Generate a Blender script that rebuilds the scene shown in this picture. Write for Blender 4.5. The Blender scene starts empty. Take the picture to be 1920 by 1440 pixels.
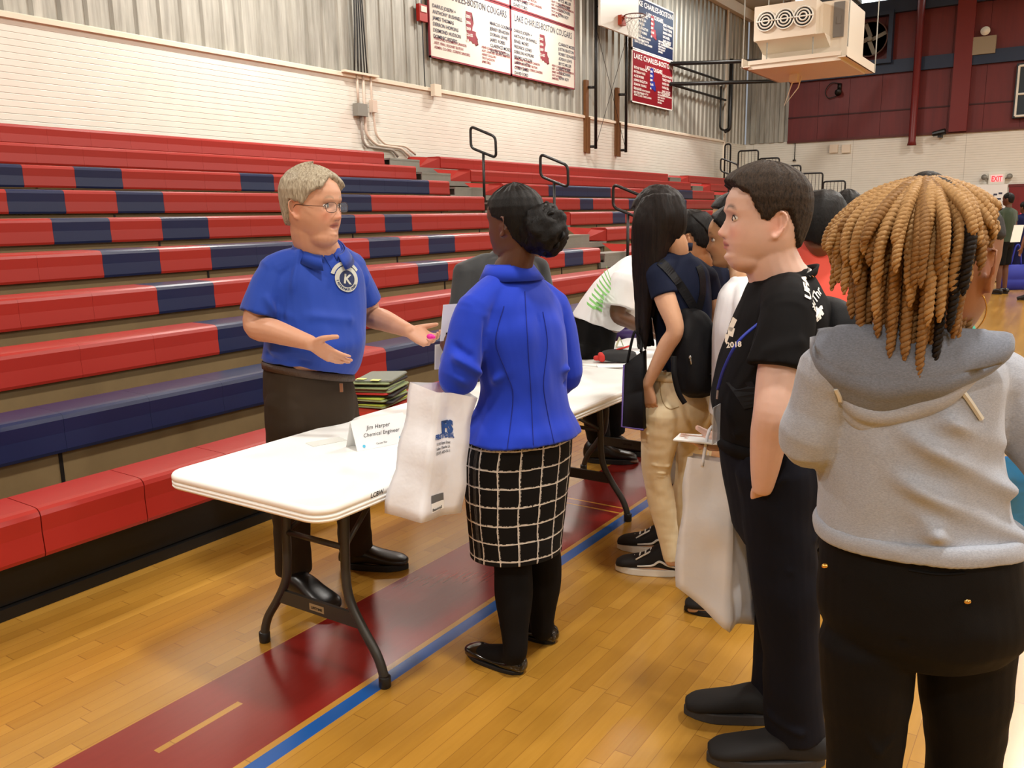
import bpy, bmesh, math, random
from mathutils import Vector as V, Matrix, noise, Quaternion
random.seed(7)
S = bpy.context.scene
COL = S.collection
PI = math.pi
# ---------------------------------------------------------------- camera (solved from the photograph)
CR = V((0.8340350855, 0.5514292823, -0.0176415041))
CU = V((-0.0919314545, 0.1704327976, 0.9810714903))
CF = V((-0.5439982388, 0.8166262352, -0.1928406289))
CH = 1.57
HF = V((CF.x, CF.y, 0)).normalized()     # horizontal "away from the camera"
HR = V((HF.y, -HF.x, 0))                 # horizontal "to the right"
UP = V((0, 0, 1))
cam = bpy.data.objects.new('camera', bpy.data.cameras.new('camera'))
COL.objects.link(cam)
m = Matrix((CR, CU, -CF)).transposed().to_4x4(); m.translation = V((0, 0, CH))
cam.matrix_world = m
cam.data.lens = 30.0; cam.data.sensor_width = 36.0; cam.data.clip_end = 200; cam.data.clip_start = 0.02
S.camera = cam

def ray(px, py):
    return CR * ((px - 960) / 1600) - CU * ((py - 720) / 1600) + CF
def at(px, py, h):
    """measured pixel + horizontal distance -> place in the hall"""
    d = ray(px, py); t = h / d.dot(HF); return V((0, 0, CH)) + d * t
def atY(px, py, y):
    d = ray(px, py); return V((0, 0, CH)) + d * (y / d.y)
def atX(px, py, x):
    d = ray(px, py); return V((0, 0, CH)) + d * (x / d.x)
def atZ(px, py, z):
    d = ray(px, py); return V((0, 0, CH)) + d * ((z - CH) / d.z)

# ---------------------------------------------------------------- materials
def lin(c):
    return tuple(((v / 255) / 12.92 if v / 255 <= .04045 else ((v / 255 + .055) / 1.055) ** 2.4) for v in c)
class NT:
    def __init__(s, name):
        s.m = bpy.data.materials.new(name); s.m.use_nodes = True
        s.t = s.m.node_tree; s.n = s.t.nodes; s.l = s.t.links
        s.b = s.n['Principled BSDF']
    def new(s, typ, **kw):
        n = s.n.new(typ)
        for k, v in kw.items():
            if hasattr(n, k): setattr(n, k, v)
            else: n.inputs[k.replace('_', ' ')].default_value = v
        return n
    def link(s, a, b): s.l.new(a, b)
    def math(s, op, a, b=None, c=None, clamp=False):
        n = s.n.new('ShaderNodeMath'); n.operation = op; n.use_clamp = clamp
        for i, v in enumerate((a, b, c)):
            if v is None: continue
            if isinstance(v, (int, float)): n.inputs[i].default_value = v
            else: s.l.new(v, n.inputs[i])
        return n.outputs[0]
    def mix(s, f, a, b):
        n = s.n.new('ShaderNodeMix'); n.data_type = 'RGBA'
        if isinstance(f, (int, float)): n.inputs[0].default_value = f
        else: s.l.new(f, n.inputs[0])
        for i, v in ((6, a), (7, b)):
            if isinstance(v, (tuple, list)): n.inputs[i].default_value = (*v[:3], 1)
            else: s.l.new(v, n.inputs[i])
        return n.outputs[2]
    def coord(s, which='Object'):
        return s.n.new('ShaderNodeTexCoord').outputs[which]
    def xyz(s, vec=None):
        n = s.n.new('ShaderNodeSeparateXYZ'); s.l.new(vec or s.coord(), n.inputs[0]); return n.outputs
    def scaled(s, vec, sc):
        n = s.n.new('ShaderNodeMapping'); s.l.new(vec, n.inputs[0]); n.inputs['Scale'].default_value = sc; return n.outputs[0]
    def noise(s, vec, scale, detail=3, rough=.5):
        n = s.n.new('ShaderNodeTexNoise'); s.l.new(vec, n.inputs['Vector']); n.inputs['Scale'].default_value = scale
        n.inputs['Detail'].default_value = detail; n.inputs['Roughness'].default_value = rough; return n.outputs[0]
    def bump(s, h, strength=.3, dist=.01):
        n = s.n.new('ShaderNodeBump'); n.inputs['Strength'].default_value = strength; n.inputs['Distance'].default_value = dist
        s.l.new(h, n.inputs['Height']); s.l.new(n.outputs[0], s.b.inputs['Normal'])
def M(name, col, rough=.6, metal=0, spec=.5, var=.0, vs=8, bump=0, bs=60, bd=.003, coat=0, sheen=0, trans=0, alpha=1, emit=None, es=1, ior=1.45, sss=0):
    t = NT(name); b = t.b; c = lin(col)
    b.inputs['Roughness'].default_value = rough; b.inputs['Metallic'].default_value = metal
    b.inputs['Specular IOR Level'].default_value = spec; b.inputs['IOR'].default_value = ior
    if coat: b.inputs['Coat Weight'].default_value = coat; b.inputs['Coat Roughness'].default_value = .15
    if sheen: b.inputs['Sheen Weight'].default_value = sheen; b.inputs['Sheen Roughness'].default_value = .5
    if trans: b.inputs['Transmission Weight'].default_value = trans
    if alpha < 1: b.inputs['Alpha'].default_value = alpha
    if sss:
        b.inputs['Subsurface Weight'].default_value = sss; b.inputs['Subsurface Radius'].default_value = (.012, .005, .003); b.inputs['Subsurface Scale'].default_value = 1
    if emit: b.inputs['Emission Color'].default_value = (*lin(emit), 1); b.inputs['Emission Strength'].default_value = es
    b.inputs['Base Color'].default_value = (*c, 1)
    co = None
    if var:
        co = t.coord(); nz = t.noise(co, vs, 4, .6)
        t.link(t.mix(nz, tuple(v * (1 - var) for v in c), tuple(min(1, v * (1 + var)) for v in c)), b.inputs['Base Color'])
    if bump:
        co = co or t.coord(); t.bump(t.noise(co, bs, 4, .6), bump, bd)
    t.m.diffuse_color = (*c, 1)
    return t.m

# ---------------------------------------------------------------- object helpers
def tag(o, label=None, cat=None, group=None, kind=None):
    if label: o['label'] = label
    if cat: o['category'] = cat
    if group: o['group'] = group
    if kind: o['kind'] = kind
    return o
def obj(name, bm, mat, parent=None, smooth=False, label=None):
    me = bpy.data.meshes.new(name)
    if isinstance(bm, bmesh.types.BMesh):
        bm.normal_update(); bm.to_mesh(me); bm.free()
    else: me = bm
    for mm in (mat if isinstance(mat, (list, tuple)) else [mat]): me.materials.append(mm)
    if smooth: me.polygons.foreach_set('use_smooth', [True] * len(me.polygons)); me.update()
    o = bpy.data.objects.new(name, me); COL.objects.link(o)
    if parent is not None:
        o.parent = parent
        o.matrix_parent_inverse = parent.matrix_basis.inverted()
    if label: o['label'] = label
    return o
def thing(name, label, cat, loc=(0, 0, 0), rotz=0, group=None):
    o = bpy.data.objects.new(name, None); COL.objects.link(o); o.empty_display_size = .1
    o.location = loc; o.rotation_euler = (0, 0, rotz)
    return tag(o, label, cat, group)
def struct(name, bm, mat, parent=None, smooth=False):
    o = obj(name, bm, mat, parent, smooth); o['kind'] = 'structure'; return o
def B(): return bmesh.new()
def box(bm, x0, x1, y0, y1, z0, z1, mi=0):
    v = [bm.verts.new((x, y, z)) for z in (z0, z1) for y in (y0, y1) for x in (x0, x1)]
    for f in ((0, 2, 3, 1), (4, 5, 7, 6), (0, 1, 5, 4), (2, 6, 7, 3), (0, 4, 6, 2), (1, 3, 7, 5)):
        fc = bm.faces.new([v[i] for i in f]); fc.material_index = mi
    return v
def obox(bm, c, ax, ay, az, sx, sy, sz):
    """box with its own axes; half sizes"""
    v = [bm.verts.new(V(c) + ax * (sx * i) + ay * (sy * j) + az * (sz * k)) for k in (-1, 1) for j in (-1, 1) for i in (-1, 1)]
    for f in ((0, 2, 3, 1), (4, 5, 7, 6), (0, 1, 5, 4), (2, 6, 7, 3), (0, 4, 6, 2), (1, 3, 7, 5)): bm.faces.new([v[i] for i in f])
    return v
def prism(bm, pts, axis, a0, a1, cap=True):
    """pts: list of 2D points; extruded along axis 'x','y' or 'z'"""
    def mk(p, a):
        return {'x': (a, p[0], p[1]), 'y': (p[0], a, p[1]), 'z': (p[0], p[1], a)}[axis]
    A = [bm.verts.new(mk(p, a0)) for p in pts]; Bv = [bm.verts.new(mk(p, a1)) for p in pts]; n = len(pts)
    for i in range(n): bm.faces.new((A[i], A[(i + 1) % n], Bv[(i + 1) % n], Bv[i]))
    if cap:
        bm.faces.new(A[::-1]); bm.faces.new(Bv)
    bmesh.ops.recalc_face_normals(bm, faces=bm.faces)
def crom(P, t):
    """Catmull-Rom through list of tuples/vectors, t in [0,n-1]"""
    n = len(P); i = min(int(t), n - 2); f = t - i
    p0 = P[max(i - 1, 0)]; p1 = P[i]; p2 = P[i + 1]; p3 = P[min(i + 2, n - 1)]
    return [0.5 * ((2 * b) + (-a + c) * f + (2 * a - 5 * b + 4 * c - d) * f * f + (-a + 3 * b - 3 * c + d) * f ** 3) for a, b, c, d in zip(p0, p1, p2, p3)]
def tube(bm, pts, r, seg=10, smooth_path=0, closed=False, cap=True):
    """round bar along pts; r number or list"""
    P = [V(p) for p in pts]; R = r if isinstance(r, (list, tuple)) else [r] * len(P)
    if smooth_path:
        Q = []; n = (len(P) - 1) * smooth_path
        for i in range(n + 1):
            t = i / smooth_path; q = crom([(*a, b) for a, b in zip(P, R)], t); Q.append(q)
        P = [V(q[:3]) for q in Q]; R = [max(q[3], 1e-4) for q in Q]
    n = len(P); rings = []; u = None
    for i in range(n):
        if closed: d = (P[(i + 1) % n] - P[i - 1])
        else: d = P[min(i + 1, n - 1)] - P[max(i - 1, 0)]
        if d.length < 1e-9: d = V((0, 0, 1))
        d.normalize()
        if u is None: u = d.orthogonal().normalized()
        u = (u - d * u.dot(d)); u = u.normalized() if u.length > 1e-6 else d.orthogonal().normalized()
        w = d.cross(u)
        rings.append([bm.verts.new(P[i] + (u * math.cos(a) + w * math.sin(a)) * R[i]) for a in [2 * PI * k / seg for k in range(seg)]])
    for i in range(n if closed else n - 1):
        A, C = rings[i], rings[(i + 1) % n]
        for k in range(seg): bm.faces.new((A[k], A[(k + 1) % seg], C[(k + 1) % seg], C[k]))
    if cap and not closed:
        bm.faces.new(rings[0][::-1]); bm.faces.new(rings[-1])
def fillet(pts, r, n=5, closed=False):
    """round the corners of a polyline"""
    P = [V(p) for p in pts]; out = []; N = len(P)
    rng = range(N) if closed else range(1, N - 1)
    if not closed: out.append(P[0])
    for i in rng:
        a, b, c = P[i - 1], P[i], P[(i + 1) % N]
        d1 = (a - b); d2 = (c - b); rr = min(r, d1.length * .49, d2.length * .49)
        p, q = b + d1.normalized() * rr, b + d2.normalized() * rr
        for k in range(n + 1):
            t = k / n; out.append(p * (1 - t) ** 2 + b * 2 * t * (1 - t) + q * t * t)
    if not closed: out.append(P[-1])
    return out
def lathe(bm, prof, seg=24, c=(0, 0, 0), up=V((0, 0, 1)), cap=True):
    up = V(up).normalized(); u = up.orthogonal().normalized(); w = up.cross(u); c = V(c); rings = []
    for r, z in prof: rings.append([bm.verts.new(c + up * z + (u * math.cos(a) + w * math.sin(a)) * max(r, 1e-4)) for a in [2 * PI * k / seg for k in range(seg)]])
    for A, C in zip(rings, rings[1:]):
        for k in range(seg): bm.faces.new((A[k], A[(k + 1) % seg], C[(k + 1) % seg], C[k]))
    if cap: bm.faces.new(rings[0][::-1]); bm.faces.new(rings[-1])
def text_mesh(txt, size, bold=0.0, align='LEFT', ext=0.0, spacing=1.0, shear=0.0):
    cu = bpy.data.curves.new('t', 'FONT'); cu.body = txt; cu.size = size; cu.align_x = align; cu.extrude = ext; cu.offset = bold; cu.space_character = spacing; cu.shear = shear
    cu.resolution_u = 2
    o = bpy.data.objects.new('t', cu); COL.objects.link(o)
    bpy.context.view_layer.update()
    me = bpy.data.meshes.new_from_object(o.evaluated_get(bpy.context.evaluated_depsgraph_get()))
    bpy.data.objects.remove(o); bpy.data.curves.remove(cu)
    return me
def add_text(bm, txt, org, right, up, size, bold=0.0, align='LEFT', fit=None, spacing=1.0, shear=0.0, proj=None):
    """flat lettering laid on a surface, collected in bm"""
    me = text_mesh(txt, size, bold, align, 0, spacing, shear)
    org, right, up = V(org), V(right), V(up); sx = 1
    if fit:
        w = max(v.co.x for v in me.vertices) - min(v.co.x for v in me.vertices); sx = fit / max(w, 1e-5)
    vs = []
    for v in me.vertices:
        p = org + right * (v.co.x * sx) + up * v.co.y
        if proj: p = proj(p)
        vs.append(bm.verts.new(p))
    for p in me.polygons:
        try: bm.faces.new([vs[i] for i in p.vertices])
        except ValueError: pass
    bpy.data.meshes.remove(me)
# ================================================================ SETTING
WX = -9.4          # left wall plane
WY = 28.0          # far wall plane
ZS = 3.68          # top of the painted block
# --- materials
def mat_block(name, axis):
    t = NT(name); x = t.xyz(); z = x[2]; u = x[1] if axis == 'y' else x[0]
    ph = t.math('FRACT', t.math('MULTIPLY', z, 1 / .0677))
    d = t.math('ABSOLUTE', t.math('SUBTRACT', ph, .5))
    line = t.math('SMOOTH_MIN', t.math('MULTIPLY', t.math('SUBTRACT', d, .42), 14), 1, .1, clamp=True)
    ph2 = t.math('FRACT', t.math('MULTIPLY', u, 1 / 3.05)); d2 = t.math('ABSOLUTE', t.math('SUBTRACT', ph2, .5))
    vj = t.math('GREATER_THAN', d2, .497)
    n = t.noise(t.coord(), 3, 4)
    base = t.mix(n, lin((220, 217, 206)), lin((236, 233, 223)))
    c = t.mix(t.math('MULTIPLY', line, .5), base, lin((150, 140, 125)))
    c = t.mix(t.math('MULTIPLY', vj, .35 if axis == 'x' else .0), c, lin((140, 132, 118)))
    t.link(c, t.b.inputs['Base Color']); t.b.inputs['Roughness'].default_value = .42
    t.bump(t.math('SUBTRACT', t.math('MULTIPLY', n, .15), line), .5, .006)
    return t.m
def mat_metal_panel(name, a, b, rough=.5, metal=.45, seam=None):
    t = NT(name); v = t.scaled(t.coord(), (1, 1, .12)); n = t.noise(v, 4, 5, .65)
    v2 = t.scaled(t.coord(), (6, 6, .35)); n2 = t.noise(v2, 3, 4, .6)
    f = t.math('ADD', t.math('MULTIPLY', n, .6), t.math('MULTIPLY', n2, .4))
    r = t.n.new('ShaderNodeValToRGB'); r.color_ramp.elements[0].position = .35; r.color_ramp.elements[1].position = .68
    r.color_ramp.elements[0].color = (*lin(a), 1); r.color_ramp.elements[1].color = (*lin(b), 1); t.link(f, r.inputs[0])
    t.link(r.outputs[0], t.b.inputs['Base Color']); t.b.inputs['Roughness'].default_value = rough; t.b.inputs['Metallic'].default_value = metal
    return t.m
def mat_floor():
    t = NT('maple_court_floor'); x, y, z = t.xyz()
    row = t.math('FLOOR', t.math('MULTIPLY', x, 1 / .0572))
    wn = t.n.new('ShaderNodeTexWhiteNoise'); wn.noise_dimensions = '1D'; t.link(row, wn.inputs['W'])
    yy = t.math('ADD', t.math('MULTIPLY', y, 1 / .62), t.math('MULTIPLY', wn.outputs[0], 7.3))
    col = t.math('FLOOR', yy)
    cv = t.n.new('ShaderNodeCombineXYZ'); t.link(row, cv.inputs[0]); t.link(col, cv.inputs[1])
    w2 = t.n.new('ShaderNodeTexWhiteNoise'); w2.noise_dimensions = '2D'; t.link(cv.outputs[0], w2.inputs['Vector'])
    gv = t.scaled(t.coord(), (9, .8, 1)); gn = t.noise(gv, 6, 6, .62)
    big = t.noise(t.coord(), .8, 3)
    r = t.n.new('ShaderNodeValToRGB'); e = r.color_ramp.elements
    e[0].position = .0; e[0].color = (*lin((156, 110, 38)), 1); e[1].position = 1; e[1].color = (*lin((202, 154, 68)), 1)
    m1 = r.color_ramp.elements.new(.5); m1.color = (*lin((178, 130, 50)), 1)
    f = t.math('ADD', t.math('MULTIPLY', w2.outputs[0], .42), t.math('ADD', t.math('MULTIPLY', gn, .45), t.math('MULTIPLY', t.math('SUBTRACT', big, .5), .5)))
    t.link(f, r.inputs[0])
    fx = t.math('ABSOLUTE', t.math('SUBTRACT', t.math('FRACT', t.math('MULTIPLY', x, 1 / .0572)), .5))
    fy = t.math('ABSOLUTE', t.math('SUBTRACT', t.math('FRACT', yy), .5))
    j = t.math('MAXIMUM', t.math('GREATER_THAN', fx, .483), t.math('GREATER_THAN', fy, .4975))
    wood = t.mix(t.math('MULTIPLY', j, .55), r.outputs[0], lin((105, 62, 25)))
    def band(a, x0, x1): return t.math('MULTIPLY', t.math('GREATER_THAN', a, x0), t.math('LESS_THAN', a, x1))
    red = band(x, -2.393, -1.938)
    dash = t.math('MULTIPLY', band(x, -2.212, -2.186), band(y, 1.325, 1.638))
    th1 = t.math('MULTIPLY', band(y, 3.925, 3.94), band(x, -2.393, -1.938)); th2 = t.math('MULTIPLY', band(y, 4.003, 4.018), band(x, -2.393, -1.938))
    cut = t.math('MAXIMUM', dash, t.math('MAXIMUM', th1, th2))
    red = t.math('MULTIPLY', red, t.math('SUBTRACT', 1, cut))
    blue = band(x, -1.912, -1.855)
    rn = t.mix(gn, lin((120, 26, 20)), lin((132, 32, 26)))
    c = t.mix(red, wood, rn); c = t.mix(blue, c, lin((22, 84, 160)))
    t.link(c, t.b.inputs['Base Color'])
    sc = t.noise(t.coord(), 2.2, 5, .7)
    t.link(t.math('ADD', .21, t.math('MULTIPLY', sc, .06)), t.b.inputs['Roughness'])
    t.b.inputs['Specular IOR Level'].default_value = .6
    t.b.inputs['Coat Weight'].default_value = .45; t.b.inputs['Coat Roughness'].default_value = .2
    t.bump(t.math('SUBTRACT', t.math('MULTIPLY', gn, .3), j), .12, .001)
    return t.m
m_block_y = mat_block('painted_block_side', 'y'); m_block_x = mat_block('painted_block_end', 'x')
m_galv = mat_metal_panel('galvanised_panel', (132, 129, 120), (196, 194, 184), .45, .3)
m_redpan = mat_metal_panel('maroon_panel', (92, 28, 30), (112, 36, 36), .5, .1)
m_floor = mat_floor()
m_cream = M('cream_paint', (232, 218, 198), .5)
m_black = M('black_paint', (18, 16, 15), .38)
m_bluepaint = M('blue_steel_paint', (32, 48, 74), .5, var=.1)
m_redpipe = M('maroon_pipe_paint', (112, 34, 34), .4)
m_wallpaint = M('plain_wall', (205, 198, 186), .7, var=.05)
m_ceil = M('roof_insulation', (206, 202, 192), .8, var=.05)
m_daylight = M('daylight_panel', (225, 240, 240), .6, emit=(225, 242, 245), es=3.2)
m_alu = M('aluminium_deck', (150, 150, 142), .42, .6, var=.12, vs=12)
m_ply = M('plywood_brown', (118, 98, 66), .6, var=.22, vs=5)
m_white = M('white_enamel', (235, 232, 222), .35)
m_whitem = M('white_matt', (238, 238, 236), .6)
m_wood = M('bracket_timber', (112, 72, 36), .6, var=.25, vs=9)

# floor
b = B(); box(b, WX - .4, 22, -12, WY + .4, -.12, 0); struct('floor', b, m_floor)
# painted block, corrugated cladding, the rest of the hall
b = B(); box(b, WX - .3, WX, -12, WY, 0, ZS); struct('wall_left', b, m_block_y)
def corrug(bm, axis, fixed, a0, a1, z0, z1, per=.3048, dep=.038, s=1):
    prof = []; a = a0
    while a < a1:
        for o_, d_ in ((0, 0), (.12, 0), (.145, dep), (.285, dep), (.3048, 0)):
            if a + o_ * per / .3048 <= a1 + 1e-6: prof.append((a + o_ * per / .3048, d_))
        a += per
    vs = []
    for a, d in prof:
        p = (fixed + s * d, a) if axis == 'y' else (a, fixed - s * d)
        vs.append((bm.verts.new((p[0], p[1], z0)), bm.verts.new((p[0], p[1], z1))))
    for A, C in zip(vs, vs[1:]):
        if (A[0].co - C[0].co).length > 1e-5: bm.faces.new((A[0], C[0], C[1], A[1]))
ZE = 7.7
b = B(); corrug(b, 'y', WX - .06, -12, WY, ZS, ZE); box(b, WX - .3, WX - .1, -12, WY, ZS, ZE); struct('wall_left_upper', b, m_galv)
b = B(); prism(b, [(WX - .02, ZS - .03), (WX + .045, ZS - .03), (WX + .045, ZS + .02), (WX - .02, ZS + .045)], 'y', -12, WY - 2.1); struct('trim_1', b, m_cream)
b = B(); box(b, WX - .3, 22, WY, WY + .3, 0, ZS + .03); struct('wall_far', b, m_block_x)
b = B(); corrug(b, 'x', WY - .02, WX, -8.07, ZS + .03, 9.5); box(b, WX, -8.07, WY + .03, WY + .3, ZS, 9.5); struct('wall_far_cladding', b, m_galv)
def redpanels(b):
    x = -8.07
    while x < 22:
        box(b, x, x + .893, WY - .03, WY + .25, ZS + .03, 7.47); x += .9
b = B(); redpanels(b); box(b, -8.07, 22, WY + .01, WY + .25, ZS + .03, 7.47); struct('wall_far_panels', b, m_redpan)
b = B(); box(b, -8.07, 22, WY - .16, WY - .031, 5.46, 5.82); struct('trim_2', b, m_bluepaint)
b = B(); box(b, -8.07, 22, WY - .2, WY - .031, 7.1, 7.47); struct('trim_3', b, m_bluepaint)
b = B(); box(b, -8.07, 22, WY - .07, WY - .031, ZS - .02, ZS + .05); struct('trim_4', b, M('dark_red_flashing', (88, 34, 30), .5))
b = B(); box(b, -8.07, 22, WY - .05, WY - .031, 4.40, 4.44); struct('trim_5', b, M('panel_lap_dark', (58, 20, 22), .6))
b = B(); box(b, -8.07, 22, WY + .05, WY + .1, 7.47, 9.6); struct('window_1', b, m_daylight)
b = B()
for x in (-8.07, -4.87, -1.6, 1.7): box(b, x - .06, x + .06, WY - .05, WY + .05, 7.47, 9.6)
struct('trim_6', b, m_cream)
b = B(); box(b, -3.5, -3.05, WY - .22, WY - .031, ZS + .02, 9); struct('trim_7', b, m_redpipe)
b = B(); box(b, 22, 22.3, -12, WY + .3, 0, 9.6); struct('wall_right', b, m_wallpaint)
b = B(); box(b, WX - .3, 22.3, -12.3, -12, 0, 9.6); struct('wall_back', b, m_wallpaint)
# roof: low slope up from the eave over the left wall
b = B(); prism(b, [(WX - .3, ZE), (6.3, 9.6), (22.3, ZE + .4), (22.3, ZE + .6), (6.3, 9.8), (WX - .3, ZE + .2)], 'y', -12.3, WY + .3); struct('ceiling', b, m_ceil)
# column cover in the corner
b = B(); box(b, WX, WX + .05, WY - 2.13, WY - 2.05, 0, ZE); struct('trim_8', b, m_cream)
b = B(); box(b, WX - .02, WX + .14, -12, WY, ZE - .28, ZE + .02); struct('trim_9', b, m_cream)
b = B()
for y in (-6, 0, 6, 12, 18, 24):
    prism(b, [(WX, ZE - .1), (6.3, 9.5), (6.3, 9.1), (WX, ZE - .45)], 'y', y - .1, y + .1)
    box(b, WX, WX + .35, y - .1, y + .1, ZE - 1.2, ZE - .1)
b.free()
# hall lamps
m_lampglow = M('lamp_lens', (255, 244, 225), .4, emit=(255, 240, 215), es=14)
lamp_n = 0
def hall_lamp(x, y, z, power, size=.75):
    global lamp_n; lamp_n += 1
    t = thing('high_bay_lamp', 'round high bay lamp hanging from the roof', 'lamp', (x, y, z), 0, 'high bay lamps under the roof')
    b = B(); lathe(b, [(.05, .42), (.1, .40), (.14, .2), (.26, .05), (.27, 0), (.25, 0), (.13, .18), (.04, .3)], 20); o = obj('reflector', b, m_white, None, True); o.parent = t
    b = B(); lathe(b, [(.001, .02), (.24, .02), (.24, .035), (.001, .035)], 20, cap=False); o = obj('lens', b, m_lampglow, None); o.parent = t
    b = B(); tube(b, [(0, 0, .4), (0, 0, max(.5, 9.3 - z - .1 * abs(x - 6) * 1.2))], .01, 6); o = obj('hanging_rod', b, m_black, None); o.parent = t
    L = bpy.data.lights.new('lamp_light', 'AREA'); L.shape = 'DISK'; L.size = size; L.energy = power; L.color = (1, .965, .9)
    lo = bpy.data.objects.new('lamp_light', L); COL.objects.link(lo); lo.parent = t; lo.location = (0, 0, -.02)
for y, z, p_ in ((1.6, 6.2, 150), (7.8, 6.2, 190), (14.2, 6.6, 200), (21.0, 7.3, 230)): hall_lamp(-7.5, y, z, p_)
for x in (0.5, 8, 15.5):
    for y in (-5, 1.6, 8.0, 14.2, 21.0): hall_lamp(x, y, 7.4, 270)
hall_lamp(-5.6, -4.6, 7.1, 230)
w = bpy.data.worlds.new('hall_air'); S.world = w; w.use_nodes = True
w.node_tree.nodes['Background'].inputs[0].default_value = (.9, .93, 1, 1); w.node_tree.nodes['Background'].inputs[1].default_value = .3
S.view_settings.view_transform = 'Standard'; S.view_settings.look = 'None'; S.view_settings.gamma = 1; S.view_settings.use_curve_mapping = False
S.view_settings.exposure = 0.24
try:
    S.cycles.use_denoising = True; S.cycles.denoiser = 'OPENIMAGEDENOISE'; S.cycles.max_bounces = 6; S.cycles.diffuse_bounces = 3; S.cycles.glossy_bounces = 3
    S.cycles.transmission_bounces = 5; S.cycles.transparent_max_bounces = 8; S.cycles.sample_clamp_indirect = 6; S.cycles.caustics_reflective = False; S.cycles.caustics_refractive = False
except Exception: pass

# ================================================================ BLEACHERS
X1, RUN, Z1, RISE, MOD = -3.42, .61, .447, .2345, .46333
def ymod(k): return 3.53 + k * MOD
m_sred = M('red_seat_plastic', (160, 40, 33), .36, bump=.05, bs=300, bd=.001)
m_sblue = M('blue_seat_plastic', (19, 31, 70), .36, bump=.05, bs=300, bd=.001)
def seat_bm(y0, y1, xf, zt, first=False):
    """one moulded seat module: rolled front nose, flat top"""
    b = B(); h = .2 if not first else .21; g = .0022 if first else .0006; dpt = .272
    P = [(xf - dpt, zt - .035), (xf - dpt, zt - .012), (xf - dpt + .012, zt), (xf - .05, zt - .003), (xf - .024, zt - .006), (xf - .008, zt - .016), (xf, zt - .034),
         (xf - .004, zt - .10), (xf + .002, zt - h + .02), (xf - .004, zt - h + .004), (xf - .02, zt - h), (xf - .03, zt - h + .01), (xf - .03, zt - .05), (xf - .05, zt - .035)]
    prism(b, P, 'y', y0 + g, y1 - g); return b
def band_color(row, y):
    if row in (9, 10, 1, 3): 
        if row == 3 and 3.53 < y < 4.0: return 1
        return 0
    bl = {8: [(1.6, 4.0), (4.46, 4.93), (6.31, 6.78), (7.70, 9.56), (12.7, 15.1), (17.0, 19.25)],
          7: [(2.1, 2.6), (3.53, 4.0), (4.46, 4.93), (6.31, 7.71), (12.77, 13.24), (14.6, 15.1), (17, 17.4)],
          6: [(2.1, 2.6), (3.53, 4.0), (4.46, 4.93), (6.31, 6.78), (7.24, 7.71), (12.77, 13.24)],
          5: [(2.1, 2.6), (3.53, 4.0), (4.46, 5.39), (6.31, 6.78), (7.24, 7.71), (9.1, 9.56), (12.77, 13.24)],
          4: [(3.53, 4.0), (6.31, 6.78), (9.09, 9.55), (12.77, 13.24)],
          2: [(-2, 4.0), (4.46, 9.1), (11.3, 20)]}.get(row, [])
    return 1 if any(a - .01 < y < b_ + .01 for a, b_ in bl) else 0
ORD = ['lowest', 'second', 'third', 'fourth', 'fifth', 'sixth', 'seventh', 'eighth', 'ninth', 'topmost']
secs = [('before the first aisle', -1.103, 10.014), ('between the two aisles', 11.387, 20.65), ('beyond the second aisle', 22.04, 25.0)]
seat_cache = {}
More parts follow.
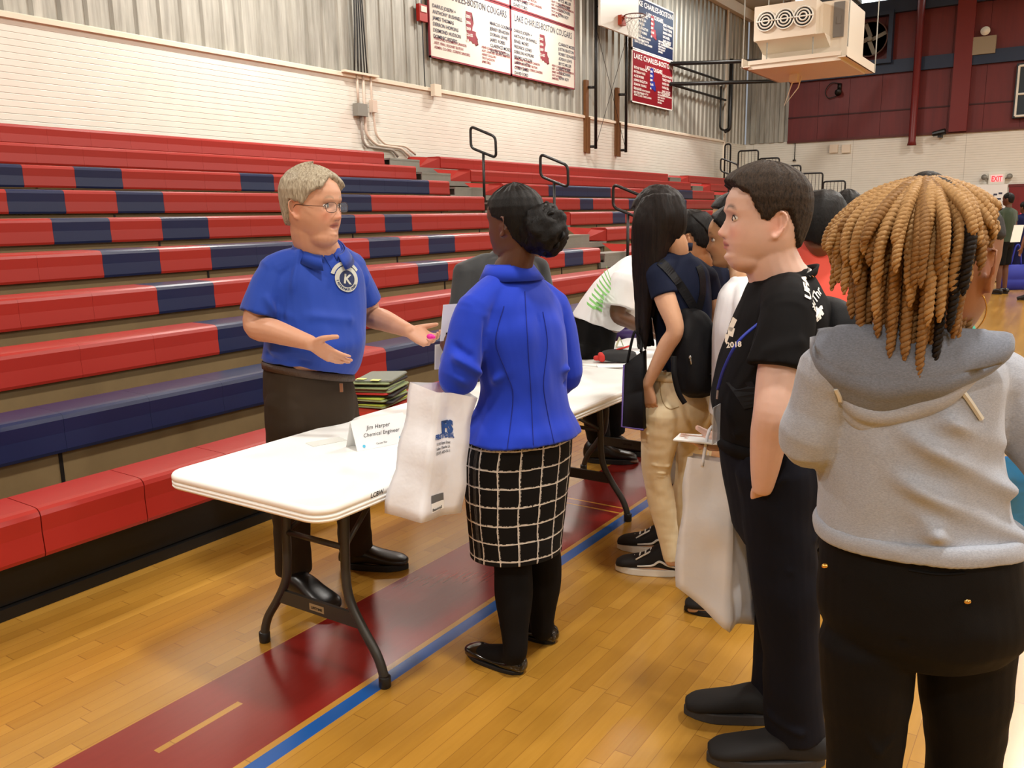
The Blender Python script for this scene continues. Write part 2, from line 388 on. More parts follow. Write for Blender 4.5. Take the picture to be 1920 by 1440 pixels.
for si, (where, ya, yb) in enumerate(secs):
    for r in range(1, 11):
        if si == 1 and r == 1 or si == 2 and r < 5: 
            pass
        xf = X1 - (r - 1) * RUN; zt = Z1 + (r - 1) * RISE
        kinds = 'plain red' if r in (1, 9, 10) else ('mostly blue' if r == 2 else 'red with blue patches')
        t = thing('bleacher_row', '%s bleacher row, %s seats, section %s' % (ORD[r - 1], kinds, where), 'bleacher', (xf, ya, 0), 0, 'bleacher rows section ' + where)
        n = round((yb - ya) / MOD)
        for k in range(n):
            y0 = ya + k * MOD; yc = y0 + MOD / 2; key = (r == 1,)
            cc = band_color(r, yc)
            if (key, cc) not in seat_cache:
                me = bpy.data.meshes.new('seat'); bb = seat_bm(0, MOD, 0, 0, r == 1); bb.to_mesh(me); bb.free(); me.materials.append(m_sblue if cc else m_sred); seat_cache[(key, cc)] = me
            o = bpy.data.objects.new('seat', seat_cache[(key, cc)]); COL.objects.link(o); o.parent = t; o.location = (0, y0 - ya, zt)
            if r > 1 and r not in (9, 10): o['label'] = 'blue seat module' if cc else 'red seat module'
        # riser under the seats and deck behind it
        b = B(); zd = zt - .2; 
        box(b, -.075, -.045, 0, yb - ya, (0.0 if r == 1 else zd - RISE + .02) , zd - .005)
        if r > 1: obj('riser_board', b, m_ply, None).parent = t
        else: b.free()
        b = B(); box(b, max(-RUN - .046, WX + .05 - xf), -.076, 0, yb - ya, zd - .03, zd - .004); obj('deck_board', b, m_ply, None).parent = t
        if r == 1:
            b = B(); box(b, -.14, -.10, 0, yb - ya, .055, .245); box(b, -.15, -.075, 0, yb - ya, .0, .05)
            y = 0.35
            while y < yb - ya:
                box(b, -.1, -.092, y, y + .03, .055, .235); box(b, -.075, -.07, y, y + .02, .005, .05); y += 1.83
            obj('kick_panel', b, m_black, None).parent = t
        else:
            y = .9; b = B()
            while y < yb - ya: box(b, -.044, -.040, y, y + .018, zd - RISE + .02, zd - .005); y += 2.32
            obj('riser_seam', b, m_black, None).parent = t
        # flared end caps at the aisles
        if r > 1:
            b = B()
            if si > 0:
                prism(b, [(-RUN + .03, zt - .2), (-.01, zt - .2), (-.012, zt - .02), (-.27, zt - .004), (-.34, zt - .06)], 'y', -.02, -.004)
                A = [(-.008, -.012, zt - .03), (-.25, -.012, zt - .01), (-RUN + .06, -.26, zt + .015), (-.28, -.24, zt - .17), (-.01, -.012, zt - .19)]
                vs = [b.verts.new(p) for p in A]; b.faces.new(vs); vs2 = [b.verts.new(V(p) + V((0, -.006, -.006))) for p in A]; b.faces.new(vs2[::-1])
                for i in range(5): b.faces.new((vs[i], vs2[i], vs2[(i + 1) % 5], vs[(i + 1) % 5]))
            else:
                prism(b, [(-.27, zt - .2), (-.01, zt - .2), (-.012, zt - .02), (-.27, zt - .004)], 'y', yb - ya + .001, yb - ya + .012)
            obj('end_cap', b, m_sred, None).parent = t
# aisles with half steps
for ai, (ya, yb, where) in enumerate([(10.03, 11.37, 'first'), (20.67, 22.02, 'second')]):
    for r in range(2, 11):
        xf = X1 - (r - 1) * RUN; zd = Z1 + (r - 1) * RISE - .2
        if ai == 1 and r < 7: continue
        t = thing('aisle_step', 'grey metal aisle tread level with the %s bleacher row, %s aisle' % (ORD[r - 1], where), 'step', (xf, ya, 0), 0, 'treads of the %s aisle' % where)
        b = B(); box(b, max(-RUN, WX + .05 - xf), -.03, 0, yb - ya, zd - .03, zd); box(b, -.03, 0, 0, yb - ya, zd - .07, zd + .002); obj('tread', b, m_alu, None).parent = t
        b = B(); box(b, -.07, -.05, 0, yb - ya, 0 if r == 2 else zd - RISE, zd - .07); obj('riser_board', b, M('aisle_riser', (96, 86, 66), .6) if 'aisle_riser' not in bpy.data.materials else bpy.data.materials['aisle_riser'], None).parent = t
        b = B(); box(b, -.3, -.0, .12, .82, zd + .09, zd + .115); box(b, -.02, -.005, .12, .82, zd, zd + .09); box(b, -.3, -.29, .12, .82, zd, zd + .09); obj('half_step', b, m_alu, None).parent = t
# hand rails in the aisle
def handrail(xc, y, zb, zc, label):
    t = thing('handrail', label, 'handrail', (xc, y, zb), 0, None)
    w, hh, sl = .225, .155, .09
    L = [(-w, 0, hh + sl), (w, 0, hh - sl), (w + .005, 0, -hh - sl * .9), (-w, 0, -hh + sl)]
    L = [(a, 0, c + zc - zb) for a, _, c in L]
    b = B(); tube(b, fillet(L, .075, 6, True), .0205, 10, closed=True); obj('loop', b, m_black, None, True).parent = t
    b = B(); tube(b, [(0, 0, 0), (0.0, 0, zc - zb - hh + .0)], .021, 10); lathe(b, [(.05, 0), (.05, .03), (.03, .05), (.024, .12)], 12); obj('post', b, m_black, None, True).parent = t
handrail(-7.58, 10.72, 1.655, 2.655, 'black looped handrail nearest the camera side, high in the first aisle')
handrail(-6.36, 10.72, 1.185, 2.19, 'black looped handrail in the middle of the first aisle')
handrail(-5.20, 10.72, .72, 1.73, 'black looped handrail beside the long haired girl, lowest in the first aisle')
handrail(-7.56, 21.3, 1.655, 2.66, 'small black looped handrail far off in the second aisle')
# stepped guard railing at the far end
for i in range(6):
    x0 = -9.04 + (i - .33) * .61 if i else -9.04
    r = 10 - i; zt = Z1 + (r - 1) * RISE
    t = thing('guard_panel', ['narrow topmost black guard panel at the far end of the bleachers', 'second black barred guard panel from the top, far end of the bleachers', 'third black barred guard panel from the top, far end of the bleachers', 'fourth black barred guard panel from the top, far end of the bleachers', 'fifth black barred guard panel from the top, far end of the bleachers', 'lowest visible black barred guard panel at the far end of the bleachers'][i], 'railing', (x0, 25.06, 0), 0, 'stepped guard panels')
    wd = .17 if i == 0 else .585; zp = [3.53, 3.31, 3.065, 2.83, 2.60, 2.36][i] ; zb = zp - 1.12
    b = B(); tube(b, fillet([(0, 0, zb), (0, 0, zp), (wd, 0, zp), (wd, 0, zb)], .08, 5), .024, 8); obj('frame', b, m_black, None, True).parent = t
    b = B()
    for k in range(1, 2 if i == 0 else 6): tube(b, [(wd * k / (2 if i == 0 else 6), 0, zb), (wd * k / (2 if i == 0 else 6), 0, zp)], .007, 5)
    obj('bars', b, m_black, None).parent = t
# ================================================================ THINGS ON THE WALLS AND UNDER THE ROOF
m_navytxt = M('navy_lettering', (52, 54, 78), .6); m_maroontxt = M('maroon_lettering', (140, 52, 62), .6)
m_signwhite = M('sign_white', (226, 220, 208), .28); m_signred = M('sign_maroon', (128, 24, 34), .3); m_signnavy = M('sign_navy', (24, 34, 66), .3)
m_txtwhite = M('white_lettering', (236, 230, 222), .5); m_txtblue = M('blue_shape', (28, 40, 130), .5)
LA = [(-.5, 1), (.13, 1), (.14, .62), (.30, .38), (.16, .12), (.12, -.08), (.52, -.1), (.50, -.28), (.62, -.42), (.74, -.52), (.62, -.66), (.78, -.86), (.62, -.84), (.5, -.96), (.36, -.82), (.18, -.86), (0, -.72), (-.22, -.78), (-.46, -.7), (-.42, -.3), (-.52, .02), (-.5, .5)]
YR, ZU = V((0, 1, 0)), V((0, 0, 1))
def la_shape(b, c, s, x):
    vs = [b.verts.new((x, c[0] + p[0] * s * .55, c[1] + p[1] * s * .55)) for p in LA]
    f = b.faces.new(vs); bmesh.ops.triangulate(b, faces=[f])
def sign_panel(y0, z0, kind, label, titles, left, right, ll, lr):
    w, h = 2.44, 1.21; x = WX + .02
    t = thing('record_board', label, 'sign', (x, y0, z0), 0, None)
    base, txt, shp = {'w': (m_signwhite, m_navytxt, m_maroontxt), 'r': (m_signred, m_txtwhite, m_txtblue), 'n': (m_signnavy, m_txtwhite, m_maroontxt)}[kind]
    b = B(); box(b, 0, .03, 0.005, w - .005, 0, h); obj('panel', b, base, None).parent = t
    b = B(); e = .028
    for q in ((0, w, 0, e), (0, w, h - e, h), (0, e, 0, h), (w - e, w, 0, h)): box(b, .0, .034, q[0] + .003, q[1] - .003, q[2], q[3])
    obj('border', b, m_maroontxt if kind == 'w' else m_txtwhite, None).parent = t
    b = B(); X = .036
    if kind == 'w': add_text(b, titles[0], (X, .12, h - .21), YR, ZU, .17, 0, fit=w - .26)
    else:
        add_text(b, titles[0], (X, .09, h - .2), YR, ZU, .17, .002, fit=w - .2); add_text(b, titles[1], (X, .75, h - .38), YR, ZU, .14, .002, fit=1.0)
    obj('title', b, txt, None).parent = t
    b = B(); top = h - (.38 if kind != 'w' else .36)
    for i, s_ in enumerate(left): add_text(b, s_, (X, .1, top - .095 * i - .05), YR, ZU, .082, .0012)
    for i, s_ in enumerate(right): add_text(b, s_, (X, w - .68, top - .095 * i - .05), YR, ZU, .082, .0012)
    obj('name_lists', b, txt, None).parent = t
    b = B()
    for i, s_ in enumerate(ll): add_text(b, s_, (X, .12, .3 - .07 * i), YR, ZU, .06, .0012)
    for i, s_ in enumerate(lr): add_text(b, s_, (X, w - .95, .36 - .062 * i), YR, ZU, .055, .0012)
    obj('staff_lists', b, m_maroontxt if kind == 'w' else m_txtwhite, None).parent = t
    b = B(); la_shape(b, (w * .5 - .05, h * .5 + .02), .50, X + .001); obj('state_outline', b, shp, None).parent = t
    b = B()
    for i, s_ in enumerate(['2005', '2006', '2009', 'CLASS', '4A']): add_text(b, s_, (X + .003, w * .5 - .2, h * .5 + .19 - .1 * i), YR, ZU, .07, .002)
    obj('state_lettering', b, m_txtwhite, None).parent = t
    return t
T1 = ['LAKE CHARLES-BOSTON COUGARS', '']; T2 = ['LAKE CHARLES-BOSTON', 'LADY COUGARS']
A1 = ['DARIUS JOSEPH +', 'ANTHONY BUSHNELL', 'JAMES THOMAS', 'DERRON HOPKINS', 'DESMOND HUDSON', 'DOMINIC REDERS']
A2 = ['MARCUS COLEMAN', 'JERREY BEARDEN', 'DORIAN LEWIS', 'JARED FOBBS', 'CLARENCE MOSES', 'JUSTIN BEASTON']
S1 = ['PRINCIPAL: SOLOMON CANNON', 'ASST. PRIN.: ROONEY BUTON', 'ADMIN. CO-ORD.: COREYE SANDERS']
S2 = ['HEAD COACH: CEDRIC PAYNE', 'ASST. COACHES: GEORGE SAMPSON', 'HENRY GUILLORY', 'TROY JACKSON', 'JAMES BELL']
A3 = ['DARIUS JOSEPH +', 'ANTHONY BUSHNELL', 'ISRAEL MOSES', 'FREDRICK JONES', 'DERRON HOPKINS', 'JEREMY JACKSON', 'LARRY WATTS', 'COREY JAMES', 'DAVID FORD']
A4 = ['CLARENCE MOSES', 'JUSTIN BEASTON', 'ROBERT EDWARDS', 'ADRIAN LEWIS', 'BRYCE MILLER', 'JARED FOBBS', 'TRE BOWERS', 'KEVIN ROY']
B1 = ['BRITNEY MARSHALL', 'KATERINA WASH', 'ALEXIS MORRIS', 'JASMINE SINGLETON', 'BRIANNA THOMAS', 'ERIN JONES', 'BRITTANY MAX']
B2 = ['JESSICA WALKER', 'TRACEY PIERRE', 'RAVEN HARRIS', 'KAYLA BELL', 'SHAY GUIDRY', 'TORI GRAY']
sign_panel(11.76, 4.19, 'w', 'white record board lower left of the four, beside the red fire alarm', T1, A1, A2, S1, S2)
sign_panel(14.21, 4.19, 'w', 'white record board lower right of the four, nearest the hoop posts', T1, A3, A4, S1, S2)
sign_panel(11.76, 5.41, 'w', 'white record board cut by the top of the picture, above the alarm', T1, A1, A2, S1, S2)
sign_panel(14.21, 5.41, 'w', 'white record board with a lamp glare, above the lower right one', T1, A3, A4, S1, S2)
sign_panel(19.42, 4.21, 'r', 'maroon record board with white lettering and a blue state outline', T2, B1, B2, S1, S2)
sign_panel(19.42, 5.43, 'n', 'navy record board partly behind the hoop net', T2, B1, B2, S1, S2)
b = B(); box(b, WX, WX + .07, 11.5, 11.7, 4.72, 4.98); o = tag(obj('fire_alarm', b, M('alarm_red', (176, 34, 24), .4)), 'small red fire alarm box left of the white record boards', 'fire alarm')
b = B(); box(b, WX + .07, WX + .085, 11.53, 11.67, 4.86, 4.95); obj('strobe', b, m_white, o)
b = B(); box(b, WX + .045, WX + .13, 11.75, 11.93, 3.57, 3.76); tag(obj('junction_box', b, m_cream), 'small cream junction box on the ledge under the white record boards', 'junction box')
# ---- basketball hoop
hx, hy = WX + .42, 17.98
t = thing('basketball_hoop', 'white backboard with rim and net folded up on the side wall', 'basketball hoop', (hx, hy, 5.5), 0)
b = B(); box(b, -.02, .03, -.93, .93, 0, 1.2); bmesh.ops.bevel(b, geom=b.edges[:], offset=.012, segments=2); obj('backboard', b, m_white, None).parent = t
b = B(); box(b, .031, .12, -.11, .11, .14, .34); box(b, .12, .17, -.07, .07, .28, .31); obj('rim_bracket', b, M('rim_orange', (176, 62, 30), .4), None).parent = t
b = B(); tube(b, [(.15 + .23 + .23 * math.cos(a), .23 * math.sin(a), .30) for a in [2 * PI * k / 32 for k in range(32)]], .011, 8, closed=True); tube(b, [(.1, -.07, .18), (.25, -.19, .30)], .007, 6); tube(b, [(.1, .07, .18), (.25, .19, .30)], .007, 6); obj('rim', b, M('rim_dark_orange', (96, 42, 30), .4), None, True).parent = t
b = B()
for k in range(12):
    for s in (-1, 1):
        pts = []
        for i in range(6):
            a = 2 * PI * (k + s * i * .5) / 12; r = .225 - .095 * min(1, i / 4); pts.append((.38 + r * math.cos(a), r * math.sin(a), .29 - .085 * i))
        tube(b, pts, .0035, 4)
obj('net', b, M('net_cord', (214, 212, 205), .8), None).parent = t
hoop = t
t = thing('hoop_frame', 'black pipe frame with cross cables holding the hoop against the wall', 'frame', (WX, hy, 2.95), 0)
for y in (-.72, .78):
    b = B(); box(b, .0, .06, y - .14, y - .0, -.02, 1.5); box(b, .06, .11, y - .12, y - .02, -.05, .72); obj('timber_pad', b, m_wood, None).parent = t
    b = B(); tube(b, [(.2, y + .06, .05), (.2, y + .06, 3.6)], .035, 10); tube(b, [(.06, y - .05, .1), (.2, y + .06, .1)], .03, 8); tube(b, [(.06, y - .05, 1.35), (.2, y + .06, 1.35)], .03, 8); tube(b, [(.2, y + .06, 3.0), (.4, y * .8, 3.0)], .02, 8); obj('post', b, m_black, None, True).parent = t
b = B(); tube(b, [(.2, -.66, .1), (.2, .84, 2.6)], .006, 5); tube(b, [(.2, .84, .1), (.2, -.66, 2.6)], .006, 5); obj('brace_cable', b, m_black, None).parent = t
# ---- conduits
m_cond = M('painted_conduit', (214, 196, 180), .5); m_grey = M('grey_box', (138, 136, 128), .5, .2)
t = thing('electrical_conduits', 'cream painted conduits dropping from the ledge to the bleacher top', 'conduit', (WX, 9.98, 3.7), 0)
for k, (dy, r, pts) in enumerate([(0, .018, [(.03, 0, .0), (.03, 0, -.42)]), (.13, .022, [(.03, .13, .02), (.03, .13, -.5), (.03, .14, -.86), (.03, .35, -1.0), (.03, .95, -1.02), (.03, 1.15, -1.14)]), (.3, .018, [(.03, .3, .02), (.03, .3, -.3), (.03, .36, -.85), (.03, .55, -.98), (.03, 1.05, -.98), (.03, 1.3, -1.1)]), (0.05, .02, [(.035, .03, -.56), (.035, .05, -.95), (.035, .12, -1.04), (.035, .75, -1.06), (.035, .85, -1.16)])]):
    b = B(); tube(b, fillet([(a + .02, y, z) for a, y, z in pts], .09, 4), r, 8); obj('conduit_pipe', b, m_cond if k != 3 else M('conduit_dark_grey', (150, 138, 128), .5), None, True).parent = t  # the pipe below the switch box has a darker grey of its own
b = B(); box(b, .02, .12, -.09, .13, -.6, -.42); obj('switch_box', b, m_grey, None).parent = t
b = B(); box(b, .02, .1, .27, .37, -.52, -.34); obj('cable_box', b, m_cond, None).parent = t
b = B(); box(b, .045, .12, -.32, .42, -.0, .03); obj('ledge_strap', b, m_cream, None).parent = t
b = B()
for dy in (-.12, -.04, .03, .1, .16): tube(b, [(.04, dy + .08, .05), (.05, dy * .6 + .09, 1.1), (.04, dy * .8 + .05, 2.4), (.05, dy * .5 + .02, 4.0)], .012, 5, smooth_path=4)
obj('black_cables', b, m_black, None, True).parent = t
b = B(); tube(b, [(WX + .03, 11.62, 3.7), (WX + .03, 11.6, 4.72)], .01, 5); tube(b, [(WX + .03, 11.6, 4.98), (WX + .03, 11.6, 7.5)], .01, 5); tag(obj('alarm_cable', b, m_black), 'thin dark cable running through the red fire alarm', 'cable')
# ---- ceiling mounted heater unit
def ac(px, py, Y=16.0): return atY(px, py, Y)
P0, P1 = ac(1403, 125), ac(1577, 103); y0 = 16.0; x0, x1 = P0.x, P1.x; zb = P0.z; y1 = y0 + 1.95
t = thing('hanging_air_handler', 'cream air handler with three round nozzles hung from the roof', 'air handler', ((x0 + x1) / 2, y0, zb), 0)
w2 = (x1 - x0) / 2; m_ac = M('cream_enamel', (226, 214, 196), .45)
b = B(); box(b, -w2, w2, 0, y1 - y0, -.06, .02); box(b, -w2, w2, -.02, .02, .02, .09); bmesh.ops.bevel(b, geom=b.edges[:], offset=.008, segments=1); obj('drip_tray', b, m_ac, None).parent = t
b = B()
for s in (-1, 1): box(b, s * (w2 + .04) - .08, s * (w2 + .04) + .08, -.05, y1 - y0 + .25, -.02, .0); box(b, s * (w2 + .1) - .01, s * (w2 + .1) + .01, -.05, y1 - y0 + .25, -.02, .14)
obj('support_channel', b, m_ac, None).parent = t
b = B(); box(b, -w2 + .1, w2 - .02, .45, 1.75, .02, 1.02); bmesh.ops.bevel(b, geom=b.edges[:], offset=.015, segments=2); obj('cabinet', b, m_ac, None).parent = t
b = B(); box(b, -w2 + .08, w2 - .45, .0, .449, .42, 1.0); bmesh.ops.bevel(b, geom=b.edges[:], offset=.01, segments=2); 
prism(b, [(0.02, .42), (.448, .42), (.448, .25)], 'x', -w2 + .12, w2 - .3); obj('nozzle_box', b, m_ac, None).parent = t
for i in range(3):
    cx = -w2 + .3 + i * (2 * w2 - .96) / 2
    b = B()
    for r in (.165, .115, .065): tube(b, [(cx + r * math.cos(a), -.025 - (.165 - r) * .2, .73 + r * math.sin(a)) for a in [2 * PI * k / 24 for k in range(24)]], .014, 6, closed=True)
    box(b, cx - .17, cx + .17, -.05, -.035, .72, .745); n_ = obj('nozzle', b, m_white, None, True); n_.parent = t
    b = B(); lathe(b, [(.15, .0), (.15, .012)], 24, (cx, -.001, .73), (0, -1, 0)); d = obj('nozzle_throat', b, m_black, None); d.parent = n_
b = B(); box(b, w2 - .26, w2 - .08, .42, .449, .4, .98); box(b, w2 - .2, w2 - .13, .41, .42, .62, .74); obj('control_box', b, M('control_grey', (120, 116, 112), .5), None).parent = t
b = B()
for x, y in ((-w2 - .1, 0), (w2 + .1, 0), (-w2 - .1, 2.3), (w2 + .1, 2.3), (-w2 + .3, .1), (.3, .1)): tube(b, [(x, y, 0), (x, y, 9.0 - zb)], .012, 5)
obj('hanger_rods', b, M('steel_rod', (150, 148, 140), .4, .6), None).parent = t
b = B(); box(b, -.35, -.2, 1.0, 1.15, -.2, -.06); tube(b, [(-.3, 1.05, -.2), (-.42, 1.0, -.62), (-.2, 1.1, -.3), (-.15, 1.1, -.1)], .012, 5); obj('drain_fitting', b, m_cream, None).parent = t
b = B(); 
for i in range(8): box(b, .02, .75, 1.0, 1.6, 1.14 + i * .1, 1.2 + i * .1)
box(b, .06, .71, 1.04, 1.56, 1.12, 2.6); obj('return_grille', b, M('dark_grille', (44, 44, 44), .6), None).parent = t
# ---- black pipe wall brackets near the far corner
b = B()
z1, z2 = 5.05, 4.55
for z, x2 in ((5.35, -6.6), (4.85, -7.3)):
    tube(b, fillet([(WX + .1, 21.6, z), (x2, 24.8, z + .25), (x2 + .5, 25.3, z + .7)], .3, 4), .05, 8); tube(b, [(WX + .1, 21.6, z), (WX + .1, 25.7, z)], .035, 8)
tube(b, fillet([(WX + .25, 25.7, 6.0), (WX + .25, 25.7, 4.0), (WX + .1, 25.7, 3.95)], .1, 4), .06, 8); tube(b, fillet([(WX + .1, 25.3, 5.2), (WX + .1, 25.3, 4.0), (WX + .2, 25.6, 3.95)], .1, 4), .03, 8)
tag(obj('pipe_bracket', b, m_black, None, True), 'black pipe bracket folded on the corrugated wall near the corner', 'bracket')
# ---- far wall
p = atY(1724, 150, WY)
b = B(); tube(b, [(-4.42, WY - .3, 3.38), (-4.42, WY - .3, 3.5), (-4.42, WY - .3, 8.2)], [.13, .1, .1], 14); tag(obj('drain_pipe', b, m_redpipe, None, True), 'round maroon downpipe on the far maroon panels', 'pipe')
t = thing('exhaust_fan', 'large exhaust fan in a blue frame high on the maroon wall', 'fan', (-5.75, WY - .2, 6.45), 0)
b = B(); 
for q in ((-.62, .62, -.72, -.6), (-.62, .62, .6, .72), (-.62, -.5, -.6, .6), (.5, .62, -.6, .6)): box(b, q[0], q[1], -.12, .16, q[2], q[3])
obj('frame', b, m_bluepaint, None).parent = t
b = B(); lathe(b, [(.5, 0), (.5, .1), (.47, .1), (.47, 0)], 28, (0, .0, 0), (0, -1, 0)); obj('shroud', b, M('fan_brown', (84, 58, 52), .6), None).parent = t
for k in range(4):
    a = k * PI / 2 + .4; u = V((math.cos(a), 0, math.sin(a))); v = V((-math.sin(a), .35, math.cos(a))).normalized(); b = B(); obox(b, u * .25, u, v, u.cross(v), .2, .1, .006); obj('blade', b, m_grey, None).parent = t
b = B(); lathe(b, [(.07, 0), (.07, .14), (.02, .16)], 12, (0, .0, 0), (0, -1, 0)); obj('hub', b, m_grey, None).parent = t
t = thing('emergency_light', 'beige twin emergency light box on the maroon wall by the column', 'emergency light', (-2.78, WY - .1, 5.95), 0)
b = B(); box(b, -.28, .28, -.12, .06, -.24, .22); obj('case', b, M('beige_case', (150, 138, 116), .5), None).parent = t
b = B(); lathe(b, [(.05, 0), (.12, .08), (.12, .1)], 16, (0, -.02, .34), (0, -1, .2)); obj('lamp_head', b, m_white, None, True).parent = t
b = B(); box(b, -.66, -.38, -.1, .06, -.34, -.12); obj('junction_box', b, m_cream, None).parent = t
b = B(); tube(b, [(-.5, -.08, -.12), (-.42, -.1, .1), (-.28, -.1, .16)], .015, 6, 5); obj('cable', b, m_black, None).parent = t
t = thing('exit_sign', 'red lettered exit sign with two lamp heads on the white far wall', 'exit sign', (-2.2, WY - .08, 2.36), 0)
b = B(); box(b, -.2, .2, -.04, .08, -.15, .15); obj('case', b, m_white, None).parent = t
b = B(); box(b, -.145, .145, -.046, -.041, -.08, .1); obj('lit_face', b, M('exit_face', (255, 190, 190), .5, emit=(255, 150, 150), es=.7), None).parent = t
b = B(); add_text(b, 'EXIT', (-.13, -.05, -.07), V((1, 0, 0)), ZU, .2, .006, fit=.26); obj('lettering', b, M('exit_red', (235, 60, 70), .5, emit=(230, 50, 60), es=.7), None).parent = t
for s in (-1, 1):
    b = B(); lathe(b, [(.03, -.05), (.075, .02), (.075, .05)], 14, (s * .3, -.04, .05), (s * .3, -.9, .1)); tube(b, [(s * .2, 0, 0), (s * .28, -.02, .03)], .02, 6); obj('lamp_head', b, m_grey, None, True).parent = t
b = B(); p = atY(1765, 252, WY); tube(b, [(p.x - .18, WY - .3, p.z), (p.x + .14, WY - .34, p.z + .05)], [.07, .09], 10); box(b, p.x - .05, p.x + .05, WY - .34, WY, p.z - .1, p.z + .02); tag(obj('wall_camera', b, m_black), 'small black camera on the far wall below the maroon panels', 'camera')
for px, lb in ((1564, 'left'), (1587, 'right')):
    p = atY(px, 279, WY); b = B(); box(b, p.x - .12, p.x + .12, WY - .08, WY, p.z - .12, p.z + .12); tag(obj('wall_box', b, m_cream), '%s of two small cream boxes on the far white block wall' % lb, 'junction box')
p = atY(1490, 300, WY); b = B(); tube(b, [(p.x, WY - .03, ZS), (p.x, WY - .03, p.z)], .012, 5); lathe(b, [(.05, 0), (.05, .04)], 8, (p.x, WY - .05, p.z - .03)); tag(obj('ceiling_cord', b, m_black), 'thin dark cord hanging on the far white wall', 'cord')
p = atY(1525, 186 - 20, WY); t = thing('wall_spotlight', 'small dark spotlight with a cable on the maroon wall below the heater', 'spotlight', (atY(1575, 170, WY).x, WY - .1, atY(1575, 170, WY).z), 0)
b = B(); lathe(b, [(.06, 0), (.1, .12), (.1, .16)], 12, (0, 0, 0), (0, -.8, -.5)); box(b, -.05, .05, -.02, .07, .02, .2); obj('lamp_head', b, m_black, None, True).parent = t
b = B(); tube(b, [(-.02, 0, .2), (-.25, -.02, .22), (-.4, -.02, 0), (-.3, -.02, -.2), (-.05, 0, -.15)], .014, 5, 5); obj('cable', b, m_black, None, True).parent = t
t = thing('scoreboard', 'dark scoreboard with a white outline cut by the right edge', 'scoreboard', (-1.95, WY - .12, 3.95), 0)
b = B(); box(b, 0, 2.4, -.12, .08, 0, 1.42); obj('case', b, M('score_dark', (24, 38, 48), .4), None).parent = t
b = B(); 
for z in (.05, .62, 1.35): tube(b, [(.06, -.13, z), (2.34, -.13, z)], .03, 6)
tube(b, [(.06, -.13, .05), (.06, -.13, 1.35)], .03, 6); obj('outline', b, m_white, None).parent = t
# door and banner on the far wall
b = B(); box(b, -1.88, .2, WY - .06, WY, 0, 2.13); d = struct('door_1', b, M('dark_red_door', (120, 28, 30), .45)); b = B(); box(b, -1.9, .22, WY - .075, WY - .0, 2.13, 2.2); struct('trim_10', b, m_redpan)
t = thing('pull_up_banner', 'white and navy upright banner by the dark red door', 'banner', (-2.4, WY - .4, 0), 0)
b = B(); box(b, -.45, .5, -.01, .01, .05, 2.2); obj('sheet_top', b, m_whitem, None).parent = t
b = B(); box(b, -.452, .502, -.012, .012, .06, 1.55); obj('navy_field', b, M('banner_navy', (44, 50, 84), .6), None).parent = t
b = B(); box(b, -.1, .38, -.014, -.0125, .7, 1.32); obj('photo_block', b, M('banner_blue', (72, 98, 160), .6), None).parent = t
b = B(); add_text(b, 'SOWELA', (-.15, -.013, 1.86), V((1, 0, 0)), ZU, .09)
for q in ((.18, .02), (.3, .05), (.2, -.1), (.28, -.1), (.24, -.2)): box(b, q[0], q[0] + .09, -.014, -.0125, 1.88 + q[1], 1.93 + q[1])
obj('lettering', b, M('banner_ink', (60, 62, 84), .6), None).parent = t
b = B(); box(b, -.5, .55, -.12, .12, 0, .06); obj('stand', b, m_grey, None).parent = t
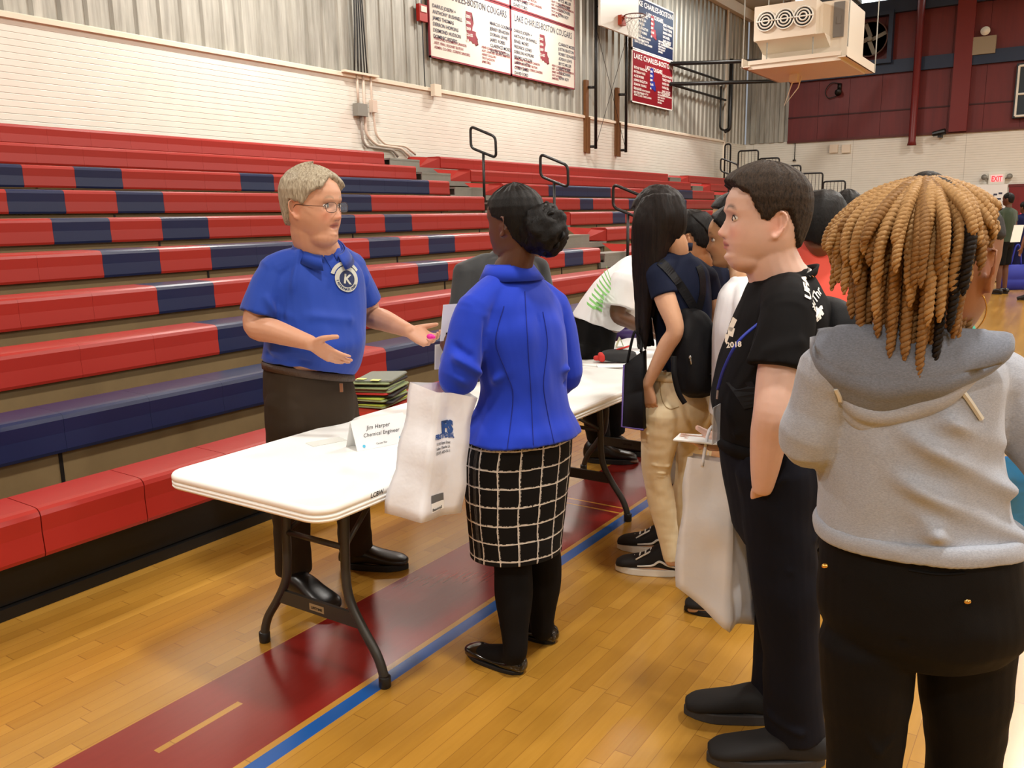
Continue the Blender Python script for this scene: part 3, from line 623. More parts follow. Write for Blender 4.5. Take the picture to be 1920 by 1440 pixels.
# ================================================================ TABLES AND PROPS
m_tabletop = M('white_plastic_top', (250, 250, 247), .32, bump=.04, bs=900, bd=.0005)
m_tleg = M('grey_hammered_steel', (66, 64, 60), .38, .5)
def rrect(x0, x1, y0, y1, r, n=8):
    P = []
    for cx, cy, a0 in ((x1 - r, y1 - r, 0), (x0 + r, y1 - r, 90), (x0 + r, y0 + r, 180), (x1 - r, y0 + r, 270)):
        for k in range(n + 1):
            a = math.radians(a0 + 90 * k / n); P.append((cx + r * math.cos(a), cy + r * math.sin(a)))
    return P
def ringloft(b, rings, cap=True):
    R = [[b.verts.new(p) for p in r] for r in rings]; n = len(R[0])
    for A, C in zip(R, R[1:]):
        for k in range(n): b.faces.new((A[k], A[(k + 1) % n], C[(k + 1) % n], C[k]))
    if cap: b.faces.new(R[0][::-1]); b.faces.new(R[-1])
def table(loc, rz, label, L=1.83, W=.76, mark=None):
    t = thing('folding_table', label, 'table', loc, rz, None)
    b = B(); rr = []
    for o_, z in ((.014, .687), (.004, .690), (0, .696), (0, .699), (.003, .7005), (.003, .7025), (0, .704), (0, .712), (.0035, .7135), (.0035, .716), (0, .7175), (0, .731), (.004, .7375), (.012, .74)):
        rr.append([(x, y, z) for x, y in rrect(-W / 2 + o_, W / 2 - o_, o_, L - o_, .075 - o_ * .5)])
    ringloft(b, rr); top = obj('tabletop', b, m_tabletop, None); top.parent = t
    for p_ in top.data.polygons: p_.use_smooth = abs(p_.normal.z) < .9
    if mark:
        b = B(); add_text(b, mark, (W / 2 + .0008, .205, .7185), V((0, 1, 0)), ZU, .021, .0004, shear=.2); o = obj('marker_letters', b, m_black, None); o.parent = top
    for e in (0, 1):
        y = .31 if e == 0 else L - .31; s = 1 if e == 0 else -1
        for sx in (-1, 1):
            P = [(sx * .145, y + s * .02, .70), (sx * .145, y + s * .005, .46), (sx * .147, y, .35), (sx * .163, y, .275), (sx * .215, y, .19), (sx * .27, y, .115), (sx * .296, y, .055), (sx * .303, y, .0)]
            b = B(); tube(b, P[:-1] + [(sx * .303, y, .012)], .0165, 10, 5); lg = obj('leg', b, m_tleg, None, True); lg.parent = t
            b = B(); lathe(b, [(.018, 0), (.021, .004), (.021, .04), (.018, .043)], 14, (sx * .303, y, 0)); o = obj('foot_cap', b, m_black, None, True); o.parent = lg
        b = B(); obox(b, (0, y, .215), V((1, 0, 0)), V((0, 1, 0)), V((0, 0, 1)), .195, .007, .026); cb = obj('foot_crossbar', b, m_tleg, None); cb.parent = t
        b = B(); obox(b, (0, y - s * .0075, .215), V((1, 0, 0)), V((0, 1, 0)), V((0, 0, 1)), .036, .001, .0125); o = obj('maker_badge', b, M('badge_tan', (150, 128, 92), .5) if e == 0 and mark else m_tleg, None); o.parent = cb
        if e == 0:
            b = B(); add_text(b, 'LIFETIME', (-.028, y - s * .0088, .2095), V((1, 0, 0)), ZU, .0125, .0006, fit=.056); o = obj('badge_letters', b, m_black, None); o.parent = cb
        b = B(); tube(b, [(-.145, y + s * .004, .47), (.145, y + s * .004, .47)], .011, 8); tube(b, [(-.145, y + s * .004, .47), (-.05, y + s * .40, .69)], .009, 8); tube(b, [(.145, y + s * .004, .47), (.05, y + s * .40, .69)], .009, 8)
        obj('brace', b, m_tleg, None, True).parent = t
    b = B()
    for sx in (-1, 1): tube(b, [(sx * .3, .1, .69), (sx * .3, L - .1, .69)], .012, 8)
    obj('rail', b, m_tleg, None).parent = t
    return t
TX = -2.155
table((TX, 1.655, 0), 0, 'white folding table nearest the camera, in front of the man in blue polo', mark='LCBW', L=2.5)
table((TX - .02, 4.2, 0), 0, 'white folding table behind the woman in the blue blazer')
# ---- name card
m_paper = M('paper_white', (242, 242, 240), .7)
def flat_sheet(b, c, u, v, th=.0006):
    u = V(u); v = V(v); obox(b, c, u.normalized(), v.normalized(), u.cross(v).normalized(), u.length / 2, v.length / 2, th)
c0 = V((-2.14, 2.30, .7405)); ux = V((.07, .20, 0)).normalized(); uy = V((ux.y, -ux.x, 0))
t = thing('name_card', 'folded white name card with handwriting on the nearest table', 'name card', c0, 0)
b = B(); 
for s in (-1, 1):
    n0 = uy * (.045 * s); mid = (n0 + V((0, 0, .105))) / 2; obox(b, n0 * .5 + V((0, 0, .0525)), ux, (V((0, 0, .105)) - n0).normalized(), ux.cross((V((0, 0, .105)) - n0).normalized()), .11, .057, .0007)
obj('card', b, m_paper, None).parent = t
fu = (V((0, 0, .105)) - uy * .045).normalized(); fo = uy * .045 + uy * .002 + V((0, 0, .001))
b = B(); add_text(b, 'Jim Harper', fo + fu * .072 - ux * .055, ux, fu, .022, 0, shear=.3); add_text(b, 'Chemical Engineer', fo + fu * .046 - ux * .075, ux, fu, .02, 0, shear=.3); add_text(b, 'Career Fair', fo + fu * .012 - ux * .03, ux, fu, .01, 0)
obj('handwriting', b, m_black, None).parent = t
b = B(); lathe(b, [(.007, 0), (.007, .0008)], 14, fo + fu * .02 + ux * .075, ux.cross(fu)); lathe(b, [(.006, 0), (.006, .0008)], 14, fo + fu * .014 - ux * .08, ux.cross(fu)); obj('printed_dots', b, M('cyan_ink', (90, 190, 225), .6), None).parent = t
b = B(); obox(b, atZ(612, 828, .7412), ux, uy, UP, .07, .035, .0006); tag(obj('paper_slip', b, M('paper_offwhite', (214, 216, 210), .7)), 'pale paper slip lying near the end of the nearest table', 'paper')
# ---- bottles
m_pet = M('clear_plastic', (235, 243, 248), .05, trans=1, ior=1.33); m_cap = M('white_cap', (238, 240, 242), .4); m_label = M('bottle_label', (120, 170, 225), .5); m_labelw = M('bottle_label_white', (225, 232, 240), .5)
def bottle(p, s, label):
    t = thing('water_bottle', label, 'bottle', p, 0, None)
    b = B(); lathe(b, [(.026 * s, 0), (.032 * s, .006 * s), (.032 * s, .05 * s), (.029 * s, .055 * s), (.032 * s, .06 * s), (.032 * s, .135 * s), (.029 * s, .15 * s), (.018 * s, .178 * s), (.012 * s, .19 * s), (.012 * s, .197 * s)], 24); obj('bottle_body', b, m_pet, None, True).parent = t
    b = B(); lathe(b, [(.0145 * s, .195 * s), (.0148 * s, .197 * s), (.0148 * s, .212 * s), (.013 * s, .214 * s)], 18); obj('cap', b, m_cap, None, True).parent = t
    b = B(); lathe(b, [(.0326 * s, .078 * s), (.0326 * s, .128 * s)], 24, cap=False); l = obj('paper_label', b, m_labelw, None, True); l.parent = t
    b = B(); 
    for a0 in (2.2, 4.4):
        R_ = [[(.0330 * s * math.cos(a0 + k * .14), .0330 * s * math.sin(a0 + k * .14), z * s) for k in range(9)] for z in (.085, .12)]
        vs = [[b.verts.new(q) for q in r] for r in R_]
        for k in range(8): b.faces.new((vs[0][k], vs[0][k + 1], vs[1][k + 1], vs[1][k]))
    o = obj('label_print', b, m_label, None, True); o.parent = l
pb = atZ(1094, 657, .7415); bottle(pb, 1.0, 'clear water bottle standing on the second table beside the man in white shirt')
pb = atZ(1076, 690, .7415); bottle(pb, .92, 'clear water bottle half hidden by the right sleeve of the blazer')
# ---- black and red pouch and papers on table 2
m_pouch = M('black_pouch_cloth', (42, 42, 44), .75, bump=.2, bs=200); m_pred = M('red_trim_cloth', (196, 48, 42), .7)
pc = atZ(1162, 676, .75); t = thing('drawstring_pouch', 'crumpled black pouch with red trim lying on the second table', 'pouch', pc, 0)
def blob(b, c, ax, ay, az, rx, ry, rz, seg=16, rings=10, amp=.15, fr=9, p=2.6):
    c = V(c); R_ = []
    for i in range(1, rings):
        th = PI * i / rings
        row = []
        for k in range(seg):
            a = 2 * PI * k / seg; s_ = math.sin(th)
            def se(v, e=2 / p): return math.copysign(abs(v) ** e, v)
            q = ax * (rx * se(math.cos(a)) * s_ ** (2 / p)) + ay * (ry * se(math.sin(a)) * s_ ** (2 / p)) + az * (rz * se(math.cos(th)))
            q = q * (1 + amp * noise.noise((c + q) * fr)); row.append(c + q)
        R_.append(row)
    ringloft(b, R_)
b = B(); blob(b, (0, 0, .028), HR, HF, UP, .10, .05, .036, amp=.25, fr=14); obj('pouch_body', b, m_pouch, None, True).parent = t
b = B(); blob(b, (HR * -.105) + V((0, 0, .022)), HR, HF, UP, .022, .04, .028, amp=.2, fr=20); blob(b, (HR * -.13) + V((0, 0, .016)), HR, HF, UP, .022, .02, .016, amp=.2, fr=20); tube(b, [HR * -.02 + V((0, 0, .062)), HR * .03 + V((0, 0, .075)), HR * .06 + HF * .02 + V((0, 0, .08))], .006, 6); obj('red_trim', b, m_pred, None, True).parent = t
b = B(); obox(b, atZ(1150, 686, .7412) , HR, HF, UP, .09, .05, .0006); tag(obj('leaflet', b, m_paper), 'white leaflet under the black pouch on the second table', 'paper')
pp = atZ(1162, 650, .742); t = thing('folded_leaflet', 'pale yellow folded leaflet standing behind the black pouch', 'paper', pp, 0)
b = B(); 
for s in (-1, 1): obox(b, V((0, 0, .03)) + HR * .012 * s, HF, (UP * .06 - HR * .024 * s).normalized(), HR, .035, .032, .0007)
obj('card', b, M('pale_yellow_paper', (228, 232, 196), .7), None).parent = t
# ---- stack of folded shirts with yellow notes on the second bleacher row
m_fold = [M('folder_grey', (124, 128, 118), .6), M('folder_sage', (142, 156, 110), .6), M('folder_lime', (172, 190, 70), .6), M('folder_black', (40, 36, 36), .6), M('folder_red', (196, 52, 46), .6)]
base = V((-3.60, 3.42, Z1 + .002)); base = V((-3.555, 3.86, Z1 + .002))
z = 0; random.seed(4)
seq = [1, 2, 3, 1, 2, 3, 4, 1, 0, 1, 3, 1, 0]
nm = ['bottom of the pile', 'second from the bottom', 'third from the bottom', 'fourth from the bottom', 'fifth from the bottom', 'sixth from the bottom', 'middle of the pile', 'sixth from the top', 'fifth from the top', 'fourth from the top', 'third from the top', 'second from the top', 'top of the pile']
cn = ['grey', 'sage green', 'lime green', 'black', 'red']
for i, ci in enumerate(seq):
    th = .011 if ci != 3 else .016
    a = random.uniform(-.12, .12) + .3; ax = V((math.cos(a), math.sin(a), 0)); ay = V((-ax.y, ax.x, 0)); c = base + V((random.uniform(-.012, .012), random.uniform(-.02, .02), z + th / 2))
    b = B(); r_ = rrect(-.12, .12, -.165, .165, .02, 4); ringloft(b, [[c + ax * (x * .97) + ay * (y * .97) + UP * (-th / 2) for x, y in r_], [c + ax * x + ay * y - UP * (th * .2) for x, y in r_], [c + ax * x + ay * y + UP * (th * .2) for x, y in r_], [c + ax * (x * .97) + ay * (y * .97) + UP * (th / 2) + UP * (.003 * math.sin(x * 20)) for x, y in r_]])
    tag(obj('folder', b, m_fold[ci]), '%s folder in the pile on the bleacher seat, %s' % (cn[ci], nm[i]), 'folder', 'folders piled on the bleacher seat'); z += th + .0008
for k, (dx, dy) in enumerate(((-.02, -.14), (.085, -.125))):
    b = B(); cc = base + V((dx, dy, z + .0035)); a = .3; ax = V((math.cos(a), math.sin(a), 0)); obox(b, cc, ax, V((-ax.y, ax.x, 0)), UP, .028, .022, .0006); tag(obj('sticky_note', b, M('yellow_note', (232, 236, 140), .6)), ['yellow note on the far corner of the top folder', 'yellow note on the near corner of the top folder'][k], 'sticky note')
# ================================================================ PEOPLE: TOOLS
def D(a):
    a = math.radians(a); return HR * math.cos(a) + HF * math.sin(a)
def sec(px, py, h, a, rx, ry, p=2.2):
    return (at(px, py, h), D(a + 90), D(a), rx, ry, p)
def wsec(c, u, v, rx, ry, p=2.2): return (V(c), V(u).normalized(), V(v).normalized(), rx, ry, p)
def se(v, e): return math.copysign(abs(v) ** e, v)
def loft(b, secs, seg=28, sub=4, r0=True, r1=True):
    Q = [(*s[0], *s[1], *s[2], s[3], s[4], s[5]) for s in secs]; n = (len(Q) - 1) * sub; R = []
    def ring(q, k=1.0, off=V((0, 0, 0))):
        c, u, v = V(q[0:3]) + off, V(q[3:6]).normalized(), V(q[6:9]).normalized(); e = 2 / max(q[11], 1.2)
        return [c + u * (q[9] * k * se(math.cos(a), e)) + v * (q[10] * k * se(math.sin(a), e)) for a in [2 * PI * i / seg for i in range(seg)]]
    S_ = [crom(Q, i / sub) for i in range(n + 1)]
    d0 = (V(S_[0][:3]) - V(S_[1][:3])).normalized(); d1 = (V(S_[-1][:3]) - V(S_[-2][:3])).normalized()
    if r0:
        m0 = min(S_[0][9], S_[0][10]); R += [ring(S_[0], .35, d0 * m0 * .5), ring(S_[0], .8, d0 * m0 * .32)]
    R += [ring(q) for q in S_]
    if r1:
        m1 = min(S_[-1][9], S_[-1][10]); R += [ring(S_[-1], .8, d1 * m1 * .32), ring(S_[-1], .35, d1 * m1 * .5)]
    ringloft(b, R); return b
def limb(b, pts, seg=16, sub=5, round0=True, round1=True):
    P = [(V(p), r) for p, r in pts]
    n = (len(P) - 1) * sub; Q = [crom([(*p, r) for p, r in P], i / sub) for i in range(n + 1)]
    pp = [V(q[:3]) for q in Q]; rr = [q[3] for q in Q]
    if round0:
        d = (pp[0] - pp[1]).normalized(); pp = [pp[0] + d * rr[0] * .85, pp[0] + d * rr[0] * .5] + pp; rr = [rr[0] * .4, rr[0] * .85] + rr
    if round1:
        d = (pp[-1] - pp[-2]).normalized(); pp += [pp[-1] + d * rr[-1] * .5, pp[-1] + d * rr[-1] * .85]; rr += [rr[-1] * .85, rr[-1] * .4]
    tube(b, pp, rr, seg); return b
def ball(b, c, r, ax=(1, 1, 1), X=None, Y=None, Z=None, n=14):
    X, Y, Z = X or V((1, 0, 0)), Y or V((0, 1, 0)), Z or V((0, 0, 1)); c = V(c); R = []
    for i in range(n + 1):
        t = PI * (.02 + .96 * i / n); R.append([c + X * (r * ax[0] * math.sin(t) * math.cos(a)) + Y * (r * ax[1] * math.sin(t) * math.sin(a)) + Z * (r * ax[2] * math.cos(t)) for a in [2 * PI * k / (n + 4) for k in range(n + 4)]])
    ringloft(b, R)
def remesh(b, voxel, smooth=3, fac=.5):
    bmesh.ops.recalc_face_normals(b, faces=b.faces)
    me = bpy.data.meshes.new('tmp'); b.to_mesh(me); b.free(); o = bpy.data.objects.new('tmp', me); COL.objects.link(o)
    m_ = o.modifiers.new('r', 'REMESH'); m_.mode = 'VOXEL'; m_.voxel_size = voxel; m_.use_smooth_shade = True
    if smooth:
        s_ = o.modifiers.new('s', 'SMOOTH'); s_.factor = fac; s_.iterations = smooth
    bpy.context.view_layer.update()
    r = bpy.data.meshes.new_from_object(o.evaluated_get(bpy.context.evaluated_depsgraph_get()))
    bpy.data.objects.remove(o); bpy.data.meshes.remove(me); r.materials.clear(); return r
def segdist(p, a, c):
    d = c - a; t = max(0, min(1, (p - a).dot(d) / max(d.length_squared, 1e-9))); return (p - (a + d * t)).length
def wrinkle(me, amp=.004, sc=(9, 9, 4), folds=(), seed=0, fn=None):
    """cloth relief: broad soft creases plus drawn folds (A, B, width, height)"""
    no = [v.normal.copy() for v in me.vertices]; off = V((seed * 3.1, seed * 1.7, seed * 2.3))
    F = [(V(a), V(c), w, h_) for a, c, w, h_ in folds]
    for v, nn in zip(me.vertices, no):
        p = v.co; q = V((p.x * sc[0], p.y * sc[1], p.z * sc[2])) + off
        d = amp * (noise.noise(q) + .5 * noise.noise(q * 2.3)) - amp * .25
        for a, c, w, h_ in F:
            s = segdist(p, a, c)
            if s < w * 2.5: d += h_ * math.exp(-(s / w) ** 2)
        if fn: d += fn(p)
        v.co = p + nn * d
    me.update()
# ---- head
HZ = [-.118, -.112, -.104, -.094, -.084, -.072, -.06, -.045, -.02, 0, .02, .05, .075, .095, .11, .118, .121]
HFy = [.040, .062, .080, .087, .083, .086, .089, .088, .086, .086, .094, .092, .080, .060, .034, .014, .001]
HBy = [-.030, -.042, -.052, -.062, -.070, -.078, -.084, -.090, -.098, -.102, -.104, -.101, -.090, -.070, -.044, -.022, -.004]
HWx = [.014, .030, .043, .052, .058, .0625, .066, .0695, .0735, .0755, .0765, .0755, .068, .054, .034, .017, .002]
def itp(X, Y, x):
    if x <= X[0]: return Y[0]
    for i in range(len(X) - 1):
        if x <= X[i + 1]: 
            t = (x - X[i]) / (X[i + 1] - X[i]); return Y[i] + (Y[i + 1] - Y[i]) * t
    return Y[-1]
def gz(x, m_, s): return math.exp(-((x - m_) / s) ** 2)
def head_pt(th, z, hp):
    yf, yb, w_ = itp(HZ, HFy, z), itp(HZ, HBy, z), itp(HZ, HWx, z)
    w_ *= 1 + hp.get('wide', 0) * gz(z, -.05, .06) * 1; yc = -.012
    c, s = math.cos(th), math.sin(th)
    x = w_ * se(s, .92); y = yc + ((yf - yc) * se(c, .80) if c > 0 else (yc - yb) * se(c, .95))
    if c > 0:
        N_ = hp.get('nose', 1.0)
        d = N_ * itp([-.054, -.050, -.044, -.037, -.031, -.022, -.012, 0, .012], [0, .004, .016, .0255, .0245, .019, .013, .007, 0], z) * gz(x, 0, .0075 + .0045 * max(0, min(1, -z / .035)))
        d += N_ * .009 * (gz(x, .013, .007) + gz(x, -.013, .007)) * gz(z, -.041, .008)
        d += .004 * (gz(x, .027, .018) + gz(x, -.027, .018)) * gz(z, .021, .008)
        d -= .0085 * (gz(x, .031, .014) + gz(x, -.031, .014)) * gz(z, .001, .011)
        d += .004 * (gz(x, .043, .018) + gz(x, -.043, .018)) * gz(z, -.028, .018)
        lp = hp.get('lips', 1.0); op = hp.get('open', 0)
        d += lp * .0055 * gz(x, 0, .018) * gz(z, -.0585, .0045) + lp * .006 * gz(x, 0, .016) * gz(z, -.0715 - op, .0055) - (.0055 + op) * gz(x, 0, .020) * gz(z, -.065 - op * .4, .0026 + op * .5)
        d -= .003 * gz(x, 0, .02) * gz(z, -.082, .005); d += .005 * gz(x, 0, .016) * gz(z, -.099, .011)
        y += d * min(1, c * 2.2)
    return V((x, y, z))
class Head:
    def __init__(s, O, face, scale=1.0, pitch=0, roll=0, **hp):
        s.O, s.k, s.hp = V(O), scale, hp; F, L = D(face), D(face + 90); U = V((0, 0, 1))
        pr, rr = math.radians(pitch), math.radians(roll)
        F2 = F * math.cos(pr) + U * math.sin(pr); U2 = U * math.cos(pr) - F * math.sin(pr)
        s.X = L * math.cos(rr) + U2 * math.sin(rr); s.Z = U2 * math.cos(rr) - L * math.sin(rr); s.Y = F2
    def w(s, p): return s.O + (s.X * p[0] + s.Y * p[1] + s.Z * p[2]) * s.k
    def loc(s, p):
        q = p - s.O; return V((q.dot(s.X), q.dot(s.Y), q.dot(s.Z))) / s.k
    def build(s, b, ears=True, nz=60, nt=56):
        R = []
        for i in range(nz + 1):
            t = i / nz; z = -.118 + (.239) * (t if True else 0); z = -.118 + .239 * (0.5 - 0.5 * math.cos(PI * t)) * .35 + .239 * t * .65
            R.append([s.w(head_pt(2 * PI * k / nt, z, s.hp)) for k in range(nt)])
        ringloft(b, R)
        if ears:
            for sx in (-1, 1):
                E = [(.004, .026), (-.004, .032), (-.014, .031), (-.021, .022), (-.022, .008), (-.018, -.006), (-.011, -.018), (-.004, -.027), (.003, -.029), (.006, -.020)]
                def ep(y, z, o_): return s.w((sx * (.0745 + o_), y - .012, z - .014))
                tube(b, [ep(y, z, .006 + .012 * max(0, -y) / .022) for y, z in E], [.0035] + [.0042] * 6 + [.006, .006, .004], 8, 3)
                ball(b, ep(-.009, -.002, -.002), .018, (.4, .95, 1.4), s.X, s.Y, s.Z, 10)
                ball(b, ep(.006, -.004, .002), .006, (.6, .7, 1.2), s.X, s.Y, s.Z, 8)
    def colors(s, me, base, lip=None, brow=None, red=(1.06, .90, .88), stub=None):
        at_ = me.color_attributes.new('Col', 'FLOAT_COLOR', 'POINT'); bl = lin(base); lp = lin(lip or base); br = lin(brow or base)
        data = []
        for v in me.vertices:
            q = s.loc(v.co); c = list(bl)
            if q.length < .2 and q.y > .03:
                ax = abs(q.x)
                r_ = max(gz(ax, .038, .02) * gz(q.z, -.032, .02), gz(ax, 0, .014) * gz(q.z, -.036, .01)) * .8
                c = [a * (1 + (m_ - 1) * r_) for a, m_ in zip(c, red)]
                if lip:
                    lm = max(0, 1 - (ax / .0245) ** 2) ; zz = -.065; hh = .0115 * lm
                    f = 1 / (1 + math.exp((abs(q.z - zz) - hh) / .0016)) if lm > 0 and q.y > .07 else 0
                    c = [a * (1 - f) + e * f for a, e in zip(c, lp)]
                    f = gz(q.z, -.0652, .0014) * (1 if ax < .022 and q.y > .07 else 0) * .6; c = [a * (1 - f) for a in c]
                    f = gz(ax, .009, .0035) * gz(q.z, -.0475, .0025) * .7; c = [a * (1 - f) for a in c]
                if brow:
                    zb = .019 + .012 * (1 - ((ax - .030) / .022) ** 2) if .012 < ax < .052 else None
                    if zb is not None:
                        f = gz(q.z, zb, .0042) * .85 * min(1, (ax - .012) / .006) * min(1, (.052 - ax) / .012); c = [a * (1 - f) + e * f for a, e in zip(c, br)]
                f = (gz(ax, .031, .018) * gz(q.z, .002, .010)) * .22; c = [a * (1 - f) for a in c]
            elif q.length < .2 and abs(q.x) > .066:
                f = gz(q.y, -.012, .02) * gz(q.z, -.014, .03); c = [a * (1 + (m_ - 1) * f) for a, m_ in zip(c, (1.05, .84, .8))]
            data += [min(1, x) for x in c] + [1]
        at_.data.foreach_set('color', data)
    def eyes(s, parent, iris=(62, 40, 26), gaze=0):
        for sx in (-1, 1):
            c = s.w((sx * .0315, .0725, .0005)); b = B(); ball(b, c, .0128 * s.k, (1.12, .82, .62), s.X, s.Y, s.Z, 14)
            e = obj('eye', b, m_sclera, parent, True)
            b = B(); ball(b, s.w((sx * .0315 + gaze * .002, .0808, .0003)), .0052 * s.k, (1, .55, 1.15), s.X, s.Y, s.Z, 10)
            obj('iris', b, M('iris_%d_%d_%d' % iris, iris, .15) if 'iris_%d_%d_%d' % iris not in bpy.data.materials else bpy.data.materials['iris_%d_%d_%d' % iris], e, True)
            b = B(); tube(b, [s.w((sx * .0315 + dx, .0815 - 14 * dx * dx - abs(dz) * .1, dz)) for dx, dz in ((-.0150, -.0005), (-.010, .0052), (0, .0082), (.010, .0055), (.0155, -.001))], .0012 * s.k, 6, 4)
            obj('upper_lashes', b, m_lash, e, True)
    def hair(s, line, thick, mat, parent, name='hair', detail=.0, freq=40, nz=90, nt=110, flow=None, zmin=-.118, extra=None, smooth=True):
        """hair shell: line = [(angle deg from the face, z of the hairline)], thick(th, z) = depth of the hair"""
        A_, Zl = [a for a, _ in line], [z for _, z in line]; R = []
        for i in range(nz + 1):
            t = i / nz; z = zmin + (.121 - zmin) * ((.5 - .5 * math.cos(PI * t)) * .35 + t * .65); row = []
            for k in range(nt):
                th = 2 * PI * k / nt; a = abs(math.degrees(math.atan2(math.sin(th), math.cos(th)))); p = head_pt(th, z, {'nose': 0, 'lips': 0})
                jag = .004 * noise.noise(V((math.cos(th) * 14, math.sin(th) * 14, z * 20)))
                f = (z - itp(A_, Zl, a) + jag) / .012; f = max(0, min(1, f)); f = f * f * (3 - 2 * f)
                tk = thick(th, z); n_ = (p - V((0, -.012, min(z, .06) * .8))).normalized()
                if detail:
                    q = V((math.cos(th) * freq * .12, math.sin(th) * freq * .12, z * (3 if flow is None else flow)))
                    tk += detail * (noise.noise(q * 1.0) + .6 * noise.noise(q * 2.7))
                o_ = -.014 + (tk + .014) * f
                row.append(s.w(p + n_ * o_))
            R.append(row)
        b = B(); ringloft(b, R)
        if extra: extra(b)
        return obj(name, b, mat, parent, smooth)
def neck(b, H, base, r0=.058, r1=.064, back=None):
    limb(b, [(H.w((0, -.022, -.03)), r0 * .95), (H.w((0, -.024, -.085)), r0), ((H.w((0, -.03, -.11)) + V(base)) / 2, (r0 + r1) / 2), (V(base), r1)], 18, 4)
def yoke(b, nb, shs, r0=.062, r1=.064):
    for sh in shs: limb(b, [(V(nb).lerp(sh, .12), r0), (V(nb).lerp(sh, .5) + UP * .012, (r0 + r1) / 2 - .002), (sh - UP * .004, r1)], 18, 4)
def hand(b, wrist, d, n, thumb, k=1.0, curl=(.3, .3, .3, .35), thumb_out=.8, tcurl=.2, spread=.06, fl=1.0):
    """palm, four unequal jointed fingers and a thumb leaving the side of the palm"""
    d = V(d).normalized(); n = V(n); n = (n - d * n.dot(d)).normalized(); t = V(thumb); t = (t - d * t.dot(d) - n * t.dot(n)).normalized(); w_ = V(wrist)
    loft(b, [wsec(w_ - d * .01 * k, t, n, .027 * k, .019 * k, 2.2), wsec(w_ + d * .022 * k, t, n, .034 * k, .018 * k, 2.3), wsec(w_ + d * .055 * k, t, n, .040 * k, .0155 * k, 2.5), wsec(w_ + d * .088 * k, t, n, .041 * k, .0125 * k, 2.6)], 18, 3)
    for i, (off, ln, r) in enumerate(((.030, .072, .0088), (.0105, .080, .009), (-.0095, .075, .0086), (-.0285, .058, .0076))):
        p = w_ + d * (.088 - abs(off) * .12) * k + t * off * k; dd = (d + t * spread * (1.2 - i * .8)).normalized(); P = [(p - dd * .01 * k, r * k), (p, r * k)]
        c = curl[i]; ang = 0
        for j, (f, cc) in enumerate(((.45, .8), (.32, 1.1), (.23, .8))):
            ang += c * cc; v = dd * math.cos(ang) + n * math.sin(ang); p = p + v * ln * f * k * fl; P.append((p, r * k * (1 - .09 * (j + 1))))
        limb(b, P, 10, 4)
    p = w_ + d * .018 * k + t * .024 * k; v = (d * (1 - thumb_out * .55) + t * thumb_out + n * .15).normalized(); P = [(p, .013 * k)]
    p = p + v * .036 * k; P.append((p, .0125 * k)); v = (v + d * .35 + n * tcurl).normalized(); p = p + v * .032 * k; P.append((p, .0105 * k)); v = (v + d * .25 + n * tcurl).normalized(); p = p + v * .026 * k; P.append((p, .0088 * k))
    limb(b, P, 10, 4)
def foot(b, heel, d, L=.25, k=1.0):
    d = V(d).normalized(); s_ = V((-d.y, d.x, 0)); h = V(heel); loft(b, [wsec(h + d * L * f + UP * z, s_, UP, w_, hh, 2.3) for f, z, w_, hh in ((.05, .035, .028, .03), (.25, .04, .034, .038), (.5, .032, .038, .028), (.8, .02, .042, .018), (.97, .014, .03, .012))], 14, 2)
def shoe(parent, heel, d, L, W, mat, sole, style='low', solecol=.022, label=None):
    """shoe built around the foot: upper, sole, opening"""
    d = V(d); d = V((d.x, d.y, 0)).normalized(); s_ = V((-d.y, d.x, 0)); h = V((heel[0], heel[1], 0)); st = solecol
    hp_ = {'low': ((.0, .045, .7, .03), (.06, .052, .86, .042), (.2, .056, .9, .048), (.38, .053, .9, .042), (.55, .043, .95, .032), (.72, .036, 1.0, .025), (.88, .030, .92, .020), (.97, .024, .6, .014)),
           'flat': ((.0, .030, .62, .022), (.06, .034, .8, .026), (.2, .024, .84, .018), (.38, .020, .84, .012), (.55, .020, .9, .012), (.72, .024, .98, .015), (.88, .022, .88, .014), (.97, .018, .5, .010)),
           'high': ((.0, .062, .7, .05), (.06, .072, .86, .062), (.2, .074, .9, .066), (.38, .064, .9, .052), (.55, .046, .93, .034), (.72, .038, 1.0, .026), (.88, .032, .92, .021), (.97, .025, .6, .014))}[style]
    b = B(); loft(b, [wsec(h + d * L * f + UP * (z + st * .5), s_, UP, W / 2 * w_, hh, 2.5) for f, z, w_, hh in hp_], 20, 3)
    me = b; up = obj('shoe', me, mat, parent, True, label)
    out = []
    for a in [2 * PI * k / 40 for k in range(40)]:
        f = .5 + .5 * math.cos(a); wv = W / 2 * itp([0, .1, .3, .5, .75, .9, 1], [.55, .86, .9, .92, 1.04, .86, .45], f); s1 = math.sin(a)
        out.append(h + d * (L * f * 1.01 - .002) + s_ * (wv * se(s1, .75)))
    b = B(); ringloft(b, [[p + UP * .001 + (h + d * L * .5 - p) * .02 for p in out], [p + UP * .004 for p in out], [p + UP * st for p in out], [p + UP * (st + .004) + (h + d * L * .5 - p) * .03 for p in out]])
    obj('sole', b, sole, up, False); return up
def mat_skin(name, rough=.48):
    t = NT(name); a = t.n.new('ShaderNodeAttribute'); a.attribute_name = 'Col'; n = t.noise(t.coord(), 38, 4, .6)
    mx = t.n.new('ShaderNodeMix'); mx.data_type = 'RGBA'; mx.blend_type = 'MULTIPLY'; mx.inputs[0].default_value = .12
    t.link(a.outputs['Color'], mx.inputs[6]); t.link(n, mx.inputs[7]); t.link(mx.outputs[2], t.b.inputs['Base Color'])
    t.b.inputs['Roughness'].default_value = rough; t.b.inputs['Subsurface Weight'].default_value = .12; t.b.inputs['Subsurface Radius'].default_value = (.012, .005, .003); t.b.inputs['Subsurface Scale'].default_value = 1
    t.bump(t.noise(t.coord(), 420, 3, .6), .12, .001); return t.m
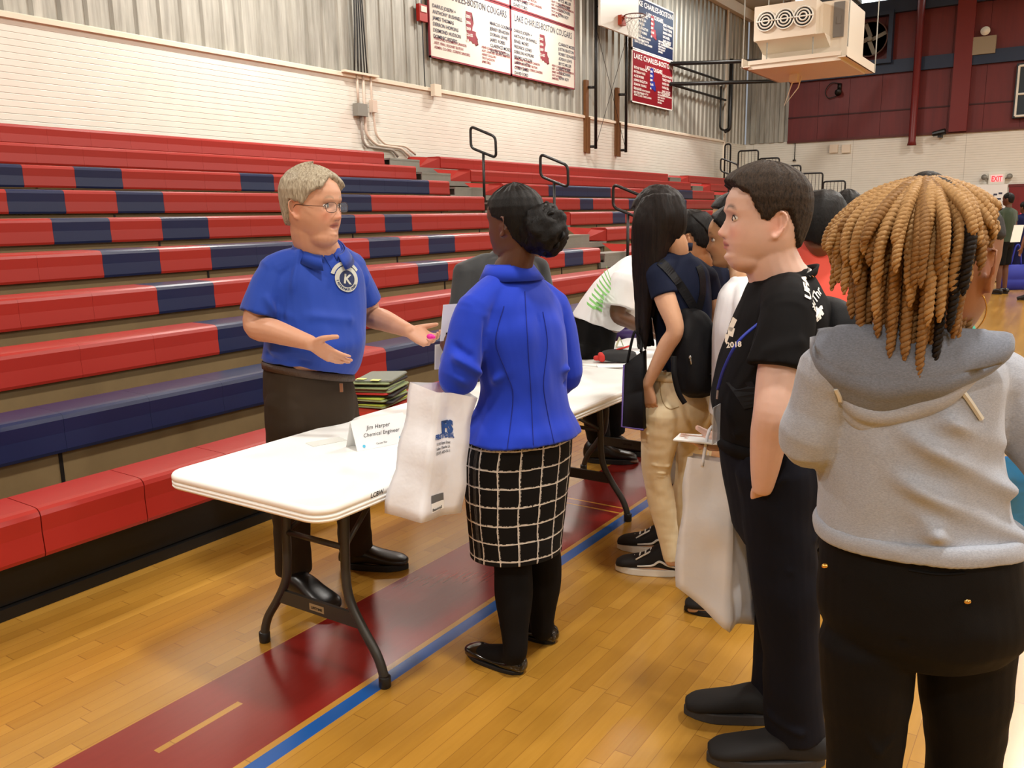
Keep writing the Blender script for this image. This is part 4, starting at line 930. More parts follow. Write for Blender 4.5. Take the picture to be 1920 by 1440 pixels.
def mat_hair(name, a, c, scale=(60, 60, 6), rough=.45, bump=.5):
    t = NT(name); n = t.noise(t.scaled(t.coord(), scale), 3, 5, .65)
    r = t.n.new('ShaderNodeValToRGB'); r.color_ramp.elements[0].position = .32; r.color_ramp.elements[1].position = .7
    r.color_ramp.elements[0].color = (*lin(a), 1); r.color_ramp.elements[1].color = (*lin(c), 1); t.link(n, r.inputs[0]); t.link(r.outputs[0], t.b.inputs['Base Color'])
    t.b.inputs['Roughness'].default_value = rough; t.b.inputs['Specular IOR Level'].default_value = .2; t.bump(n, bump, .004); return t.m
def mat_cloth(name, c, var=.1, weave=700, rough=.82, bump=.15, sheen=.15, heather=0):
    if sum(c) < 150: sheen = 0
    t = NT(name); co = t.coord(); n = t.noise(co, 6, 4, .6); cl = lin(c)
    col = t.mix(n, tuple(v * (1 - var) for v in cl), tuple(min(1, v * (1 + var)) for v in cl))
    if heather:
        h = t.noise(t.scaled(co, (1, 1, 2.5)), 240, 3, .7); h = t.math('MULTIPLY', t.math('SUBTRACT', h, .35), 2.5, clamp=True); col = t.mix(h, tuple(v * (1 - heather) for v in cl), col)
    t.link(col, t.b.inputs['Base Color']); t.b.inputs['Roughness'].default_value = rough; t.b.inputs['Sheen Weight'].default_value = sheen
    t.b.inputs['Specular IOR Level'].default_value = .25 if sum(c) > 150 else .12
    t.bump(t.math('ADD', t.noise(co, weave, 2, .5), t.math('MULTIPLY', t.noise(co, 22, 3, .6), 3)), bump, .0016); return t.m
m_sclera = M('eye_white', (225, 218, 210), .25); m_lash = M('lashes', (26, 18, 14), .6); m_skin = mat_skin('skin')
def person(label, loc, group=None): 
    return thing('person', label, 'person', (loc[0], loc[1], 0), 0, group)
def band(b, c, ax, u, v, rx, ry, h, th, a0=0, a1=360, flare=0, n=40, dip=None):
    """a strip of cloth wrapped round an axis (collar, cuff, belt)"""
    c, ax, u, v = V(c), V(ax).normalized(), V(u), V(v); full = abs(a1 - a0) >= 359.9; N = n if full else n + 1; R = []
    for k in range(N):
        a = math.radians(a0 + (a1 - a0) * k / n); dr = u * math.cos(a) * 1 + v * math.sin(a); dz = dip(math.degrees(a)) if dip else 0
        def P(e, z, fl): return c + u * (math.cos(a) * (rx + e + fl)) + v * (math.sin(a) * (ry + e + fl)) + ax * (z + dz)
        R.append([P(0, 0, 0), P(th, 0, 0), P(th, h, flare), P(0, h, flare)])
    vs = [[b.verts.new(p) for p in r] for r in R]
    for i in range(N if full else N - 1):
        A, C = vs[i], vs[(i + 1) % N]
        for k in range(4): b.faces.new((A[k], A[(k + 1) % 4], C[(k + 1) % 4], C[k]))
    if not full: b.faces.new(vs[0][::-1]); b.faces.new(vs[-1])
    bmesh.ops.recalc_face_normals(b, faces=b.faces)
def ribbon(name, pts, w, th, mat, parent, target, n=None, sub=8):
    from mathutils.bvhtree import BVHTree
    n = n or -HF; bv = BVHTree.FromPolygons([x.co.copy() for x in target.data.vertices], [tuple(q.vertices) for q in target.data.polygons]); P = [V(crom([tuple(q) for q in pts], i / sub)) for i in range((len(pts) - 1) * sub + 1)]; R = []
    def pr(q):
        h_ = bv.ray_cast(q + n * .35, -n, .8); return h_[0] if h_[0] is not None else None
    last = None
    for i, q in enumerate(P):
        d = (P[min(i + 1, len(P) - 1)] - P[max(i - 1, 0)]).normalized(); s_ = d.cross(n).normalized(); a, c = pr(q + s_ * w), pr(q - s_ * w)
        if a is None or c is None: continue
        R.append([a - n * .004, a + n * th, c + n * th, c - n * .004])
    b = B()
    if len(R) > 1: ringloft(b, R); bmesh.ops.recalc_face_normals(b, faces=b.faces)
    return obj(name, b, mat, parent)
def patch(name, P, s, u, v, n, mat, parent, target, off=.002, fn=None):
    """flat decal grid projected onto a garment mesh along -n; fn(b, proj) draws it"""
    from mathutils.bvhtree import BVHTree
    bv = BVHTree.FromPolygons([x.co.copy() for x in target.data.vertices], [tuple(p.vertices) for p in target.data.polygons]); n = V(n).normalized()
    def proj(p):
        hit = bv.ray_cast(p + n * .3, -n, .6)
        return (hit[0] + n * off) if hit[0] is not None else p
    b = B(); fn(b, proj); return obj(name, b, mat, parent)
# ================================================================ MAN IN THE BLUE POLO
m_polo = mat_cloth('royal_polo_cloth', (26, 62, 158), .08, 900, .7, .12)
m_brownpant = mat_cloth('dark_brown_twill', (52, 42, 32), .12, 800, .75)
m_belt = M('braided_brown_leather', (62, 42, 26), .5, bump=.8, bs=120, bd=.004); m_shoeblk = M('black_shoe_leather', (20, 17, 16), .32); m_soleblk = M('black_rubber', (16, 15, 15), .6)
m_greyhair = mat_hair('silver_sandy_hair', (118, 104, 82), (196, 186, 164), (50, 50, 8), .5, .5)
SK_MAN = (204, 152, 122)
p = person('person in royal blue polo shirt and brown trousers gesturing behind the nearest table', at(580, 1085, 3.48))
fa = -55
H = Head(at(590, 385, 3.44), -27, 1.15, pitch=-3, nose=1.1, open=.008, wide=.13)
b = B(); H.build(b); neck(b, H, at(600, 470, 3.5), .076, .084); ball(b, H.w((0, .035, -.105)), .052 * 1.15, (1.0, 1.0, .7), H.X, H.Y, H.Z)
loft(b, [sec(602, 478, 3.5, fa, .085, .075), sec(592, 505, 3.5, fa, .17, .10), sec(590, 550, 3.5, fa, .18, .13), sec(590, 630, 3.5, fa, .175, .18), sec(582, 700, 3.5, fa, .17, .15), sec(583, 745, 3.5, fa, .165, .13)])
shR, elR, wrR = at(512, 505, 3.39), at(480, 610, 3.33), at(582, 643, 3.14)
shL, elL, wrL = at(660, 500, 3.62), at(694, 590, 3.70), at(766, 620, 3.50)
limb(b, [(shR - UP * .03 + HR * .02, .045), ((shR + elR) / 2, .056), (elR, .050), (elR * .65 + wrR * .35, .047), (elR * .15 + wrR * .85, .033), (wrR, .029)])
limb(b, [(shL - UP * .03 - HR * .02, .045), ((shL + elL) / 2, .056), (elL, .050), (elL * .65 + wrL * .35, .047), (elL * .15 + wrL * .85, .033), (wrL, .029)])
def cam3(r, h, z): return HR * r + HF * h + UP * z
dR = cam3(.86, -.12, -.52); nR = cam3(.15, .75, .55); hand(b, wrR, dR, nR, dR.cross(nR), 1.0, (.12, .16, .22, .3), .75, .15, .05)
dL = cam3(.86, -.1, -.42); nL = cam3(-.1, -.6, .75); hand(b, wrL, dL, nL, nL.cross(dL), 1.0, (.62, .7, .8, .9), .55, .35, .02)
hpR, knR, anR = at(548, 755, 3.42), at(545, 925, 3.42), at(552, 1080, 3.44); hpL, knL, anL = at(622, 750, 3.58), at(655, 900, 3.62), at(668, 1035, 3.70)
limb(b, [(hpR, .085), (knR, .055), (anR, .04)]); limb(b, [(hpL, .085), (knL, .055), (anL, .04)])
fR, fL = atZ(556, 1118, 0), atZ(655, 1062, 0); dfR, dfL = D(-42), D(-8)
foot(b, fR, dfR); foot(b, fL, dfL)
me = remesh(b, .0048, 2); H.colors(me, SK_MAN, (178, 108, 92), (150, 120, 92), red=(1.08, .82, .78)); obj('body', me, m_skin, p, True)
H.eyes(p, (60, 70, 72))
HL = [(0, .088), (25, .072), (40, .052), (55, .046), (68, .030), (80, -.004), (90, .004), (104, .012), (118, -.052), (140, -.074), (180, -.080)]
H.hair(HL, lambda th, z: .012 + .010 * max(0, -math.cos(th)) + .006 * gz(z, .07, .05), m_greyhair, p, detail=.0055, freq=34)
# glasses
def glasses(H, parent, mat, lensmat, w=.026, hgt=.017, y=.098, drop=-.004, label=None):
    g = B()
    for sx in (-1, 1):
        c = (sx * .033, y, drop); P = [H.w((c[0] + w * se(math.cos(a), .75), y - 1.2 * (abs(c[0] + w * math.cos(a))) ** 2 * 1.2, c[2] + hgt * se(math.sin(a), .75))) for a in [2 * PI * k / 28 for k in range(28)]]
        tube(g, P, .0011, 6, closed=True)
        tube(g, [H.w((sx * (.033 + w), y - .004, drop + .004)), H.w((sx * .070, y - .02, drop + .004)), H.w((sx * .0805, .04, drop + .004)), H.w((sx * .0815, -.012, drop + .006)), H.w((sx * .078, -.026, drop - .01))], .0013, 6, 4)
    tube(g, [H.w((-.008, y, drop + .004)), H.w((0, y + .004, drop + .007)), H.w((.008, y, drop + .004))], .0012, 6, 3)
    o = obj('glasses', g, mat, parent, True, label)
    for sx in (-1, 1):
        g = B(); vs = [g.verts.new(H.w((sx * .033 + w * .96 * se(math.cos(a), .75), y - 1.4 * (abs(sx * .033 + w * math.cos(a))) ** 2, drop + hgt * .96 * se(math.sin(a), .75)))) for a in [2 * PI * k / 24 for k in range(24)]]; f = g.faces.new(vs)
        r = bmesh.ops.extrude_face_region(g, geom=[f]); [setattr(v, 'co', v.co + H.Y * .0012) for v in r['geom'] if isinstance(v, bmesh.types.BMVert)]
        obj('lens', g, lensmat, o)
    return o
m_lens = M('spectacle_lens', (235, 240, 242), .05, alpha=.045); m_frame = M('bronze_frame', (64, 40, 32), .3, .6)
glasses(H, p, m_frame, m_lens, y=.100)
# polo shirt
b = B()
loft(b, [sec(602, 476, 3.5, fa, .088, .078), sec(595, 495, 3.5, fa, .16, .108), sec(590, 520, 3.5, fa, .205, .135), sec(590, 560, 3.5, fa, .21, .16), sec(592, 610, 3.49, fa, .205, .195), sec(592, 642, 3.48, fa, .205, .215), wsec(at(586, 668, 3.49), D(fa + 90) - UP * .16, D(fa), .2, .20), wsec(at(578, 688, 3.5), D(fa + 90) - UP * .24, D(fa) + UP * .0, .192, .180)], 36, 5, True, False)
yoke(b, at(601, 486, 3.5), (shR, shL), .07, .068)
for sh, el, f in ((shR, elR, .82), (shL, elL, .74)):
    e = sh.lerp(el, f); limb(b, [(sh + UP * -.012, .066), (sh.lerp(el, .35), .074), (e, .078)], 20, 5, True, False)
me = remesh(b, .0062, 3)
def A3(px, py, h): return at(px, py, h)
wrinkle(me, .012, (7, 7, 3.5), [(A3(500, 560, 3.3), A3(545, 640, 3.25), .016, .017), (A3(520, 585, 3.3), A3(590, 610, 3.25), .018, .015), (A3(560, 470, 3.4), A3(545, 560, 3.3), .012, .012), (A3(600, 690, 3.27), A3(500, 665, 3.35), .014, -.008), (A3(655, 600, 3.4), A3(560, 590, 3.27), .02, .012), (A3(532, 515, 3.32), A3(528, 600, 3.3), .010, -.014), (A3(690, 520, 3.6), A3(678, 580, 3.55), .012, .006)], 2)
shirt = obj('polo_shirt', me, m_polo, p, True)
# collar, placket, button, emblem
nb = at(603, 466, 3.49); u_, v_ = D(fa + 90), D(fa)
b = B(); band(b, nb + UP * .012 - v_ * .004, (UP - v_ * .30), u_, v_ - UP * .5, .094, .088, -.046, .005, 112, 428, .026, 48, lambda a: .004); band(b, nb - UP * .012 - v_ * .004, (UP - v_ * .30), u_, v_ - UP * .5, .090, .084, .026, .004, 106, 434, 0, 40, lambda a: .004)
obj('collar', b, m_polo, p, True)
def leaf(b, pts, n, th):
    vs = [b.verts.new(V(q)) for q in pts]; f = b.faces.new(vs); r = bmesh.ops.extrude_face_region(b, geom=[f]); [setattr(v, 'co', v.co + V(n) * th) for v in r['geom'] if isinstance(v, bmesh.types.BMVert)]
def dec(b, proj):
    a0, a1 = at(598, 474, 3.3), at(640, 545, 3.3); dn = (a1 - a0).normalized(); sd = dn.cross(HF).normalized() * .0145
    n = 12; vs = [[b.verts.new(proj(a0.lerp(a1, i / n) + sd * s_)) for s_ in (-1, 1)] for i in range(n + 1)]
    for i in range(n): b.faces.new((vs[i][0], vs[i][1], vs[i + 1][1], vs[i + 1][0]))
patch('placket', None, 1, None, None, -HF, m_polo, p, shirt, .004, dec)
ec = at(690, 527, 3.3); en = (HR * .6 - HF * .8).normalized(); eu = (at(675, 524, 3.3) - at(655, 514, 3.3)).normalized(); ew = eu.cross(-HF).normalized(); ew = ew if ew.z > 0 else -ew
eu = (HR * .8 + HF * .6 - UP * .22).normalized(); ew = en.cross(eu).normalized()
def disc(b, proj, c, r, nr=5, ns=26, r0=0):
    rings = []
    for i in range(nr + 1):
        rr = r0 + (r - r0) * i / nr; rings.append([b.verts.new(proj(c + eu * (rr * math.cos(a)) + ew * (rr * math.sin(a)))) for a in [2 * PI * k / ns for k in range(ns)]] if rr > 0 else [b.verts.new(proj(c))])
    for i in range(nr):
        A, C = rings[i], rings[i + 1]
        for k in range(ns):
            if len(A) == 1: b.faces.new((A[0], C[k], C[(k + 1) % ns]))
            else: b.faces.new((A[k], A[(k + 1) % ns], C[(k + 1) % ns], C[k]))
m_emb = M('embroidery_silver', (196, 198, 188), .7, bump=.5, bs=700); m_embn = M('embroidery_navy', (34, 46, 84), .7)
em = patch('emblem', None, 1, None, None, en, m_emb, shirt, shirt, .0055, lambda b, pr: disc(b, pr, ec, .052, 5, 28, .034))
patch('emblem_centre', None, 1, None, None, en, m_embn, shirt, shirt, .0052, lambda b, pr: disc(b, pr, ec, .033))
patch('emblem_letter', None, 1, None, None, en, m_emb, shirt, shirt, .0066, lambda b, pr: add_text(b, 'K', ec - eu * .017 - ew * .018, eu, ew, .052, .0016, proj=pr))
def ringtxt(b, pr):
    for i, ch in enumerate('INTERNATIONAL'):
        a = math.radians(200 + i * 11.5); rad = (eu * math.cos(a) + ew * math.sin(a)); tg = (-eu * math.sin(a) + ew * math.cos(a))
        add_text(b, ch, ec + rad * .046 - tg * .004, tg, -rad, .012, .0006, proj=pr)
patch('emblem_ring_letters', None, 1, None, None, en, m_embn, shirt, shirt, .0066, ringtxt)
def arc(b, pr):
    n = 14; vs = []
    for i in range(n + 1):
        a = math.radians(40 + 130 * i / n); rad = eu * math.cos(a) + ew * math.sin(a); vs.append([b.verts.new(pr(ec + rad * r)) for r in (.056, .070)])
    for i in range(n): b.faces.new((vs[i][0], vs[i][1], vs[i + 1][1], vs[i + 1][0]))
patch('emblem_scroll', None, 1, None, None, en, m_emb, shirt, shirt, .0056, arc)
# trousers
b = B()
loft(b, [wsec(at(580, 668, 3.5), D(fa + 90) - UP * .22, D(fa), .176, .160), wsec(at(580, 690, 3.5), D(fa + 90) - UP * .22, D(fa), .181, .166), sec(578, 715, 3.5, fa, .186, .168), sec(583, 755, 3.5, fa, .188, .158), sec(587, 800, 3.5, fa, .17, .14)], 32, 4, False, True)
def leg(b, hp, kn, an, r=(.108, .092, .078, .082), end=None): limb(b, [(hp, r[0]), (hp.lerp(kn, .5), (r[0] + r[1]) / 2), (kn, r[1]), (kn.lerp(an, .5), r[2]), (an, r[3])], 22, 5, True, False)
leg(b, hpR, knR, anR + UP * .02, (.112, .094, .08, .078)); leg(b, hpL, knL, anL + UP * .02, (.112, .094, .08, .078))
me = remesh(b, .0072, 3); wrinkle(me, .006, (6, 6, 9), [(A3(520, 720, 3.3), A3(512, 790, 3.3), .006, -.006)], 5); obj('trousers', me, m_brownpant, p, True)
b = B(); band(b, at(580, 702, 3.5), UP, D(fa + 90) - UP * .22, D(fa), .184, .168, .030, .006, 0, 360); o = obj('belt', b, m_belt, p, True)
b = B(); obox(b, at(640, 727, 3.33), HR, UP, HF, .006, .017, .004); obj('belt_loop', b, M('tan_leather', (120, 74, 44), .5), o)
shoe(p, fR - V(dfR) * .03, dfR, .31, .115, m_shoeblk, m_soleblk, 'low', .026); shoe(p, fL - V(dfL) * .03, dfL, .31, .115, m_shoeblk, m_soleblk, 'low', .026)
pk = wrL + V(dL).normalized() * .12 + UP * .012
b = B(); ball(b, at(807, 631, 3.40), .013, (1.2, 1, .9), HR, HF, UP, 12); ball(b, at(813, 632, 3.395), .009, (.9, 1, .9), HR, HF, UP, 10); tag(obj('pink_toy', b, M('hot_pink_rubber', (226, 40, 150), .4), None, True), 'small hot pink rubber piece between the fingers of the person in blue polo', 'toy')
# ================================================================ WOMAN IN THE BLUE BLAZER
m_blazer = mat_cloth('cobalt_blazer_cloth', (24, 58, 190), .07, 900, .75, .10)
m_blackcloth = mat_cloth('black_cloth', (16, 15, 15), .1, 800, .8); m_tights = M('black_tights', (17, 15, 15), .75, spec=.15)
m_patent = M('black_patent', (12, 11, 11), .12, coat=.6)
m_blackhair = mat_hair('black_hair', (7, 6, 6), (20, 17, 16), (40, 40, 14), .5, .6)
def mat_windowpane():
    t = NT('windowpane_cloth'); uv = t.n.new('ShaderNodeAttribute'); uv.attribute_name = 'wrap'; s_ = t.n.new('ShaderNodeSeparateXYZ'); t.link(uv.outputs['Vector'], s_.inputs[0]); u, v = s_.outputs[0], s_.outputs[1]
    nz = t.noise(t.scaled(uv.outputs['Vector'], (30, 30, 1)), 3, 4, .7); wob = t.noise(uv.outputs['Vector'], 9, 3, .6)
    def lines(c, per, off, hw, sd):
        q = t.math('ADD', t.math('MULTIPLY', c, 1 / per), t.math('ADD', off, t.math('MULTIPLY', t.math('SUBTRACT', wob, .5), .22)))
        d = t.math('ABSOLUTE', t.math('SUBTRACT', t.math('FRACT', q), .5)); a = t.math('LESS_THAN', d, hw)
        d2 = t.math('ABSOLUTE', t.math('SUBTRACT', t.math('FRACT', t.math('ADD', q, .055)), .5)); a2 = t.math('MULTIPLY', t.math('LESS_THAN', d2, hw * .45), t.math('GREATER_THAN', nz, .5))
        return t.math('MAXIMUM', t.math('MULTIPLY', a, t.math('GREATER_THAN', nz, .36)), a2)
    L = t.math('MAXIMUM', lines(u, .0735, .1, .028, 0), lines(v, .064, .3, .032, 1))
    t.link(t.mix(L, lin((14, 13, 13)), lin((218, 214, 208))), t.b.inputs['Base Color']); t.b.inputs['Roughness'].default_value = .8; t.b.inputs['Specular IOR Level'].default_value = .2
    return t.m
m_pane = mat_windowpane()
SK_W = (92, 58, 42)
p = person('person in cobalt blue blazer and black and white checked skirt, back to the camera', at(975, 1240, 2.82))
fa = 132
H = Head(at(963, 417, 2.86), 140, .97, pitch=-2)
b = B(); H.build(b); neck(b, H, at(957, 510, 2.87), .052, .062)
loft(b, [sec(957, 515, 2.87, fa, .065, .06), sec(962, 548, 2.86, fa, .12, .08), sec(966, 620, 2.85, fa, .165, .105), sec(978, 720, 2.85, fa, .14, .11), sec(976, 840, 2.85, fa, .18, .15), sec(972, 900, 2.84, fa, .165, .14)])
shL, elL, wrL = at(886, 578, 2.72), at(858, 706, 2.70), at(852, 668, 2.93)
shR, elR, wrR = at(1040, 576, 2.99), at(1058, 705, 3.03), at(985, 690, 3.14)
for s_, e_, w_ in ((shL, elL, wrL), (shR, elR, wrR)): limb(b, [(s_.lerp(e_, .12), .04), (s_.lerp(e_, .5), .044), (e_, .04), (e_.lerp(w_, .4), .038), (w_, .026)])
dL = cam3(-.35, .5, .6); nL = cam3(.5, .5, -.1); hand(b, wrL, dL, nL, nL.cross(dL), .9, (.5, .55, .6, .6), .7, .3)
dR = cam3(-.9, .2, .1); nR = cam3(0, -.3, -.9); hand(b, wrR, dR, nR, dR.cross(nR), .9)
hN, kN, aN = at(955, 900, 2.80), at(962, 1062, 2.80), at(966, 1222, 2.73); hF_, kF, aF = at(1000, 900, 2.9), at(1018, 1050, 2.91), at(1016, 1180, 2.93)
fN, fF = atZ(972, 1262, 0), atZ(1032, 1205, 0); df = D(140)
limb(b, [(hN.lerp(hF_, .35), .075), (kN, .055), (kN.lerp(aN, .35), .058), (kN.lerp(aN, .75), .038), (aN, .035)]); limb(b, [(hF_.lerp(hN, .35), .075), (kF, .055), (kF.lerp(aF, .35), .058), (kF.lerp(aF, .75), .038), (aF, .035)])
foot(b, fN, df, .235, .9); foot(b, fF, df, .235, .9)
me = remesh(b, .0055, 2); H.colors(me, SK_W, (120, 62, 60)); obj('body', me, m_skin, p, True)
# tights
b = B()
for h_, k_, a_, f_ in ((hN, kN, aN, fN), (hF_, kF, aF, fF)):
    limb(b, [(h_.lerp(k_, .62), .066), (k_, .067), (k_.lerp(a_, .35), .067), (k_.lerp(a_, .72), .050), (a_, .042), (f_ + UP * .06 + V(df) * .03, .042)], 20, 5)
    loft(b, [wsec(f_ + V(df) * .235 * f + UP * z, V((-df.y, df.x, 0)), UP, w_, hh, 2.3) for f, z, w_, hh in ((.06, .04, .030, .034), (.25, .045, .036, .042), (.5, .036, .040, .032), (.8, .024, .042, .018), (.95, .018, .032, .012))], 16, 3)
me = remesh(b, .006, 3); obj('tights', me, m_tights, p, True)
shoe(p, fN - V(df) * .018, df, .262, .094, m_patent, m_soleblk, 'flat', .012); shoe(p, fF - V(df) * .018, df, .262, .094, m_patent, m_soleblk, 'flat', .012)
# skirt
SK = [sec(976, 815, 2.85, fa, .198, .158), sec(972, 850, 2.85, fa, .203, .165), sec(970, 905, 2.845, fa, .198, .16), sec(969, 970, 2.84, fa, .186, .15), sec(968, 1010, 2.835, fa, .174, .148), sec(968, 1030, 2.835, fa, .172, .147)]
b = B(); wl = []; NS, SB = 72, 8; Q = [(*s[0], *s[1], *s[2], s[3], s[4], s[5]) for s in SK]; R = []; acc = 0; prev = None
for i in range((len(Q) - 1) * SB + 1):
    q = crom(Q, i / SB); c, u, v = V(q[0:3]), V(q[3:6]).normalized(), V(q[6:9]).normalized(); row = []
    if prev is not None: acc += (c - prev).length
    prev = c
    for k in range(NS):
        a = 2 * PI * k / NS; rr = 1 + .012 * math.sin(3 * a + 1) * (i / (len(Q) * SB)) + (.02 * gz(math.degrees(a), 205, 14) * (i / 30))
        row.append(c + u * (q[9] * rr * math.cos(a)) + v * (q[10] * rr * math.sin(a))); wl.append((a * .185, acc, 0))
    R.append(row)
R2 = [[p_.lerp(V(Q[-1][:3]), .03) for p_ in R[-1]], [p_.lerp(V(Q[-1][:3]) + UP * .05, .06) + UP * .04 for p_ in R[-1]]]
for r in R2: wl += [(2 * PI * k / NS * .185, acc, 0) for k in range(NS)]
ringloft(b, R + R2); me = bpy.data.meshes.new('skirt'); b.to_mesh(me); b.free(); at_ = me.attributes.new('wrap', 'FLOAT_VECTOR', 'POINT'); at_.data.foreach_set('vector', [x for q in wl for x in q])
obj('skirt', me, m_pane, p, True)
# blazer
b = B()
loft(b, [sec(957, 508, 2.87, fa, .075, .068), sec(960, 530, 2.865, fa, .115, .085), sec(963, 560, 2.86, fa, .165, .108), sec(965, 585, 2.86, fa, .18, .122), sec(967, 620, 2.85, fa, .186, .135), sec(976, 680, 2.85, fa, .170, .136), sec(982, 728, 2.85, fa, .160, .135), sec(980, 770, 2.85, fa, .178, .15), sec(977, 795, 2.85, fa, .205, .178), sec(975, 815, 2.85, fa, .224, .190)], 40, 5, True, False)
yoke(b, at(957, 530, 2.87), (shL, shR), .058, .060)
for s_, e_, w_ in ((shL, elL, wrL), (shR, elR, wrR)):
    limb(b, [(s_ - UP * .01, .062), (s_.lerp(e_, .45), .068), (e_, .066), (e_.lerp(w_, .5), .060), (e_.lerp(w_, .86), .050)], 20, 5, True, False)
pts = [at(838, 760, 2.9), at(848, 835, 2.83), at(880, 800, 2.82), at(868, 745, 2.88)]
me = remesh(b, .0062, 3)
wrinkle(me, .009, (8, 8, 5), [(at(845, 665, 2.62), at(900, 700, 2.66), .014, .020), (at(838, 700, 2.6), at(890, 735, 2.64), .013, .018), (at(850, 730, 2.6), at(905, 755, 2.66), .012, .016), (at(836, 640, 2.64), at(880, 668, 2.64), .014, -.010), (at(1000, 705, 2.75), at(1075, 690, 2.85), .012, .015), (at(960, 690, 2.72), at(900, 735, 2.7), .014, .014), (at(985, 735, 2.72), at(1075, 715, 2.85), .008, -.007), (at(1040, 610, 2.85), at(985, 640, 2.75), .018, .006), (at(905, 600, 2.68), at(912, 680, 2.68), .009, -.010), (at(1010, 590, 2.76), at(1014, 800, 2.72), .006, -.003)], 3)
bl = obj('blazer', me, m_blazer, p, True)
def seam(name, pts, parent, target, mat, w=.0016, off=.0012, n=-HF):
    from mathutils.bvhtree import BVHTree
    bv = BVHTree.FromPolygons([x.co.copy() for x in target.data.vertices], [tuple(q.vertices) for q in target.data.polygons]); P = []
    for i in range(len(pts) - 1):
        for k in range(8):
            q = V(crom([tuple(x) for x in pts], i + k / 8)); h_ = bv.ray_cast(q + n * .3, -n, .7)
            if h_[0] is not None: P.append(h_[0] + n * off)
    b = B()
    if len(P) > 2: tube(b, P, w, 5)
    return obj(name, b, mat, parent)
m_seamb = M('seam_dark_blue', (14, 34, 130), .8)
seam('back_seam', [at(x, y, 2.7) for x, y in ((945, 575), (930, 640), (950, 700), (962, 745), (950, 840))], bl, bl, m_seamb); seam('back_seam', [at(x, y, 2.7) for x, y in ((1020, 590), (1028, 650), (1020, 720), (1026, 770), (1040, 835))], bl, bl, m_seamb)
seam('back_seam', [at(x, y, 2.7) for x, y in ((985, 550), (990, 650), (996, 745), (1000, 842))], bl, bl, m_seamb)
b = B(); nb = at(958, 513, 2.868); u_, v_ = D(fa + 90), D(fa)
band(b, nb, (UP + v_ * .22), u_, v_, .080, .068, .030, .006, 150, 390, -.006, 36, lambda a: .004); band(b, nb + UP * .030 + v_ * .006, (UP + v_ * .2), u_, v_, .080, .068, -.050, .005, 140, 400, .030, 40, lambda a: 0)
obj('collar', b, m_blazer, p, True)
b = B(); vs = [b.verts.new(q) for q in (at(862, 745, 2.78), at(838, 762, 2.84), at(826, 776, 2.92), at(838, 806, 2.9), at(852, 838, 2.84), at(872, 840, 2.76))]; f = b.faces.new(vs); r = bmesh.ops.extrude_face_region(b, geom=[f]); [setattr(v, 'co', v.co + HF * .012 + HR * .01) for v in r['geom'] if isinstance(v, bmesh.types.BMVert)]
bmesh.ops.bevel(b, geom=b.edges[:], offset=.004, segments=2, affect='EDGES'); obj('front_flap', b, m_blazer, p, True)
# hair: slicked back with a low full bun
HLw = [(0, .085), (25, .078), (45, .062), (60, .045), (75, .012), (88, .002), (100, -.02), (115, -.06), (140, -.088), (180, -.10)]
def bun(b):
    c = H.w((-.012, -.118, -.030))
    R = []
    for i in range(1, 26):
        t = PI * i / 26; row = []
        for k in range(40):
            a = 2 * PI * k / 40; q = V((math.sin(t) * math.cos(a), math.sin(t) * math.sin(a), math.cos(t))); r_ = .082 * (1 + .16 * noise.noise(q * 2.2 + V((3, 1, 0))) + .12 * noise.noise(q * 6) + .05 * noise.noise(q * 16)); row.append(c + (H.X * q.x * 1.0 + H.Y * q.y * .95 + H.Z * q.z * 1.02) * r_)
        R.append(row)
    ringloft(b, R)
    random.seed(3)
    for i in range(46):
        q = V((random.gauss(0, 1), random.gauss(0, 1), random.gauss(0, 1))).normalized(); a0 = c + (H.X * q.x + H.Y * q.y + H.Z * q.z) * .066; tdir = q.cross(V((random.random(), random.random(), random.random()))).normalized(); P = [a0 + (H.X * tdir.x + H.Y * tdir.y + H.Z * tdir.z) * (s * .022) + (H.X * q.x + H.Y * q.y + H.Z * q.z) * (.014 - .012 * abs(s)) for s in (-1, -.5, 0, .5, 1)]
        tube(b, P, [.002, .006, .007, .006, .002], 6, 3)
H.hair(HLw, lambda th, z: .008 + .004 * max(0, -math.cos(th)), m_blackhair, p, detail=.003, freq=30, extra=bun)
# papers she holds
b = B(); cc = at(850, 604, 2.98); obox(b, cc, (HR * .9 + HF * .5).normalized(), (UP + HR * .12).normalized(), (HF * .9 - HR * .5).normalized(), .045, .064, .001); tag(obj('paper_sheet', b, m_paper), 'white sheet of paper held up by the person in the cobalt blazer', 'paper')
b = B(); obox(b, at(852, 648, 2.99), (HR * .9 + HF * .5).normalized(), (UP + HR * .12).normalized(), (HF * .9 - HR * .5).normalized(), .04, .05, .006); tag(obj('black_padfolio', b, m_blackcloth), 'black padfolio behind the raised white sheet', 'folder')
b = B(); obox(b, at(832, 668, 3.02), (HR * .9 + HF * .5).normalized(), (UP + HR * .05).normalized(), (HF * .9 - HR * .5).normalized(), .035, .045, .001); tag(obj('paper_card', b, m_paper), 'white card hanging below the black padfolio', 'paper')
